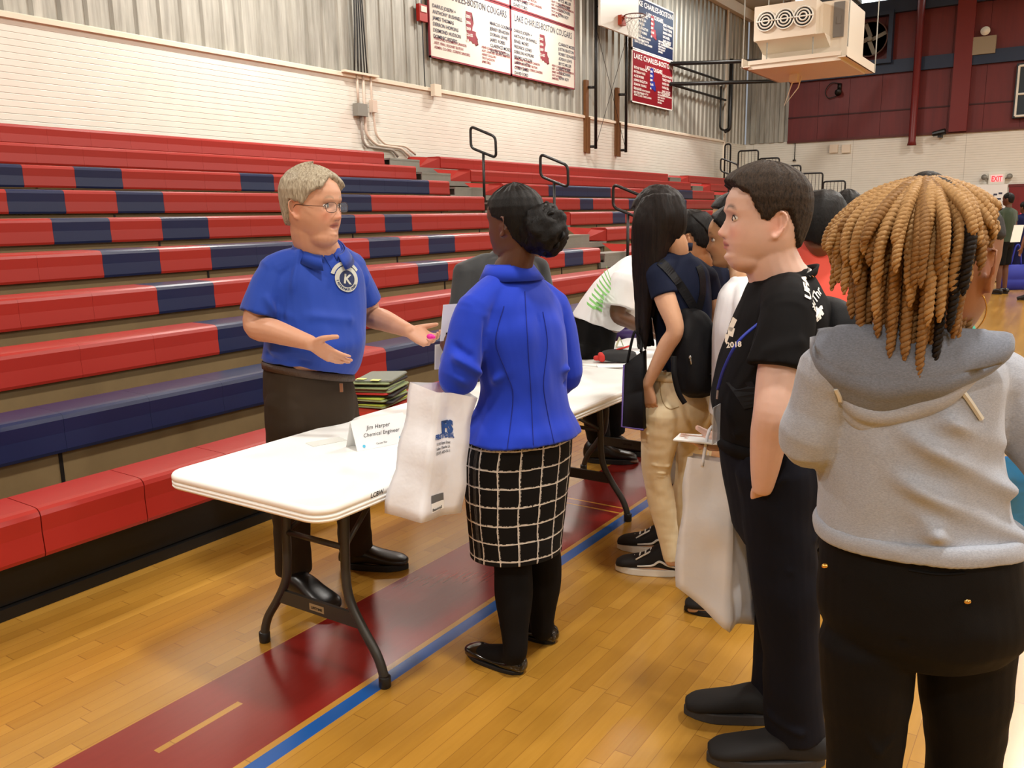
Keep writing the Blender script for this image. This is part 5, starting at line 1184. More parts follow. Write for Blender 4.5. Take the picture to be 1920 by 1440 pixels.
# ---- plastic carrier bags
def mat_film(name, c=(236, 236, 240), a=.62):
    t = NT(name); n = t.noise(t.coord(), 7, 4, .6); t.b.inputs['Base Color'].default_value = (*lin(c), 1); t.b.inputs['Roughness'].default_value = .38; t.b.inputs['Alpha'].default_value = a
    t.b.inputs['Subsurface Weight'].default_value = 0; t.bump(n, .6, .01); return t.m
m_film = mat_film('frosted_white_film', (236, 237, 242), .80); m_printblue = M('print_blue', (40, 76, 140), .5); m_printgrey = M('print_grey', (96, 98, 100), .5)
def carrier(name, label, corners_top, corners_bot, mat, n=10, cr=.012, seed=1):
    """thin film bag: 4 top corners and 4 bottom corners, gusseted and creased"""
    t = thing(name, label, 'bag', sum(corners_bot, V((0, 0, 0))) / 4); b = B(); rings = []
    for i in range(n + 1):
        f = i / n; row = []; q = [corners_bot[k].lerp(corners_top[k], f) for k in range(4)]
        for k in range(4):
            A, C = q[k], q[(k + 1) % 4]
            for j in range(8):
                s_ = j / 8; P_ = A.lerp(C, s_); cen = sum(q, V((0, 0, 0))) / 4; inn = (cen - P_); inn.normalize(); bulge = math.sin(PI * s_)
                P_ = P_ + inn * (.35 * bulge * (C - A).length * (.25 if k % 2 else 0)) + inn * cr * noise.noise(P_ * 9 + V((seed, 0, 0))) * 2 + inn * cr * .8 * abs(noise.noise(P_ * 5 + V((0, seed, 0)))); row.append(P_)
        rings.append(row)
    R_ = [[b.verts.new(v) for v in r] for r in rings]; N_ = len(R_[0])
    for A, C in zip(R_, R_[1:]):
        for k in range(N_): b.faces.new((A[k], A[(k + 1) % N_], C[(k + 1) % N_], C[k]))
    b.faces.new(R_[0][::-1]); me = bpy.data.meshes.new('film'); b.to_mesh(me); b.free()
    o = obj('film', me, mat, t, True); return t, o
f0 = [at(722, 962, 2.55), at(790, 980, 2.47), at(868, 962, 2.62), at(800, 945, 2.72)]
f1 = [at(768, 716, 2.62), at(820, 735, 2.56), at(892, 745, 2.66), at(842, 715, 2.74)]
# the bag stands with its broad side to the camera
bagt, bagf = carrier('plastic_bag', 'frosted white plastic bag with blue lettering beside the checked skirt', f1, f0, m_film, 12, .010, 2)
def dbag(b, pr):
    o_ = at(822, 832, 2.45); r_ = (f0[2] - f0[1]).normalized(); add_text(b, 'FS', o_, r_, UP, .05, .004, proj=pr, fit=.055)
patch('logo', None, 1, None, None, -HF, m_printblue, bagt, bagf, .003, dbag)
patch('brand_line', None, 1, None, None, -HF, m_printblue, bagt, bagf, .003, lambda b, pr: add_text(b, 'FIRSTFEDERAL', at(812, 838, 2.45) - UP * .004, (f0[2] - f0[1]).normalized(), UP, .020, .0012, proj=pr, fit=.085))
patch('address_lines', None, 1, None, None, -HF, m_printgrey, bagt, bagf, .003, lambda b, pr: [add_text(b, s_, at(814, 852 + 8 * i, 2.45), (f0[2] - f0[1]).normalized(), UP, .011, .0003, proj=pr, fit=.06) for i, s_ in enumerate(('1135 Ryan Street', 'Lake Charles LA', '(337) 433-3611'))])
def tagq(b, pr):
    r_ = (f0[2] - f0[1]).normalized(); o_ = at(806, 975, 2.45); n = 6; vs = [[b.verts.new(pr(o_ + r_ * (.054 * i / n) + UP * z)) for z in (.026, .052)] for i in range(n + 1)]
    for i in range(n): b.faces.new((vs[i][0], vs[i + 1][0], vs[i + 1][1], vs[i][1]))
patch('grey_block', None, 1, None, None, -HF, m_printgrey, bagt, bagf, .003, tagq)
def tagw(b, pr):
    r_ = (f0[2] - f0[1]).normalized(); o_ = at(806, 975, 2.45); n = 6; vs = [[b.verts.new(pr(o_ + r_ * (.054 * i / n) + UP * z)) for z in (.0, .028)] for i in range(n + 1)]
    for i in range(n): b.faces.new((vs[i][0], vs[i + 1][0], vs[i + 1][1], vs[i][1]))
patch('white_block', None, 1, None, None, -HF, m_whitem, bagt, bagf, .0035, tagw)
patch('block_letters', None, 1, None, None, -HF, m_printgrey, bagt, bagf, .0045, lambda b, pr: add_text(b, 'BancorpS', at(808, 973, 2.45), (f0[2] - f0[1]).normalized(), UP, .012, .0006, proj=pr, fit=.04))
b = B(); tube(b, [f1[3].lerp(f1[2], .5) - UP * .02, wrL + UP * -.03], .006, 6, 6); obj('handle', b, m_film, bagt, True)
# ================================================================ BOY WITH THE BLACK T-SHIRT
m_blacktee = mat_cloth('black_tee_cloth', (20, 19, 20), .12, 900, .85); m_navypant = mat_cloth('dark_navy_twill', (19, 20, 28), .12, 800, .8)
m_brownhair = mat_hair('short_dark_brown_hair', (20, 15, 12), (66, 52, 40), (90, 30, 30), .6, .9)
m_shoefab = M('black_knit_shoe', (22, 20, 20), .8); m_solegrey = M('charcoal_sole', (52, 50, 50), .7)
SK_B = (224, 184, 166)
p = person('person in black T-shirt and navy trousers, face in profile, hand in pocket', at(1480, 1330, 2.32))
H = Head(at(1430, 411, 2.30), 178, 1.06, pitch=2, nose=.92, lips=1.25, wide=.14)
b = B(); H.build(b, nz=76, nt=72); nbase = at(1464, 530, 2.31); neck(b, H, nbase, .070, .080); ball(b, H.w((0, .028, -.095)), .056, (1.0, 1.05, .75), H.X, H.Y, H.Z)
fa = 176
loft(b, [sec(1466, 530, 2.31, fa, .075, .075), sec(1466, 565, 2.31, fa, .14, .09), sec(1458, 650, 2.31, fa, .165, .12), sec(1448, 750, 2.31, fa, .16, .14), sec(1450, 830, 2.31, fa, .165, .135), sec(1456, 900, 2.31, fa, .17, .13)])
shL, elL, wrL = at(1474, 586, 2.14), at(1447, 772, 2.07), at(1430, 912, 2.12); shR, elR, wrR = at(1450, 590, 2.49), at(1420, 750, 2.57), at(1376, 832, 2.47)
limb(b, [(shL.lerp(elL, .15), .045), (shL.lerp(elL, .6), .050), (elL, .0455), (elL.lerp(wrL, .3), .046), (elL.lerp(wrL, .7), .038), (wrL, .028)]); limb(b, [(shR.lerp(elR, .15), .045), (shR.lerp(elR, .6), .05), (elR, .045), (elR.lerp(wrR, .3), .043), (wrR, .028)])
hand(b, wrL, cam3(.25, .7, -.9), cam3(.2, .9, 0), cam3(-.9, .1, 0), .8, (.3, .3, .3, .3), .1)
dR = cam3(-.96, -.1, .06); nR = cam3(.05, -.2, .95); hand(b, wrR, dR, nR, dR.cross(nR), .98, (.10, .12, .16, .2), .35, .25)
hN, kN, aN = at(1452, 880, 2.21), at(1474, 1120, 2.20), at(1492, 1375, 2.24); hF_, kF, aF = at(1456, 880, 2.42), at(1466, 1110, 2.42), at(1462, 1300, 2.45)
limb(b, [(hN, .09), (kN, .06), (kN.lerp(aN, .35), .056), (aN, .04)]); limb(b, [(hF_, .09), (kF, .06), (kF.lerp(aF, .35), .056), (aF, .04)])
fN, fF = atZ(1512, 1432, 0), atZ(1452, 1348, 0); dN = D(176); dF = D(172)
foot(b, fN, dN); foot(b, fF, dF)
me = remesh(b, .0042, 1); H.colors(me, SK_B, (196, 124, 112), (66, 50, 40), red=(1.06, .80, .78)); body = obj('body', me, m_skin, p, True)
H.eyes(p, (56, 48, 42))
HLb = [(0, .074), (25, .070), (45, .060), (58, .052), (66, .030), (76, -.008), (84, -.012), (92, .010), (104, .014), (116, -.020), (128, -.052), (150, -.070), (180, -.078)]
H.hair(HLb, lambda th, z: .010 + .014 * gz(z, .07, .06) * (.6 + .4 * math.cos(th)) + .008 * gz(z, .10, .04) + .003 * max(0, -math.cos(th)), m_brownhair, p, detail=.0035, freq=44)
# t-shirt
b = B()
loft(b, [sec(1468, 522, 2.31, fa, .086, .086), sec(1468, 545, 2.31, fa, .13, .102), sec(1468, 570, 2.31, fa, .17, .118), sec(1462, 610, 2.31, fa, .185, .13), sec(1452, 680, 2.31, fa, .185, .148), sec(1442, 750, 2.31, fa, .182, .156), sec(1446, 800, 2.31, fa, .178, .148), sec(1450, 828, 2.31, fa, .172, .140)], 36, 5, True, False)
yoke(b, at(1468, 548, 2.31), (shL, shR), .07, .068)
for s_, e_, f in ((shL, elL, .56), (shR, elR, .6)): limb(b, [(s_ - UP * .01, .068), (s_.lerp(e_, .3), .074), (s_.lerp(e_, f), .078)], 20, 5, True, False)
me = remesh(b, .006, 3); wrinkle(me, .008, (8, 8, 5), [(at(1420, 590, 2.1), at(1400, 680, 2.1), .014, .010), (at(1500, 640, 2.05), at(1420, 660, 2.05), .016, .006), (at(1370, 700, 2.3), at(1400, 800, 2.2), .02, .008), (at(1460, 780, 2.15), at(1380, 815, 2.2), .012, .008)], 4)
tee = obj('t_shirt', me, m_blacktee, p, True)
b = B(); band(b, nbase - UP * .012, (UP - D(fa) * .35), D(fa + 90), D(fa) - UP * .42, .085, .085, .026, .007, 0, 360, -.004); obj('collar', b, m_blacktee, p, True)
nrm = -HF
def wtxt(name, s_, px, py, ang, size, bold=.001): 
    a_ = math.radians(ang); r_ = HR * math.cos(a_) + UP * math.sin(a_); u_ = -HR * math.sin(a_) + UP * math.cos(a_)
    return patch(name, None, 1, None, None, nrm, m_txtwhite, tee, tee, .005, lambda b, pr: add_text(b, s_, at(px, py, 2.0), r_, u_, size, bold, proj=pr))
wtxt('print_line', 'UFA', 1552, 572, 62, .030, .0016); wtxt('print_line', '#iThr', 1556, 592, 32, .030, .0006); wtxt('print_line', '#r', 1566, 612, 30, .036, .0024)
wtxt('chest_print', '2018', 1362, 652, 4, .018, .0006)
def flash(b, pr):
    for q in (((1374, 594), (1382, 600), (1372, 622), (1364, 618)), ((1366, 612), (1378, 616), (1374, 632), (1364, 628)), ((1360, 626), (1368, 628), (1362, 645), (1359, 640))):
        vs = [b.verts.new(pr(at(x, y, 2.0))) for x, y in q]; b.faces.new(vs[::-1])
patch('chest_print', None, 1, None, None, nrm, m_txtwhite, tee, tee, .003, flash)
# trousers and belt
b = B(); loft(b, [sec(1450, 822, 2.31, fa, .176, .146), sec(1453, 870, 2.31, fa, .180, .146), sec(1458, 940, 2.31, fa, .178, .142), sec(1460, 990, 2.31, fa, .16, .13)], 32, 4, False, True)
leg(b, hN, kN, aN + UP * .01, (.108, .088, .082, .088)); leg(b, hF_, kF, aF + UP * .01, (.108, .088, .082, .086))
me = remesh(b, .007, 3); wrinkle(me, .007, (7, 7, 5), [(at(1428, 938, 2.1), at(1470, 895, 2.1), .008, .012), (at(1428, 938, 2.1), at(1404, 880, 2.1), .008, .010), (at(1440, 1040, 2.15), at(1530, 1010, 2.15), .012, .006), (at(1530, 1085, 2.2), at(1480, 1070, 2.12), .010, .008), (at(1440, 1340, 2.2), at(1500, 1375, 2.15), .012, .010)], 6); obj('trousers', me, m_navypant, p, True)
b = B(); band(b, at(1450, 838, 2.31), UP, D(fa + 90), D(fa), .177, .147, .034, .006, 0, 360); bt = obj('belt', b, m_blackcloth, p, True)
shoe(p, fN - V(dN) * .05, dN, .335, .112, m_shoefab, m_solegrey, 'low', .03); shoe(p, fF - V(dF) * .04, dF, .32, .112, m_shoefab, m_solegrey, 'low', .03)
b = B(); band(b, aN - UP * .015, UP, D(fa + 90), D(fa), .046, .05, .02, .002, 0, 360); obj('sock_edge', b, m_whitem, p, True)
b = B(); wa = (wrR - elR).normalized(); lathe(b, [(.033, -.009), (.035, 0), (.033, .009)], 20, wrR - wa * .012, wa, cap=False); wt = obj('watch_strap', b, m_black, p, True)
b = B(); lathe(b, [(.018, 0), (.020, .003), (.018, .009)], 18, wrR - wa * .012 - HF * .033, -HF); obj('watch_face', b, M('watch_glass', (70, 78, 80), .15), wt, True)
# lanyard and badge
m_lan = M('blue_lanyard', (32, 48, 150), .6)
b = B(); tube(b, [at(1497, 520, 2.24), at(1472, 560, 2.215), at(1430, 600, 2.16), at(1385, 640, 2.13), at(1358, 690, 2.16), at(1346, 730, 2.2)], .0042, 6, 6); ln = obj('lanyard', b, m_lan, p, True)
b = B(); tube(b, [at(1346, 730, 2.2), at(1344, 748, 2.2)], .003, 6); obj('lanyard_clip', b, M('chrome_clip', (170, 170, 172), .25, .8), ln)
b = B(); obox(b, at(1343, 795, 2.2), HR * .5 + HF * .8, UP, HR, .03, .05, .0012); obj('badge', b, mat_film('badge_plastic', (190, 192, 196), .55), ln)
# paper in the far hand
b = B(); c_ = [at(1262, 824, 2.40), at(1275, 812, 2.52), at(1362, 818, 2.54), at(1364, 834, 2.40)]; vs = [b.verts.new(q) for q in c_]; f = b.faces.new(vs); r = bmesh.ops.extrude_face_region(b, geom=[f]); [setattr(v, 'co', v.co - UP * .004) for v in r['geom'] if isinstance(v, bmesh.types.BMVert)]
tag(obj('paper_booklet', b, m_paper), 'thin white booklet held flat by the person in the black T-shirt', 'paper')
# white plastic bag on his far wrist
f0 = [at(1264, 1098, 2.42), at(1368, 1186, 2.36), at(1420, 1172, 2.44), at(1330, 1100, 2.52)]
f1 = [at(1284, 856, 2.42), at(1378, 872, 2.38), at(1385, 866, 2.44), at(1300, 850, 2.46)]
bag2, film2 = carrier('plastic_bag', 'large frosted white plastic bag hanging below the white booklet', f1, f0, m_film, 14, .012, 5)
b = B(); tube(b, [f1[0].lerp(f1[1], .35) - UP * .02, at(1335, 800, 2.44), wrR + V((0, 0, -.03)), at(1372, 815, 2.44), f1[0].lerp(f1[1], .85) - UP * .02], .005, 8, 6); leafm = obj('handle', b, m_film, bag2, True)
def bot(px, py, h, r, s, lb):
    b = B(); lathe(b, s, 20, at(px, py, h), (HR * .5 + UP * .6 + HF * .3).normalized()); return tag(obj('bottle', b, m_pet, None, True), lb, 'bottle')
# ---- black backpack of the boy
m_pack = mat_cloth('black_nylon', (24, 24, 26), .1, 500, .6, .3)
t = thing('backpack', 'black backpack with shoulder straps worn by the person in the black T-shirt', 'backpack', at(1560, 690, 2.3))
b = B(); loft(b, [sec(1562, 800, 2.31, fa, .14, .045, 3), sec(1570, 770, 2.31, fa, .15, .07, 3), sec(1575, 690, 2.31, fa, .155, .085, 3), sec(1570, 610, 2.31, fa, .14, .075, 3), sec(1556, 570, 2.31, fa, .10, .045, 3)], 28, 4); me = remesh(b, .007, 3); wrinkle(me, .004, (9, 9, 9)); obj('pack_body', me, m_pack, t, True)
def strap(b, pts, w, th, side):
    """flat webbing following points; side = width direction hint"""
    P = [V(crom([tuple(q) for q in pts], i / 8)) for i in range((len(pts) - 1) * 8 + 1)]; R = []
    for i, q in enumerate(P):
        d = (P[min(i + 1, len(P) - 1)] - P[max(i - 1, 0)]).normalized(); s_ = V(side); s_ = (s_ - d * s_.dot(d)).normalized(); n_ = d.cross(s_)
        R.append([q + s_ * w + n_ * th, q - s_ * w + n_ * th, q - s_ * w - n_ * th, q + s_ * w - n_ * th])
    ringloft(b, R); bmesh.ops.recalc_face_normals(b, faces=b.faces)
ribbon('shoulder_strap', [at(x, y, 2.1) for x, y in ((1612, 640), (1604, 560), (1560, 512), (1500, 508), (1450, 540), (1414, 600), (1398, 700), (1424, 770))], .024, .010, m_pack, t, tee)
b = B(); strap(b, [at(1552, 590, 2.42), at(1520, 540, 2.42), at(1475, 535, 2.43), at(1430, 560, 2.44), at(1395, 640, 2.44)], .026, .006, HF * .8 + UP * .2 + HR * .25); obj('shoulder_strap', b, m_pack, t, True)
ribbon('silver_tab', [at(x, y, 2.1) for x, y in ((1546, 506), (1554, 513), (1561, 520))], .012, .014, M('silver_tab', (150, 152, 150), .35, .5), t, tee)
ribbon('orange_tab', [at(x, y, 2.1) for x, y in ((1562, 516), (1569, 522), (1575, 528))], .010, .015, M('orange_tab', (214, 130, 66), .6), t, tee)
# ================================================================ WOMAN WITH HONEY BLONDE TWISTS AND GREY HOODIE
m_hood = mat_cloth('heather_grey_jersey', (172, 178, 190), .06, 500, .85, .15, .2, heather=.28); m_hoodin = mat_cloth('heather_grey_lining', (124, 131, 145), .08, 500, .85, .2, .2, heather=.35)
m_blackpant = mat_cloth('black_stretch_cloth', (15, 13, 12), .15, 700, .7)
m_gold = M('gold_metal', (214, 168, 90), .2, 1)
def mat_twist(name, a, c):
    t = NT(name); n = t.noise(t.scaled(t.coord(), (1, 1, 1)), 180, 3, .7); t.link(t.mix(n, lin(a), lin(c)), t.b.inputs['Base Color']); t.b.inputs['Roughness'].default_value = .6; t.b.inputs['Specular IOR Level'].default_value = .2; t.bump(n, .5, .002); return t.m
m_tw = [mat_twist('honey_twist', (112, 80, 44), (196, 156, 104)), mat_twist('black_twist', (10, 8, 7), (34, 26, 22)), mat_twist('bronze_twist', (88, 60, 34), (160, 120, 72))]
SK_H = (140, 92, 62)
hc = 1.5
p = person('person with honey blonde twisted hair, gold hoop earring and grey hoodie, back to the camera', at(1720, 1100, hc))
H = Head(at(1769, 492, 1.46), 38, 1.04, pitch=-12, wide=.04)
fa = 74
b = B(); H.build(b); neck(b, H, at(1712, 640, hc), .055, .066)
loft(b, [sec(1712, 650, hc, fa, .07, .065), sec(1705, 690, hc, fa, .15, .085), sec(1700, 760, hc, fa, .15, .10), sec(1702, 920, hc, fa, .145, .11), sec(1718, 1050, hc, fa, .155, .115), sec(1722, 1110, hc, fa, .15, .115)])
shL, elL, wrL = at(1560, 700, 1.48), at(1520, 828, 1.52), at(1672, 745, 1.76); shR, elR, wrR = at(1872, 720, 1.50), at(1990, 885, 1.46), at(2010, 930, 1.7)
for s_, e_, w_ in ((shL, elL, wrL), (shR, elR, wrR)): limb(b, [(s_.lerp(e_, .15), .038), (s_.lerp(e_, .5), .04), (e_, .036), (e_.lerp(w_, .4), .035), (w_, .024)])
d_ = cam3(.8, .5, .1); n_ = cam3(.3, -.6, .7); hand(b, wrL, d_, n_, n_.cross(d_), .9, (.5, .5, .55, .6)); d_ = cam3(.1, .8, -.5); n_ = cam3(-.9, .2, 0); hand(b, wrR, d_, n_, d_.cross(n_), .9, (.9, 1, 1, 1))
hN, kN, aN = at(1628, 1130, hc), at(1622, 1400, 1.5), at(1622, 1400, 1.5) - UP * .43; hF_, kF, aF = at(1812, 1130, hc), at(1808, 1400, 1.52), at(1808, 1400, 1.52) - UP * .43
for h_, k_, a_ in ((hN, kN, aN), (hF_, kF, aF)): limb(b, [(h_, .070), (k_, .052), (k_.lerp(a_, .3), .05), (a_, .036)])
fN = V((aN.x, aN.y, 0)) - D(70) * .03; fF = V((aF.x, aF.y, 0)) - D(80) * .03; foot(b, fN, D(75), .23); foot(b, fF, D(75), .23)
me = remesh(b, .0052, 2); H.colors(me, SK_H, (150, 92, 80), (40, 26, 20), red=(1.04, .92, .9)); obj('body', me, m_skin, p, True)
H.eyes(p, (40, 24, 16))
H.hair([(0, .080), (25, .075), (45, .060), (60, .048), (75, .035), (88, .030), (100, .02), (115, -.02), (140, -.06), (180, -.075)], lambda th, z: .004, m_tw[1], p, 'scalp_hair', detail=.002)
# top knot and twists
top = at(1736, 345, 1.46)
b = B(); ball(b, at(1738, 343, 1.46), .022, (1.3, 1, .9), HR, HF, UP, 12); tube(b, [at(1728, 352, 1.45), at(1738, 336, 1.45), at(1750, 348, 1.45)], .012, 8, 4); obj('top_knot', b, m_tw[1], p, True)
def twist_mesh(P, r, turns, taper=.55):
    """two strands wound round each other along P"""
    b = B(); n = len(P); L = [0]
    for i in range(1, n): L.append(L[-1] + (P[i] - P[i - 1]).length)
    fr = []; u = None
    for i in range(n):
        d = (P[min(i + 1, n - 1)] - P[max(i - 1, 0)]).normalized()
        if u is None: u = d.orthogonal().normalized()
        u = (u - d * u.dot(d)).normalized(); fr.append((P[i], u.copy(), d.cross(u)))
    for s_ in (0, PI):
        Q, RR = [], []; N_ = int(turns * 8)
        for i in range(N_ + 1):
            t = i / N_; x = t * (n - 1); k = min(int(x), n - 2); f = x - k; c = fr[k][0].lerp(fr[k + 1][0], f); uu = fr[k][1].lerp(fr[k + 1][1], f); vv = fr[k][2].lerp(fr[k + 1][2], f)
            rr = r * (1 - (1 - taper) * t ** 1.3) * (min(1, (1 - t) * 12 + .35)); a = 2 * PI * turns * t + s_
            Q.append(c + (uu * math.cos(a) + vv * math.sin(a)) * rr * .5); RR.append(rr * .64)
        tube(b, Q, RR, 6)
    return b
random.seed(21)
cen = at(1714, 470, 1.46); kx = .150
tw_n = 0
def dome(az, rad, t, ln, zt, jit):
    """path out from the knot over the head and down; az = direction, rad = how far out it hangs"""
    dr = D(az); side = D(az + 90); c0 = top + dr * .012 - UP * .006
    P = []; N_ = 26
    cz = zt; hgt = (top.z - cz); cx0 = V((cen.x, cen.y, 0)); x0 = (V((top.x, top.y, 0)) - cx0)
    for i in range(N_ + 1):
        s_ = i / N_ * ln; qa = PI / 2 * rad * 1.12
        if s_ < qa: a = s_ / rad / 1.12; h_ = math.sin(a) ; v_ = math.cos(a); r_ = rad * h_; z = cz + hgt * v_
        else: r_ = rad; z = cz - (s_ - qa)
        f = min(1, s_ / qa); base = cx0 + x0 * (1 - f); q = base + dr * r_; P.append(V((q.x, q.y, z)) + side * (jit * math.sin(f * 2.2)) + dr * (.004 * math.sin(s_ * 30 + az)))
    return P
specs = []
def tw_len(az, layer):
    a = az % 360
    if 20 < a < 80: return random.uniform(.10, .14)
    if a <= 20 or a > 330: return random.uniform(.095, .135)
    if a > 312: return random.uniform(.12, .15)
    if a > 300: return random.uniform(.155, .19)
    if a > 289: return random.uniform(.17, .21)
    if a > 279: return random.uniform(.20, .25)
    if 80 <= a < 130: return random.uniform(.2, .27)
    return random.uniform(.235, .325) * (1 - .20 * max(0, math.cos(math.radians(a - 180))) ** 2)
for layer, (rad, n, a0, a1) in enumerate(((.146, 40, 148, 392), (.126, 32, 160, 372), (.106, 18, 180, 345))):
    for i in range(n):
        az = a0 + (a1 - a0) * i / (n - 1) + random.uniform(-2.2, 2.2); specs.append((az, rad * random.uniform(.92, 1.03), tw_len(az, layer) + .02 * layer, layer))
extra_ = [(az, .14, tw_len(az, 0), 0) for az in range(38, 146, 8)] + [(az, .086, .28, 2) for az in range(190, 350, 11)]
rest = B()
for k_, (az, rad, ln, layer) in enumerate(specs + extra_):
    a_ = az % 360
    ci = 1 if 268 < a_ < 281 or (297 < a_ < 301) else (2 if layer == 2 or random.random() < .2 else 0)
    P = dome(az, rad, 0, ln, cen.z - .004 - .012 * layer, random.uniform(-.022, .022))
    r_ = random.uniform(.0115, .0145); b = twist_mesh(P, r_, ln / .019, .5)
    if k_ < len(specs): obj('hair_twist', b, m_tw[ci], p, True, 'black hair twist' if ci == 1 else 'honey blonde hair twist')
    else:
        mm = bpy.data.meshes.new('x'); b.to_mesh(mm); b.free(); rest.from_mesh(mm); bpy.data.meshes.remove(mm)
o = obj('hidden_twists', rest, m_tw[2], p, True); o['kind'] = 'stuff'
# earring
b = B(); ec = at(1797, 582, 1.40); r_ = .0425; tube(b, [ec + (HR * .98 - HF * .2) * (r_ * math.cos(a)) + UP * (r_ * math.sin(a)) for a in [2 * PI * k / 48 for k in range(48)]], .0011, 6, closed=True); obj('hoop_earring', b, m_gold, p, True)
b = B(); tube(b, [at(1660, 592, 1.41), at(1720, 588, 1.40), at(1750, 596, 1.42), at(1762, 612, 1.46)], .0035, 6, 6); obj('lanyard', b, m_lan, p, True)
# hoodie
b = B()
loft(b, [sec(1712, 640, hc, fa, .085, .078), sec(1708, 662, hc, fa, .14, .10), sec(1703, 700, hc, fa, .162, .115), sec(1699, 760, hc, fa, .160, .122), sec(1699, 850, hc, fa, .158, .125), sec(1706, 940, hc, fa, .165, .13), sec(1714, 985, hc, fa, .175, .138), sec(1719, 1005, hc, fa, .180, .142)], 40, 5, True, False)
yoke(b, at(1712, 670, hc), (shL, shR), .066, .066)
for s_, e_, w_ in ((shL, elL, wrL), (shR, elR, wrR)): limb(b, [(s_, .062), (s_.lerp(e_, .5), .060), (e_, .056), (e_.lerp(w_, .5), .048), (w_, .042)], 20, 5, True, False)
me = remesh(b, .0052, 3)
hf = [(at(1590, 850, 1.36), at(1900, 1010, 1.4), .018, .026), (at(1560, 860, 1.37), at(1760, 1000, 1.36), .015, .022), (at(1545, 900, 1.4), at(1650, 1010, 1.36), .013, .021), (at(1640, 780, 1.36), at(1880, 920, 1.4), .017, .022), (at(1700, 1000, 1.35), at(1895, 1030, 1.42), .013, .014), (at(1780, 790, 1.37), at(1862, 830, 1.42), .015, .017), (at(1850, 760, 1.42), at(1862, 850, 1.42), .010, -.012), (at(1545, 760, 1.42), at(1548, 860, 1.42), .010, -.014), (at(1540, 950, 1.42), at(1640, 1035, 1.36), .010, .008), (at(1760, 700, 1.38), at(1850, 830, 1.42), .016, .006)]
wrinkle(me, .007, (9, 9, 7), hf, 8)
hd = obj('hoodie', me, m_hood, p, True)
b = B(); band(b, at(1720, 1048, hc), UP - HR * .03, D(fa + 90), D(fa), .182, .144, .046, .004, 0, 360, .004, 60); cc = at(1720, 1056, hc); b.free()
b = B(); loft(b, [sec(1720, 972, hc, fa, .179, .142), sec(1720, 986, hc, fa, .185, .148), sec(1721, 1008, hc, fa, .183, .147)], 48, 4, False, False); me = remesh(b, .005, 2); wrinkle(me, .003, (10, 10, 20)); obj('waistband', me, m_hood, p, True)
# hood lying on the back
b = B(); n1, n2 = 52, 18; R = []
for j in range(n2 + 1):
    f = j / n2; row = []
    for i in range(n1 + 1):
        s_ = i / n1; sn = max(0.0, math.sin(PI * s_)); sk = sn ** .75
        lat = -math.cos(PI * s_) * (.112 + .040 * math.sin(PI * min(1, f * .9)) - .008 * f); low = .158 * (1 - .62 * max(0, s_ - .30)); sk = max(0.0, math.sin(PI * s_ ** .86)) ** .75
        q = at(1694, 604, hc) + D(fa - 90) * lat - D(fa) * (.058 + .074 * sk * math.sin(PI * (.18 + .62 * f))) - UP * (low * f * sk + .022 * (1 - sk) - .002)
        q += UP * (.007 * noise.noise(q * 15)) - D(fa) * (.010 * noise.noise(q * 12 + V((2, 0, 0))) + .007 * math.exp(-((f - .55 - .25 * s_) / .05) ** 2))
        row.append(q)
    R.append(row)
vs = [[b.verts.new(q) for q in r] for r in R]
for A, C in zip(vs, vs[1:]):
    for i in range(n1): b.faces.new((A[i], A[i + 1], C[i + 1], C[i]))
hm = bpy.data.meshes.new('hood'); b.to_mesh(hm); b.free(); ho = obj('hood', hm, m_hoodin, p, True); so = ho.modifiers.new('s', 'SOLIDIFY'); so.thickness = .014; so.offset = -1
b = B(); tube(b, [R[-1][i] + UP * .006 - D(fa) * .008 for i in range(n1 + 1)], [.008 + .017 * math.sin(PI * i / n1) for i in range(n1 + 1)], 12); tube(b, [R[-1][i] - UP * .018 + D(fa) * .004 for i in range(3, n1 - 6)], [.005 + .015 * math.sin(PI * k / (n1 - 10)) for k in range(n1 - 9)], 12)
me = remesh(b, .004, 2); obj('hood_edge', me, m_hood, ho, True)
m_stitch = M('pale_stitching', (206, 204, 192), .8)
st_ = []
for name, pts in (('stitching', ((1806, 722), (1828, 752), (1858, 796))), ('stitching', ((1597, 745), (1604, 758), (1609, 771)))):
    seam(name, [at(x, y, 1.35) for x, y in pts], hd, hd, m_stitch, .0045, .004)
# trousers
b = B(); loft(b, [sec(1720, 990, hc, fa, .166, .128), sec(1720, 1030, hc, fa, .172, .132), sec(1722, 1080, hc, fa, .182, .142), sec(1724, 1130, hc, fa, .188, .150), sec(1724, 1170, hc, fa, .180, .140)], 36, 4, False, True)
def leg2(hp, kn, an, r): limb(b, [(hp + (kn - hp) * .25, r[0]), (hp.lerp(kn, .6), r[1]), (kn, r[2]), (kn.lerp(an, .4), r[3]), (an + UP * .02, r[4])], 22, 5, True, False)
leg2(hN, kN, aN, (.090, .084, .072, .068, .07)); leg2(hF_, kF, aF, (.090, .084, .072, .068, .07))
me = remesh(b, .006, 3); wrinkle(me, .005, (7, 7, 9), [(at(1560, 1180, 1.36), at(1650, 1215, 1.34), .007, .006), (at(1655, 1215, 1.34), at(1712, 1200, 1.4), .006, -.006), (at(1570, 1330, 1.42), at(1650, 1418, 1.42), .008, .008), (at(1650, 1418, 1.42), at(1680, 1390, 1.42), .008, .006), (at(1716, 1110, 1.34), at(1712, 1240, 1.36), .010, -.010)], 3)
tr = obj('trousers', me, m_blackpant, p, True)
b = B(); 
from mathutils.bvhtree import BVHTree
for px, py in ((1814, 1128), (1547, 1061)):
    b = B(); ball(b, at(px, py, 1.345 if px > 1700 else 1.44), .0065, (1, .6, .7), HR, HF, UP, 10); obj('pocket_stud', b, m_gold, tr, True)
seam('back_pocket_welt', [at(x, y, 1.3) for x, y in ((1744, 1090), (1800, 1092), (1856, 1082))], tr, tr, m_blackcloth, .003, .001)
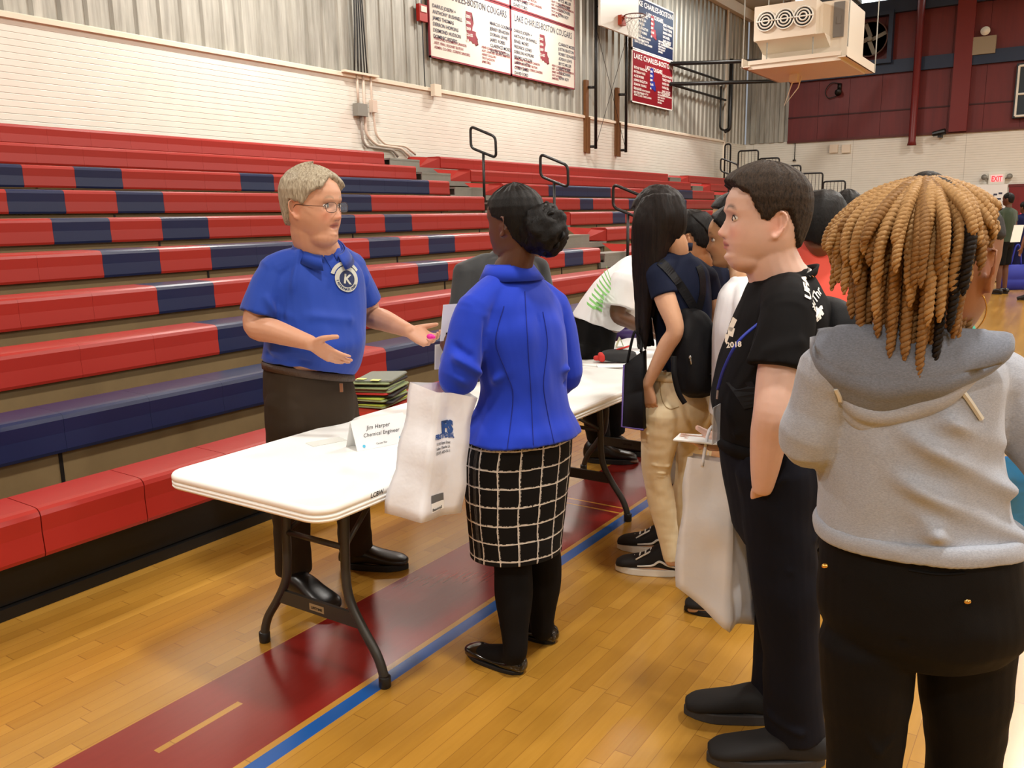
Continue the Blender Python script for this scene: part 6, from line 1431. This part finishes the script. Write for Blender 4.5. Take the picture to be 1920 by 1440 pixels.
seam('back_pocket_welt', [at(x, y, 1.3) for x, y in ((1748, 1108), (1800, 1109), (1850, 1102))], tr, tr, m_blackcloth, .0025, .001)
for f_ in (fN, fF): shoe(p, f_ - D(75) * .02, D(75), .27, .10, m_shoefab, m_soleblk, 'low', .02)
# sky blue carrier at the right edge
m_sky = mat_film('sky_blue_film', (70, 160, 222), .97)
g0 = [at(1868, 1180, 1.72), at(2010, 1200, 1.68), at(2030, 1185, 1.80), at(1885, 1170, 1.84)]; g1 = [at(1872, 860, 1.72), at(2000, 850, 1.70), at(2004, 850, 1.74), at(1880, 856, 1.76)]
carrier('plastic_bag', 'sky blue bag cut by the right edge, hanging beside the grey hoodie', g1, g0, m_sky, 12, .01, 9)
b = B(); c_ = [at(1700, 760, 1.84), at(1716, 640, 1.84), at(1822, 596, 1.86), at(1834, 628, 1.86), at(1836, 780, 1.86)]; vs = [b.verts.new(q) for q in c_]; f = b.faces.new(vs); r = bmesh.ops.extrude_face_region(b, geom=[f]); [setattr(v, 'co', v.co + HF * .004) for v in r['geom'] if isinstance(v, bmesh.types.BMVert)]
tag(obj('turquoise_folder', b, M('turquoise_card', (96, 220, 200), .6)), 'turquoise card showing beside the hoop earring', 'folder')
# ================================================================ LONG HAIRED GIRL AT THE SECOND TABLE
m_navypolo = mat_cloth('navy_polo_cloth', (24, 30, 50), .1, 900, .8); m_khaki = mat_cloth('khaki_stretch_cloth', (234, 216, 178), .06, 900, .8)
m_longhair = mat_hair('long_black_hair', (8, 6, 6), (30, 20, 16), (70, 70, 4), .45, .7)
SK_G = (216, 168, 134)
p = person('person with very long straight black hair, navy polo and khaki trousers', at(1262, 1040, 3.55))
H = Head(at(1236, 408, 3.47), 150, .97, pitch=-22)
fa = 135
b = B(); H.build(b); neck(b, H, at(1268, 478, 3.5), .048, .056)
loft(b, [sec(1268, 480, 3.5, fa, .06, .055), sec(1272, 510, 3.5, fa, .14, .08), sec(1277, 570, 3.5, fa, .135, .095), sec(1282, 660, 3.5, fa, .115, .09), sec(1278, 720, 3.5, fa, .14, .11), sec(1272, 770, 3.5, fa, .145, .12)])
shL, elL, wrL = at(1232, 512, 3.36), at(1266, 616, 3.28), at(1213, 722, 3.36); shR, elR, wrR = at(1322, 520, 3.62), at(1345, 610, 3.66), at(1310, 640, 3.85)
limb(b, [(shL.lerp(elL, .1), .042), (shL.lerp(elL, .5), .042), (elL, .034), (elL.lerp(wrL, .3), .034), (elL.lerp(wrL, .75), .026), (wrL, .022)]); limb(b, [(shR.lerp(elR, .1), .042), (elR, .034), (wrR, .023)])
d_ = cam3(.15, .05, -1); n_ = cam3(.6, .7, 0); hand(b, wrL, d_, n_, n_.cross(d_), .86, (.5, .55, .65, .75), .5, .3); d_ = cam3(-.6, .5, -.3); n_ = cam3(0, 0, -1); hand(b, wrR, d_, n_, d_.cross(n_), .86)
hN, kN, aN = at(1240, 770, 3.43), at(1232, 890, 3.46), at(1260, 1048, 3.50); hF_, kF, aF = at(1308, 770, 3.57), at(1290, 890, 3.62), at(1262, 1010, 3.70)
fN, fF = atZ(1266, 1078, 0), atZ(1262, 1036, 0); dfo = D(165)
limb(b, [(hN, .08), (kN, .05), (aN, .035)]); limb(b, [(hF_, .08), (kF, .05), (aF, .035)]); foot(b, fN, dfo, .23); foot(b, fF, dfo, .23)
me = remesh(b, .005, 2); H.colors(me, SK_G, (180, 110, 100), (30, 22, 18)); obj('body', me, m_skin, p, True); H.eyes(p, (30, 20, 14))
def lock(b, pts, r, seg=10, sub=6): tube(b, pts, r, seg, sub)
random.seed(5)
def curtain(b):
    # long locks falling from the crown: forward over the left shoulder and down the back
    for i in range(26):
        f = i / 25; x0 = 1196 + 84 * f; h0 = 3.40 - .07 * math.sin(PI * f) + .06 * f
        y0 = 372 - 10 * math.sin(PI * f); xe = 1196 + 40 * f + random.uniform(-3, 3); ye = 648 - 190 * max(0, f - .42) ** 1.0 / .58 + random.uniform(-10, 10)
        xm = 1194 + 70 * f if f < .6 else 1236 + (f - .6) * 70
        P = [at(x0 + (1238 - x0) * .35, y0, h0), at(x0, 405, h0 - .01), at(xm, 450, h0 - .01), at((xm * .55 + xe * .45), 450 + (ye - 450) * .5, h0 + .0), at(xe, ye, h0 + .02)]
        lock(b, P, [.014, .019, .019, .016, .006])
    for i in range(14):
        f = i / 13; x0 = 1192 + 16 * f; P = [at(1220, 368, 3.45), at(1196 + 4 * f, 400, 3.44 + .08 * f), at(x0, 470, 3.42 + .10 * f), at(x0 + 4, 560, 3.42 + .10 * f), at(1200 + 26 * f, 650, 3.44 + .06 * f)]; lock(b, P, [.014, .018, .018, .016, .006])
b = B(); R_ = []
for i in range(40):
    t = i / 39; z = -.118 + .239 * t; R_.append([H.w(head_pt(2 * PI * k / 40, z, {'nose': 0, 'lips': 0}) + (head_pt(2 * PI * k / 40, z, {'nose': 0, 'lips': 0}) - V((0, -.012, min(z, .06) * .8))).normalized() * (.016 if (math.cos(2 * PI * k / 40) < .55 or z > .07) else -.012)) for k in range(40)])
ringloft(b, R_); curtain(b); me = remesh(b, .0055, 2); wrinkle(me, .004, (60, 60, 3)); obj('long_hair', me, m_longhair, p, True)
b = B()
loft(b, [sec(1268, 474, 3.5, fa, .066, .062), sec(1271, 492, 3.5, fa, .115, .08), sec(1274, 515, 3.5, fa, .155, .098), sec(1277, 570, 3.5, fa, .148, .108), sec(1284, 650, 3.5, fa, .128, .10), sec(1284, 700, 3.5, fa, .135, .108)], 32, 5, True, False)
yoke(b, at(1270, 492, 3.5), (shL, shR), .05, .052)
for s_, e_ in ((shL, elL), (shR, elR)): limb(b, [(s_, .052), (s_.lerp(e_, .25), .054), (s_.lerp(e_, .42), .056)], 18, 5, True, False)
me = remesh(b, .0058, 3); wrinkle(me, .006, (8, 8, 6)); gp = obj('polo_shirt', me, m_navypolo, p, True)
b = B(); band(b, at(1268, 470, 3.5), UP - HR * .1, D(fa + 90), D(fa), .062, .058, .03, .005, 100, 440, .004); obj('collar', b, m_navypolo, p, True)
b = B(); loft(b, [sec(1276, 688, 3.5, fa, .128, .10), sec(1275, 725, 3.5, fa, .148, .118), sec(1273, 770, 3.5, fa, .152, .125), sec(1272, 795, 3.5, fa, .14, .11)], 32, 4, False, True)
def leg3(b, hp, kn, an, r): limb(b, [(hp, r[0]), (hp.lerp(kn, .5), r[1]), (kn, r[2]), (kn.lerp(an, .35), r[3]), (kn.lerp(an, .75), r[4]), (an, r[5])], 20, 5, True, False)
leg3(b, hN, kN, aN, (.092, .078, .060, .058, .044, .040)); leg3(b, hF_, kF, aF, (.088, .074, .058, .056, .044, .040))
me = remesh(b, .0055, 2); cf = []
for y in (800, 815, 872, 886, 893, 900, 908, 918, 930, 1020, 1030, 1036): cf.append((at(1200, y - 3, 3.38), at(1262, y + 4, 3.40), .006, .006))
wrinkle(me, .004, (8, 8, 14), cf, 2); kh = obj('trousers', me, m_khaki, p, True)
seam('back_pocket', [at(x, y, 3.3) for x, y in ((1246, 722), (1248, 760), (1262, 772), (1280, 768))], kh, kh, M('khaki_seam', (176, 152, 112), .8), .002, .001)
b = B(); band(b, at(1276, 706, 3.5), UP + HR * .05, D(fa + 90), D(fa), .142, .112, .026, .004, 0, 360); obj('waistband', b, m_khaki, p, True)
m_canvas = M('black_canvas', (22, 20, 20), .75, bump=.2, bs=400); m_rubw = M('white_rubber', (226, 222, 212), .5); m_lace = M('white_lace', (232, 230, 224), .7)
for f_, lb in ((fN, 'near'), (fF, 'far')):
    o = shoe(p, f_ - V(dfo) * .02, dfo, .285, .098, m_canvas, m_rubw, 'high', .028)
    h_ = f_ - V(dfo) * .02; sd = V((-dfo.y, dfo.x, 0)) * (1 if V((-dfo.y, dfo.x, 0)).dot(HF) < 0 else -1)
    b = B()
    for k in range(5):
        q = h_ + dfo * (.285 * (.36 + .085 * k)) + UP * (.125 - .013 * k); tube(b, [q - sd * .026 - UP * .008, q + UP * .004, q + sd * .030 - UP * .012], .0036, 6, 3)
    tube(b, [h_ + dfo * .10 + UP * .12, h_ + dfo * .15 + sd * .035 + UP * .10, h_ + dfo * .19 + sd * .045 + UP * .075, h_ + dfo * .13 + sd * .03 + UP * .11], .0034, 6, 4); obj('laces', b, m_lace, o, True)
    b = B(); P = [h_ + dfo * (.285 * f) + sd * (.049 * w_) + UP * z for f, z, w_ in ((.06, .050, .78), (.18, .060, .93), (.30, .074, .88), (.40, .056, .96), (.52, .050, .98), (.64, .046, .96))]; tube(b, P, [.004, .005, .0055, .005, .004, .003], 6, 5); obj('side_stripe', b, m_lace, o, True)
# backpack
t = thing('backpack', 'small black cloth backpack hanging on the back of the long haired person', 'backpack', at(1310, 735, 3.4))
bd = -D(fa); c0 = at(1306, 655, 3.38)
b = B(); U_ = (UP - HR * .12).normalized(); S_ = D(fa + 90)
loft(b, [wsec(c0 + U_ * z - bd * 0 + bd * o_, S_, bd, w_, d_, 2.6) for z, w_, d_, o_ in ((-.175, .105, .045, 0), (-.15, .128, .070, .0), (-.05, .132, .082, .005), (.06, .115, .070, .0), (.13, .075, .048, -.01), (.16, .045, .03, -.02))], 28, 4); me = remesh(b, .006, 3); wrinkle(me, .009, (10, 10, 6)); bp = obj('pack_body', me, m_pack, t, True)
ribbon('shoulder_strap', [at(x, y, 3.2) for x, y in ((1322, 588), (1296, 548), (1268, 512), (1246, 490), (1236, 484))], .018, .006, m_pack, t, gp)
ribbon('shoulder_strap', [at(x, y, 3.2) for x, y in ((1332, 590), (1342, 560), (1344, 530), (1338, 505))], .016, .006, m_pack, t, gp)
b = B(); strap(b, [at(1264, 668, 3.22), at(1264, 700, 3.20), at(1272, 735, 3.2), at(1284, 756, 3.2)], .010, .004, HR); obj('loose_strap', b, m_pack, t, True)
m_silver = M('silver_metal', (196, 194, 186), .25, .9)
b = B(); tube(b, [at(1294, 667, 3.27), at(1296, 683, 3.265)], .004, 6); ball(b, at(1294, 670, 3.265), .006, (1, 1, 1.4), HR, HF, UP, 8); tube(b, [at(1322, 700, 3.28), at(1338, 702, 3.3)], .002, 5); tube(b, [at(1323, 701, 3.28), at(1322, 714, 3.28)], .002, 5); tube(b, [at(1346, 606, 3.33), at(1356, 604, 3.36), at(1364, 612, 3.38)], .0022, 5); obj('zip_pulls', b, m_silver, t, True)
# purple piped tote
m_purple = M('purple_piping', (84, 60, 130), .5)
t = thing('tote_bag', 'black tote bag with purple piping hanging from the arm of the long haired person', 'bag', at(1182, 800, 3.45))
q = [at(1166, 800, 3.42), at(1206, 806, 3.30), at(1216, 800, 3.44), at(1180, 795, 3.55)]; q2 = [at(1170, 684, 3.42), at(1202, 660, 3.34), at(1212, 655, 3.44), at(1182, 680, 3.52)]
b = B(); ringloft(b, [q, [a.lerp(c, .5) + UP * .0 for a, c in zip(q, q2)], q2]); bmesh.ops.bevel(b, geom=b.edges[:], offset=.006, segments=2); obj('bag_body', b, m_pack, t, True)
b = B(); tube(b, [q2[0], q[0], q[1]], .0045, 6); tube(b, [q2[0] + HR * .016, q2[0] - UP * .06 + HR * .02, q2[0] - UP * .09 + HR * .03, q2[0] - UP * .05 + HR * .045, q2[0] + HR * .04], .003, 6, 5); tube(b, [q2[0] + HR * .03, q2[0] + HR * .05 - UP * .12, q[0] + HR * .03], .003, 6, 4); obj('piping', b, m_purple, t, True)
b = B(); tube(b, [q2[0].lerp(q2[1], .2), at(1186, 634, 3.38), at(1192, 622, 3.38), at(1202, 640, 3.38), q2[1]], .006, 6, 5); obj('handle', b, m_pack, t, True)
# bag hanging behind her legs
f0 = [at(1300, 1000, 3.1), at(1358, 1010, 3.1), at(1368, 990, 3.2), at(1310, 985, 3.2)]; 
g0 = [at(1246, 905, 3.62), at(1300, 915, 3.60), at(1330, 905, 3.72), at(1262, 900, 3.74)]; g1 = [at(1200, 775, 3.62), at(1296, 780, 3.62), at(1322, 770, 3.7), at(1208, 770, 3.7)]
carrier('plastic_bag', 'grey tinted plastic bag seen between the khaki legs of the long haired person', g1, g0, mat_film('grey_film', (196, 192, 196), .75), 8, .008, 4)

# ================================================================ FURTHER PEOPLE
def figure(label, px, h, a, topy, body_px=None, skin=(120, 78, 56), hairm=None, shirtm=None, pantm=None, shoem=None, hw=.16, lean=0, group=None, line=None, hthick=.014, pants='long', vox=.008, arms=None, lipc=None, hscale=.97, extra_hair=None, head=None, eyes=True, pitch=0, head_a=None, sleeve=.5):
    """standing person: px/h place the body axis, topy the crown"""
    gp = at(px, 700, h); g = V((gp.x, gp.y, 0)); zt = at(px, topy, h).z; k = zt / 1.72
    p = person(label, g, group); F, L = D(a), D(a + 90); U0 = UP
    H = head or Head(g + UP * (zt - .13 * hscale) + F * (.02 + lean), head_a if head_a is not None else a, hscale, pitch=pitch)
    nbp = g + UP * (1.45 * k) + F * (lean * .8); b = B(); H.build(b, nz=40, nt=36); neck(b, H, nbp, .05, .058)
    def W(z, rx, ry, e=1.0, fo=0): 
        return wsec(g + UP * (z * k) + F * (lean * max(0, (z - .95) / .5) + fo), L, F, rx, ry, 2.2)
    w_ = hw
    loft(b, [W(1.45, .06, .055), W(1.40, w_ * .85, .08), W(1.25, w_ * .9, .10), W(1.05, w_ * .78, .095), W(.92, w_ * .92, .105), W(.85, w_ * .9, .10)])
    sh = [g + UP * (1.375 * k) + L * (s_ * (w_ + .015)) + F * lean * .85 for s_ in (1, -1)]
    if arms is None: arms = [(sh[i] + UP * (-.29 * k) + L * (s_ * .05), sh[i] + UP * (-.53 * k) + F * .06 + L * (s_ * .06)) for i, s_ in enumerate((1, -1))]
    for i, s_ in enumerate((1, -1)):
        el, wr = arms[i]; limb(b, [(sh[i].lerp(el, .12), .04), (sh[i].lerp(el, .5), .042), (el, .036), (el.lerp(wr, .35), .036), (wr, .024)], 12, 4)
        d = (wr - el).normalized(); n_ = (V((0, 0, -1)) if abs(d.z) < .8 else -L * s_); th = d.cross(n_) * (-s_); hand(b, wr, d, n_, th, .92)
    hp = [g + UP * (.9 * k) + L * (s_ * .085) for s_ in (1, -1)]; kn = [g + UP * (.48 * k) + L * (s_ * .095) + F * .01 for s_ in (1, -1)]; an = [g + UP * (.09 * k) + L * (s_ * .10) - F * .01 for s_ in (1, -1)]
    for q0, q1, q2 in zip(hp, kn, an): limb(b, [(q0, .085), (q1, .054), (q1.lerp(q2, .3), .052), (q2, .036)], 12, 4); foot(b, V((q2.x, q2.y, 0)) - F * .04, F, .24)
    me = remesh(b, vox, 1); H.colors(me, skin, lipc or tuple(int(c * .75) for c in skin), tuple(int(c * .4) for c in skin)); obj('body', me, m_skin, p, True)
    if eyes: H.eyes(p, (36, 24, 18))
    b = B(); loft(b, [W(1.455, .072, .066), W(1.43, w_ * .72, .085), W(1.38, w_ * 1.0, .105), W(1.25, w_ * 1.03, .12), W(1.08, w_ * .93, .115), W(.93, w_ * 1.06, .125), W(.89, w_ * 1.08, .128)], 28, 4, True, False); yoke(b, g + UP * 1.42 * k + F * lean * .8, sh, .052, .054)
    for i in (0, 1):
        el, wr = arms[i]
        if sleeve <= 1: limb(b, [(sh[i], .054), (sh[i].lerp(el, sleeve * .6), .058), (sh[i].lerp(el, sleeve), .060)], 16, 4, True, False)
        else: limb(b, [(sh[i], .054), (sh[i].lerp(el, .5), .056), (el, .052), (el.lerp(wr, .92), .040)], 16, 4, True, False)
    me = remesh(b, vox, 2); wrinkle(me, .006, (7, 7, 5), (), px * .01); sm = obj('shirt', me, shirtm, p, True)
    b = B(); loft(b, [W(.97, w_ * .96, .115), W(.92, w_ * 1.02, .122), W(.86, w_ * 1.0, .12), W(.82, w_ * .95, .11)], 24, 3, False, True)
    for q0, q1, q2 in zip(hp, kn, an):
        if pants == 'short': limb(b, [(q0, .10), (q0.lerp(q1, .6), .092), (q1 + UP * .02, .09)], 16, 4, True, False)
        else: limb(b, [(q0, .10), (q0.lerp(q1, .5), .09), (q1, .075), (q1.lerp(q2, .5), .072), (q2, .07)], 16, 4, True, False)
    me = remesh(b, vox, 2); wrinkle(me, .005, (7, 7, 7)); obj('trousers', me, pantm, p, True)
    for q2 in an: shoe(p, V((q2.x, q2.y, 0)) - F * .07, F, .28, .10, shoem or m_shoefab, m_soleblk, 'low', .02)
    if hairm: H.hair(line or [(0, .082), (30, .074), (50, .058), (65, .035), (80, .0), (92, .006), (104, .01), (118, -.05), (140, -.07), (180, -.078)], lambda th, z: hthick, hairm, p, detail=.004, freq=30, nz=50, nt=60, extra=(lambda b_: extra_hair(b_, H)) if extra_hair else None)
    return p, H, sm, g, sh, arms
m_charcoal = mat_cloth('charcoal_suit_cloth', (56, 58, 60), .1, 800, .7); m_whitetee = mat_cloth('white_tee_cloth', (236, 236, 238), .03, 900, .8); m_creamshirt = mat_cloth('cream_shirt_cloth', (226, 218, 200), .04, 900, .8)
# --- man in charcoal jacket, mostly behind the blazer
g_ = at(975, 700, 4.45); 
pe, Hs, sm, g, sh, ar = figure('person in a charcoal jacket mostly hidden behind the cobalt blazer', 946, 4.45, -60, 384, skin=(120, 84, 62), hairm=m_blackhair, shirtm=m_charcoal, pantm=m_charcoal, shoem=m_shoeblk, hw=.21, lean=.0, sleeve=2, head=Head(at(1004, 436, 4.4), -60, .95, pitch=-20))
# --- man bending in the white T-shirt
m_green = M('green_brush_print', (140, 206, 120), .8); m_greyprint = M('grey_brush_print', (176, 178, 196), .8)
p = person('person in white T-shirt with green brush stripes bending over the second table', at(1105, 830, 5.35)); SK_D = (98, 66, 46)
hq = 5.15; H = Head(at(1262, 520, 5.05), 10, 1.0, pitch=-50); fa = -20
b = B(); H.build(b, nz=40, nt=36); neck(b, H, at(1222, 500, 5.1), .056, .064)
dT = (at(1215, 505, hq) - at(1112, 610, hq)).normalized(); nT = dT.cross(HF).normalized()
def T_(px, py, rx, ry): return wsec(at(px, py, hq), HF, nT, rx, ry, 2.3)
loft(b, [T_(1220, 500, .07, .07), T_(1200, 515, .17, .12), T_(1170, 545, .17, .14), T_(1135, 590, .155, .13), wsec(at(1116, 625, hq), HF, -HR, .15, .12), wsec(at(1110, 660, hq), HF, -HR, .15, .12)])
sA, eA, wA = at(1172, 530, 4.97), at(1158, 590, 4.93), at(1212, 622, 4.98); sB, eB, wB = at(1190, 520, 5.3), at(1200, 590, 5.35), at(1240, 625, 5.25)
for s_, e_, w_ in ((sA, eA, wA), (sB, eB, wB)): limb(b, [(s_.lerp(e_, .1), .05), (s_.lerp(e_, .5), .052), (e_, .045), (e_.lerp(w_, .4), .042), (w_, .027)]); d_ = (w_ - e_).normalized(); hand(b, w_, d_, -UP, d_.cross(-UP), 1.0)
hN, kN, aN = at(1098, 670, 5.02), at(1112, 750, 5.10), at(1122, 818, 5.32); hF_, kF, aF = at(1118, 665, 5.3), at(1140, 745, 5.4), at(1150, 808, 5.5)
fN, fF = V((aN.x, aN.y, 0)), V((aF.x, aF.y, 0))
for a_, b_, c_ in ((hN, kN, aN), (hF_, kF, aF)): limb(b, [(a_, .09), (b_, .06), (c_, .04)])
foot(b, fN, D(-10), .26); foot(b, fF, D(-10), .26)
me = remesh(b, .0065, 2); H.colors(me, SK_D, (110, 66, 60), (30, 20, 16)); obj('body', me, m_skin, p, True); H.hair([(0, .08), (60, .04), (90, .01), (120, -.05), (180, -.07)], lambda th, z: .008, m_blackhair, p, nz=40, nt=50)
b = B(); loft(b, [T_(1224, 496, .085, .08), T_(1206, 510, .185, .135), T_(1172, 543, .20, .165), T_(1140, 574, .19, .160), wsec(at(1116, 606, hq), HF, -HR * .93 + UP * .34, .18, .155)], 32, 5, True, False); yoke(b, at(1212, 508, hq), (sA, sB), .08, .08)
limb(b, [(sA, .085), (sA.lerp(eA, .5), .088), (sA.lerp(eA, .78), .092)], 20, 4, True, False); limb(b, [(sB, .085), (sB.lerp(eB, .5), .088), (sB.lerp(eB, .78), .092)], 20, 4, True, False)
me = remesh(b, .007, 3); wrinkle(me, .009, (6, 6, 6)); wt_ = obj('t_shirt', me, m_whitetee, p, True)
def brush(b, pr):
    for i in range(9):
        a0, a1 = (1098 + i * 5.0, 562 + 0 * i), (0, 0); x0, y0 = 1100 + i * 4.6, 568 - i * 8.6; x1, y1 = 1138 + min(i, 6) * 1.2, 592 - i * 8.4; n = 6; vs = []
        for k in range(n + 1):
            f = k / n; x, y = x0 + (x1 - x0) * f, y0 + (y1 - y0) * f + 2.2 * math.sin(f * 3); vs.append((b.verts.new(pr(at(x, y - 2.9, 4.7))), b.verts.new(pr(at(x + .6, y + 2.9, 4.7)))))
        for A, C in zip(vs, vs[1:]):
            b.faces.new((A[0], A[1], C[1], C[0]))
patch('green_print', None, 1, None, None, -HF, m_green, wt_, wt_, .006, brush)
b = B(); loft(b, [wsec(at(1118, 600, hq), HF, HR * .93 - UP * .34, .165, .135), wsec(at(1112, 632, hq), HF, HR, .172, .142), wsec(at(1106, 672, hq), HF, HR, .175, .135)], 28, 4, False, True)
for a_, b_, c_ in ((hN, kN, aN), (hF_, kF, aF)): limb(b, [(a_, .11), (b_, .085), (c_, .08)], 18, 5, True, False)
me = remesh(b, .008, 2); wrinkle(me, .006); obj('trousers', me, m_blackcloth, p, True)
for f_, d_ in ((fN, D(-10)), (fF, D(-12))): shoe(p, f_ - d_ * .08, d_, .33, .12, m_shoeblk, m_soleblk, 'high', .03)
m_navyfleece = m_navypolo
# --- braided girl
def braids(b, H):
    random.seed(9)
    for i in range(30):
        th = math.radians(120 + 120 * i / 29); z0 = .085 - .04 * abs(i - 14.5) / 14.5; P = []
        for k in range(7):
            f = k / 6; q = head_pt(th * (1 - f) + PI * f, .09 * (1 - f) + -.055 * f, {'nose': 0}) ; P.append(H.w(q * 1.12))
        tube(b, P, .0075, 6, 3)
    c = H.w((0, -.13, -.065)); ball(b, c, .038, (1.1, 1, .9), H.X, H.Y, H.Z, 12)
    for i in range(14): tube(b, [c + H.X * (.03 * math.cos(i)) + H.Z * (.02 * math.sin(i)), c - H.Y * .03 + H.X * (.02 * math.cos(i * 2)) - H.Z * .03, c - H.Y * .02 + H.X * (.03 * math.cos(i * 1.3)) - H.Z * .10], .006, 6, 4)
figure('person with dark braids tied in a low bun, beyond the long haired person', 1318, 4.15, 130, 396, skin=(190, 140, 100), hairm=m_blackhair, shirtm=m_navypolo, pantm=m_khaki, hw=.15, extra_hair=braids, head=Head(at(1297, 446, 4.1), 140, 1.0, pitch=-14))
# --- girl in white shirt seen in profile
def pulled(b, H): ball(b, H.w((0, -.11, .0)), .05, (1, 1, 1), H.X, H.Y, H.Z, 12)
pw, Hw, smw, gw, shw, arw = figure('person in loose white shirt with a blue lanyard, beyond the black T-shirt', 1392, 3.25, 168, 408, skin=(196, 150, 110), hairm=m_blackhair, shirtm=m_whitetee, pantm=m_khaki, hw=.165, extra_hair=pulled, head=Head(at(1373, 446, 3.45), 168, .98, pitch=-6), sleeve=1.0, vox=.0065)
seam('lanyard', [at(x, y, 3.0) for x, y in ((1372, 500), (1362, 512), (1354, 524))], smw, smw, m_lan, .004, .003)
# --- taller person with cap and glasses behind her
pc_, Hc, smc, gc, shc, arc_ = figure('person with a black cap and glasses behind the white shirted person', 1385, 4.3, 172, 372, skin=(206, 164, 120), hairm=m_blackhair, shirtm=m_creamshirt, pantm=m_khaki, hw=.17, head=Head(at(1372, 412, 4.3), 172, 1.0), line=[(0, .05), (60, .045), (90, .02), (120, -.04), (180, -.07)], hthick=.016)
glasses(Hc, pc_, m_black, m_lens)
# --- coral shirt
m_coral = mat_cloth('coral_cloth', (246, 104, 92), .05, 800, .8)
figure('person in a coral shirt with full dark hair beside the honey blonde twists', 1528, 3.6, 75, 318, skin=(110, 72, 52), hairm=m_blackhair, shirtm=m_coral, pantm=m_blackcloth, hw=.16, head=Head(at(1540, 424, 3.55), 70, 1.0, pitch=-25), hthick=.03, line=[(0, .07), (60, .03), (90, -.02), (120, -.09), (180, -.112)])
def bun2(b, H): ball(b, H.w((.06, -.05, .06)), .055, (1, 1, .8), H.X, H.Y, H.Z, 12); ball(b, H.w((-.04, -.08, .05)), .05, (1, 1, .8), H.X, H.Y, H.Z, 12)
figure('person with dark puffed hair further off above the coral shirt', 1572, 5.2, 80, 358, skin=(100, 66, 48), hairm=m_blackhair, shirtm=m_navypolo, pantm=m_blackcloth, extra_hair=bun2, hthick=.02)
figure('person with short brown hair, a sliver seen behind the black T-shirted person', 1517, 6.4, 60, 362, skin=(200, 140, 120), hairm=m_brownhair, shirtm=m_charcoal, pantm=m_blackcloth)
# --- far group at the right edge
m_olive = mat_cloth('olive_cloth', (50, 62, 46), .1); m_dotnavy = mat_cloth('navy_dotted_cloth', (24, 28, 66), .3); m_pinktee = mat_cloth('hot_pink_cloth', (222, 60, 90), .1); m_gtee = mat_cloth('green_jersey', (20, 112, 66), .08); m_khd = mat_cloth('khaki_dark', (160, 136, 100), .1)
figure('person in an olive shirt and black shorts standing far off by the banner', 1862, 15.8, 120, 361, skin=(96, 60, 42), hairm=m_blackhair, shirtm=m_olive, pantm=m_blackcloth, shoem=m_shoeblk, hw=.2, pants='short', vox=.014, hthick=.006)
figure('person in a navy dotted top far off beside the olive shirt', 1893, 17.4, 100, 378, skin=(110, 72, 54), hairm=m_blackhair, shirtm=m_dotnavy, pantm=m_dotnavy, hw=.19, vox=.014, sleeve=2)
figure('person in a hot pink shirt far off in front of the dark red door', 1902, 20.5, 200, 372, skin=(170, 110, 84), hairm=m_brownhair, shirtm=m_pinktee, pantm=m_blackcloth, hw=.18, vox=.016)
figure('person in a green jersey and khaki trousers cut by the right edge', 1921, 14.6, 190, 366, skin=(120, 76, 54), hairm=m_blackhair, shirtm=m_gtee, pantm=m_khd, hw=.2, vox=.014)
figure('person far off with bare legs and white shoes beside the blonde twists', 1842, 18.4, 110, 380, skin=(130, 88, 64), hairm=m_blackhair, shirtm=m_charcoal, pantm=m_charcoal, shoem=m_rubw, pants='short', vox=.016)
b = B(); tube(b, [at(1795 + 8, 350, 22), at(1803, 352, 22)], .01, 4); b.free()
q = at(1901, 540, 16.6); g = V((q.x, q.y, 0)); t = thing('tote_bag', 'big royal blue tote bag resting on the floor by the navy dotted top', 'bag', g)
b = B(); ringloft(b, [[g + HR * (x * .24) + HF * (y * .1) + UP * z for x, y in ((-1, -1), (1, -1), (1, 1), (-1, 1))] for z in (.002, .2)] + [[g + HR * (x * .17) + HF * (y * .06) + UP * .48 for x, y in ((-1, -1), (1, -1), (1, 1), (-1, 1))]]); bmesh.ops.bevel(b, geom=b.edges[:], offset=.02, segments=2); obj('bag_body', b, M('royal_bag_cloth', (32, 44, 150), .6), t, True)
b = B(); tube(b, [g + HR * -.1 + UP * .47, g + HR * -.04 + UP * .82, g + HR * .04 + UP * .82, g + HR * .1 + UP * .47], .015, 6, 4); obj('handle', b, M('royal_bag_handle', (32, 44, 150), .6), t, True)
b = B(); q = at(1907, 438, 14.2); obox(b, q, (HR + HF * .3).normalized(), (UP + HR * .15).normalized(), (HF - HR * .3).normalized(), .10, .14, .004); tag(obj('paper_sheet', b, m_paper), 'white paper held by the person in the green jersey, at the right edge', 'paper')

c_ = at(1176, 622, 5.9); b = B(); obox(b, c_, HR, HF, UP, .16, .12, .045); bmesh.ops.bevel(b, geom=b.edges[:], offset=.01, segments=2); t = thing('storage_box', 'dark purple box with glossy lid behind the bending person in white', 'box', c_ - UP * .045)
obj('box_body', b, M('purple_box', (58, 40, 92), .35), t, True)
b = B(); obox(b, c_ + UP * .055, HR, HF, UP, .17, .13, .010); obj('lid', b, M('purple_lid', (120, 104, 160), .25), t)
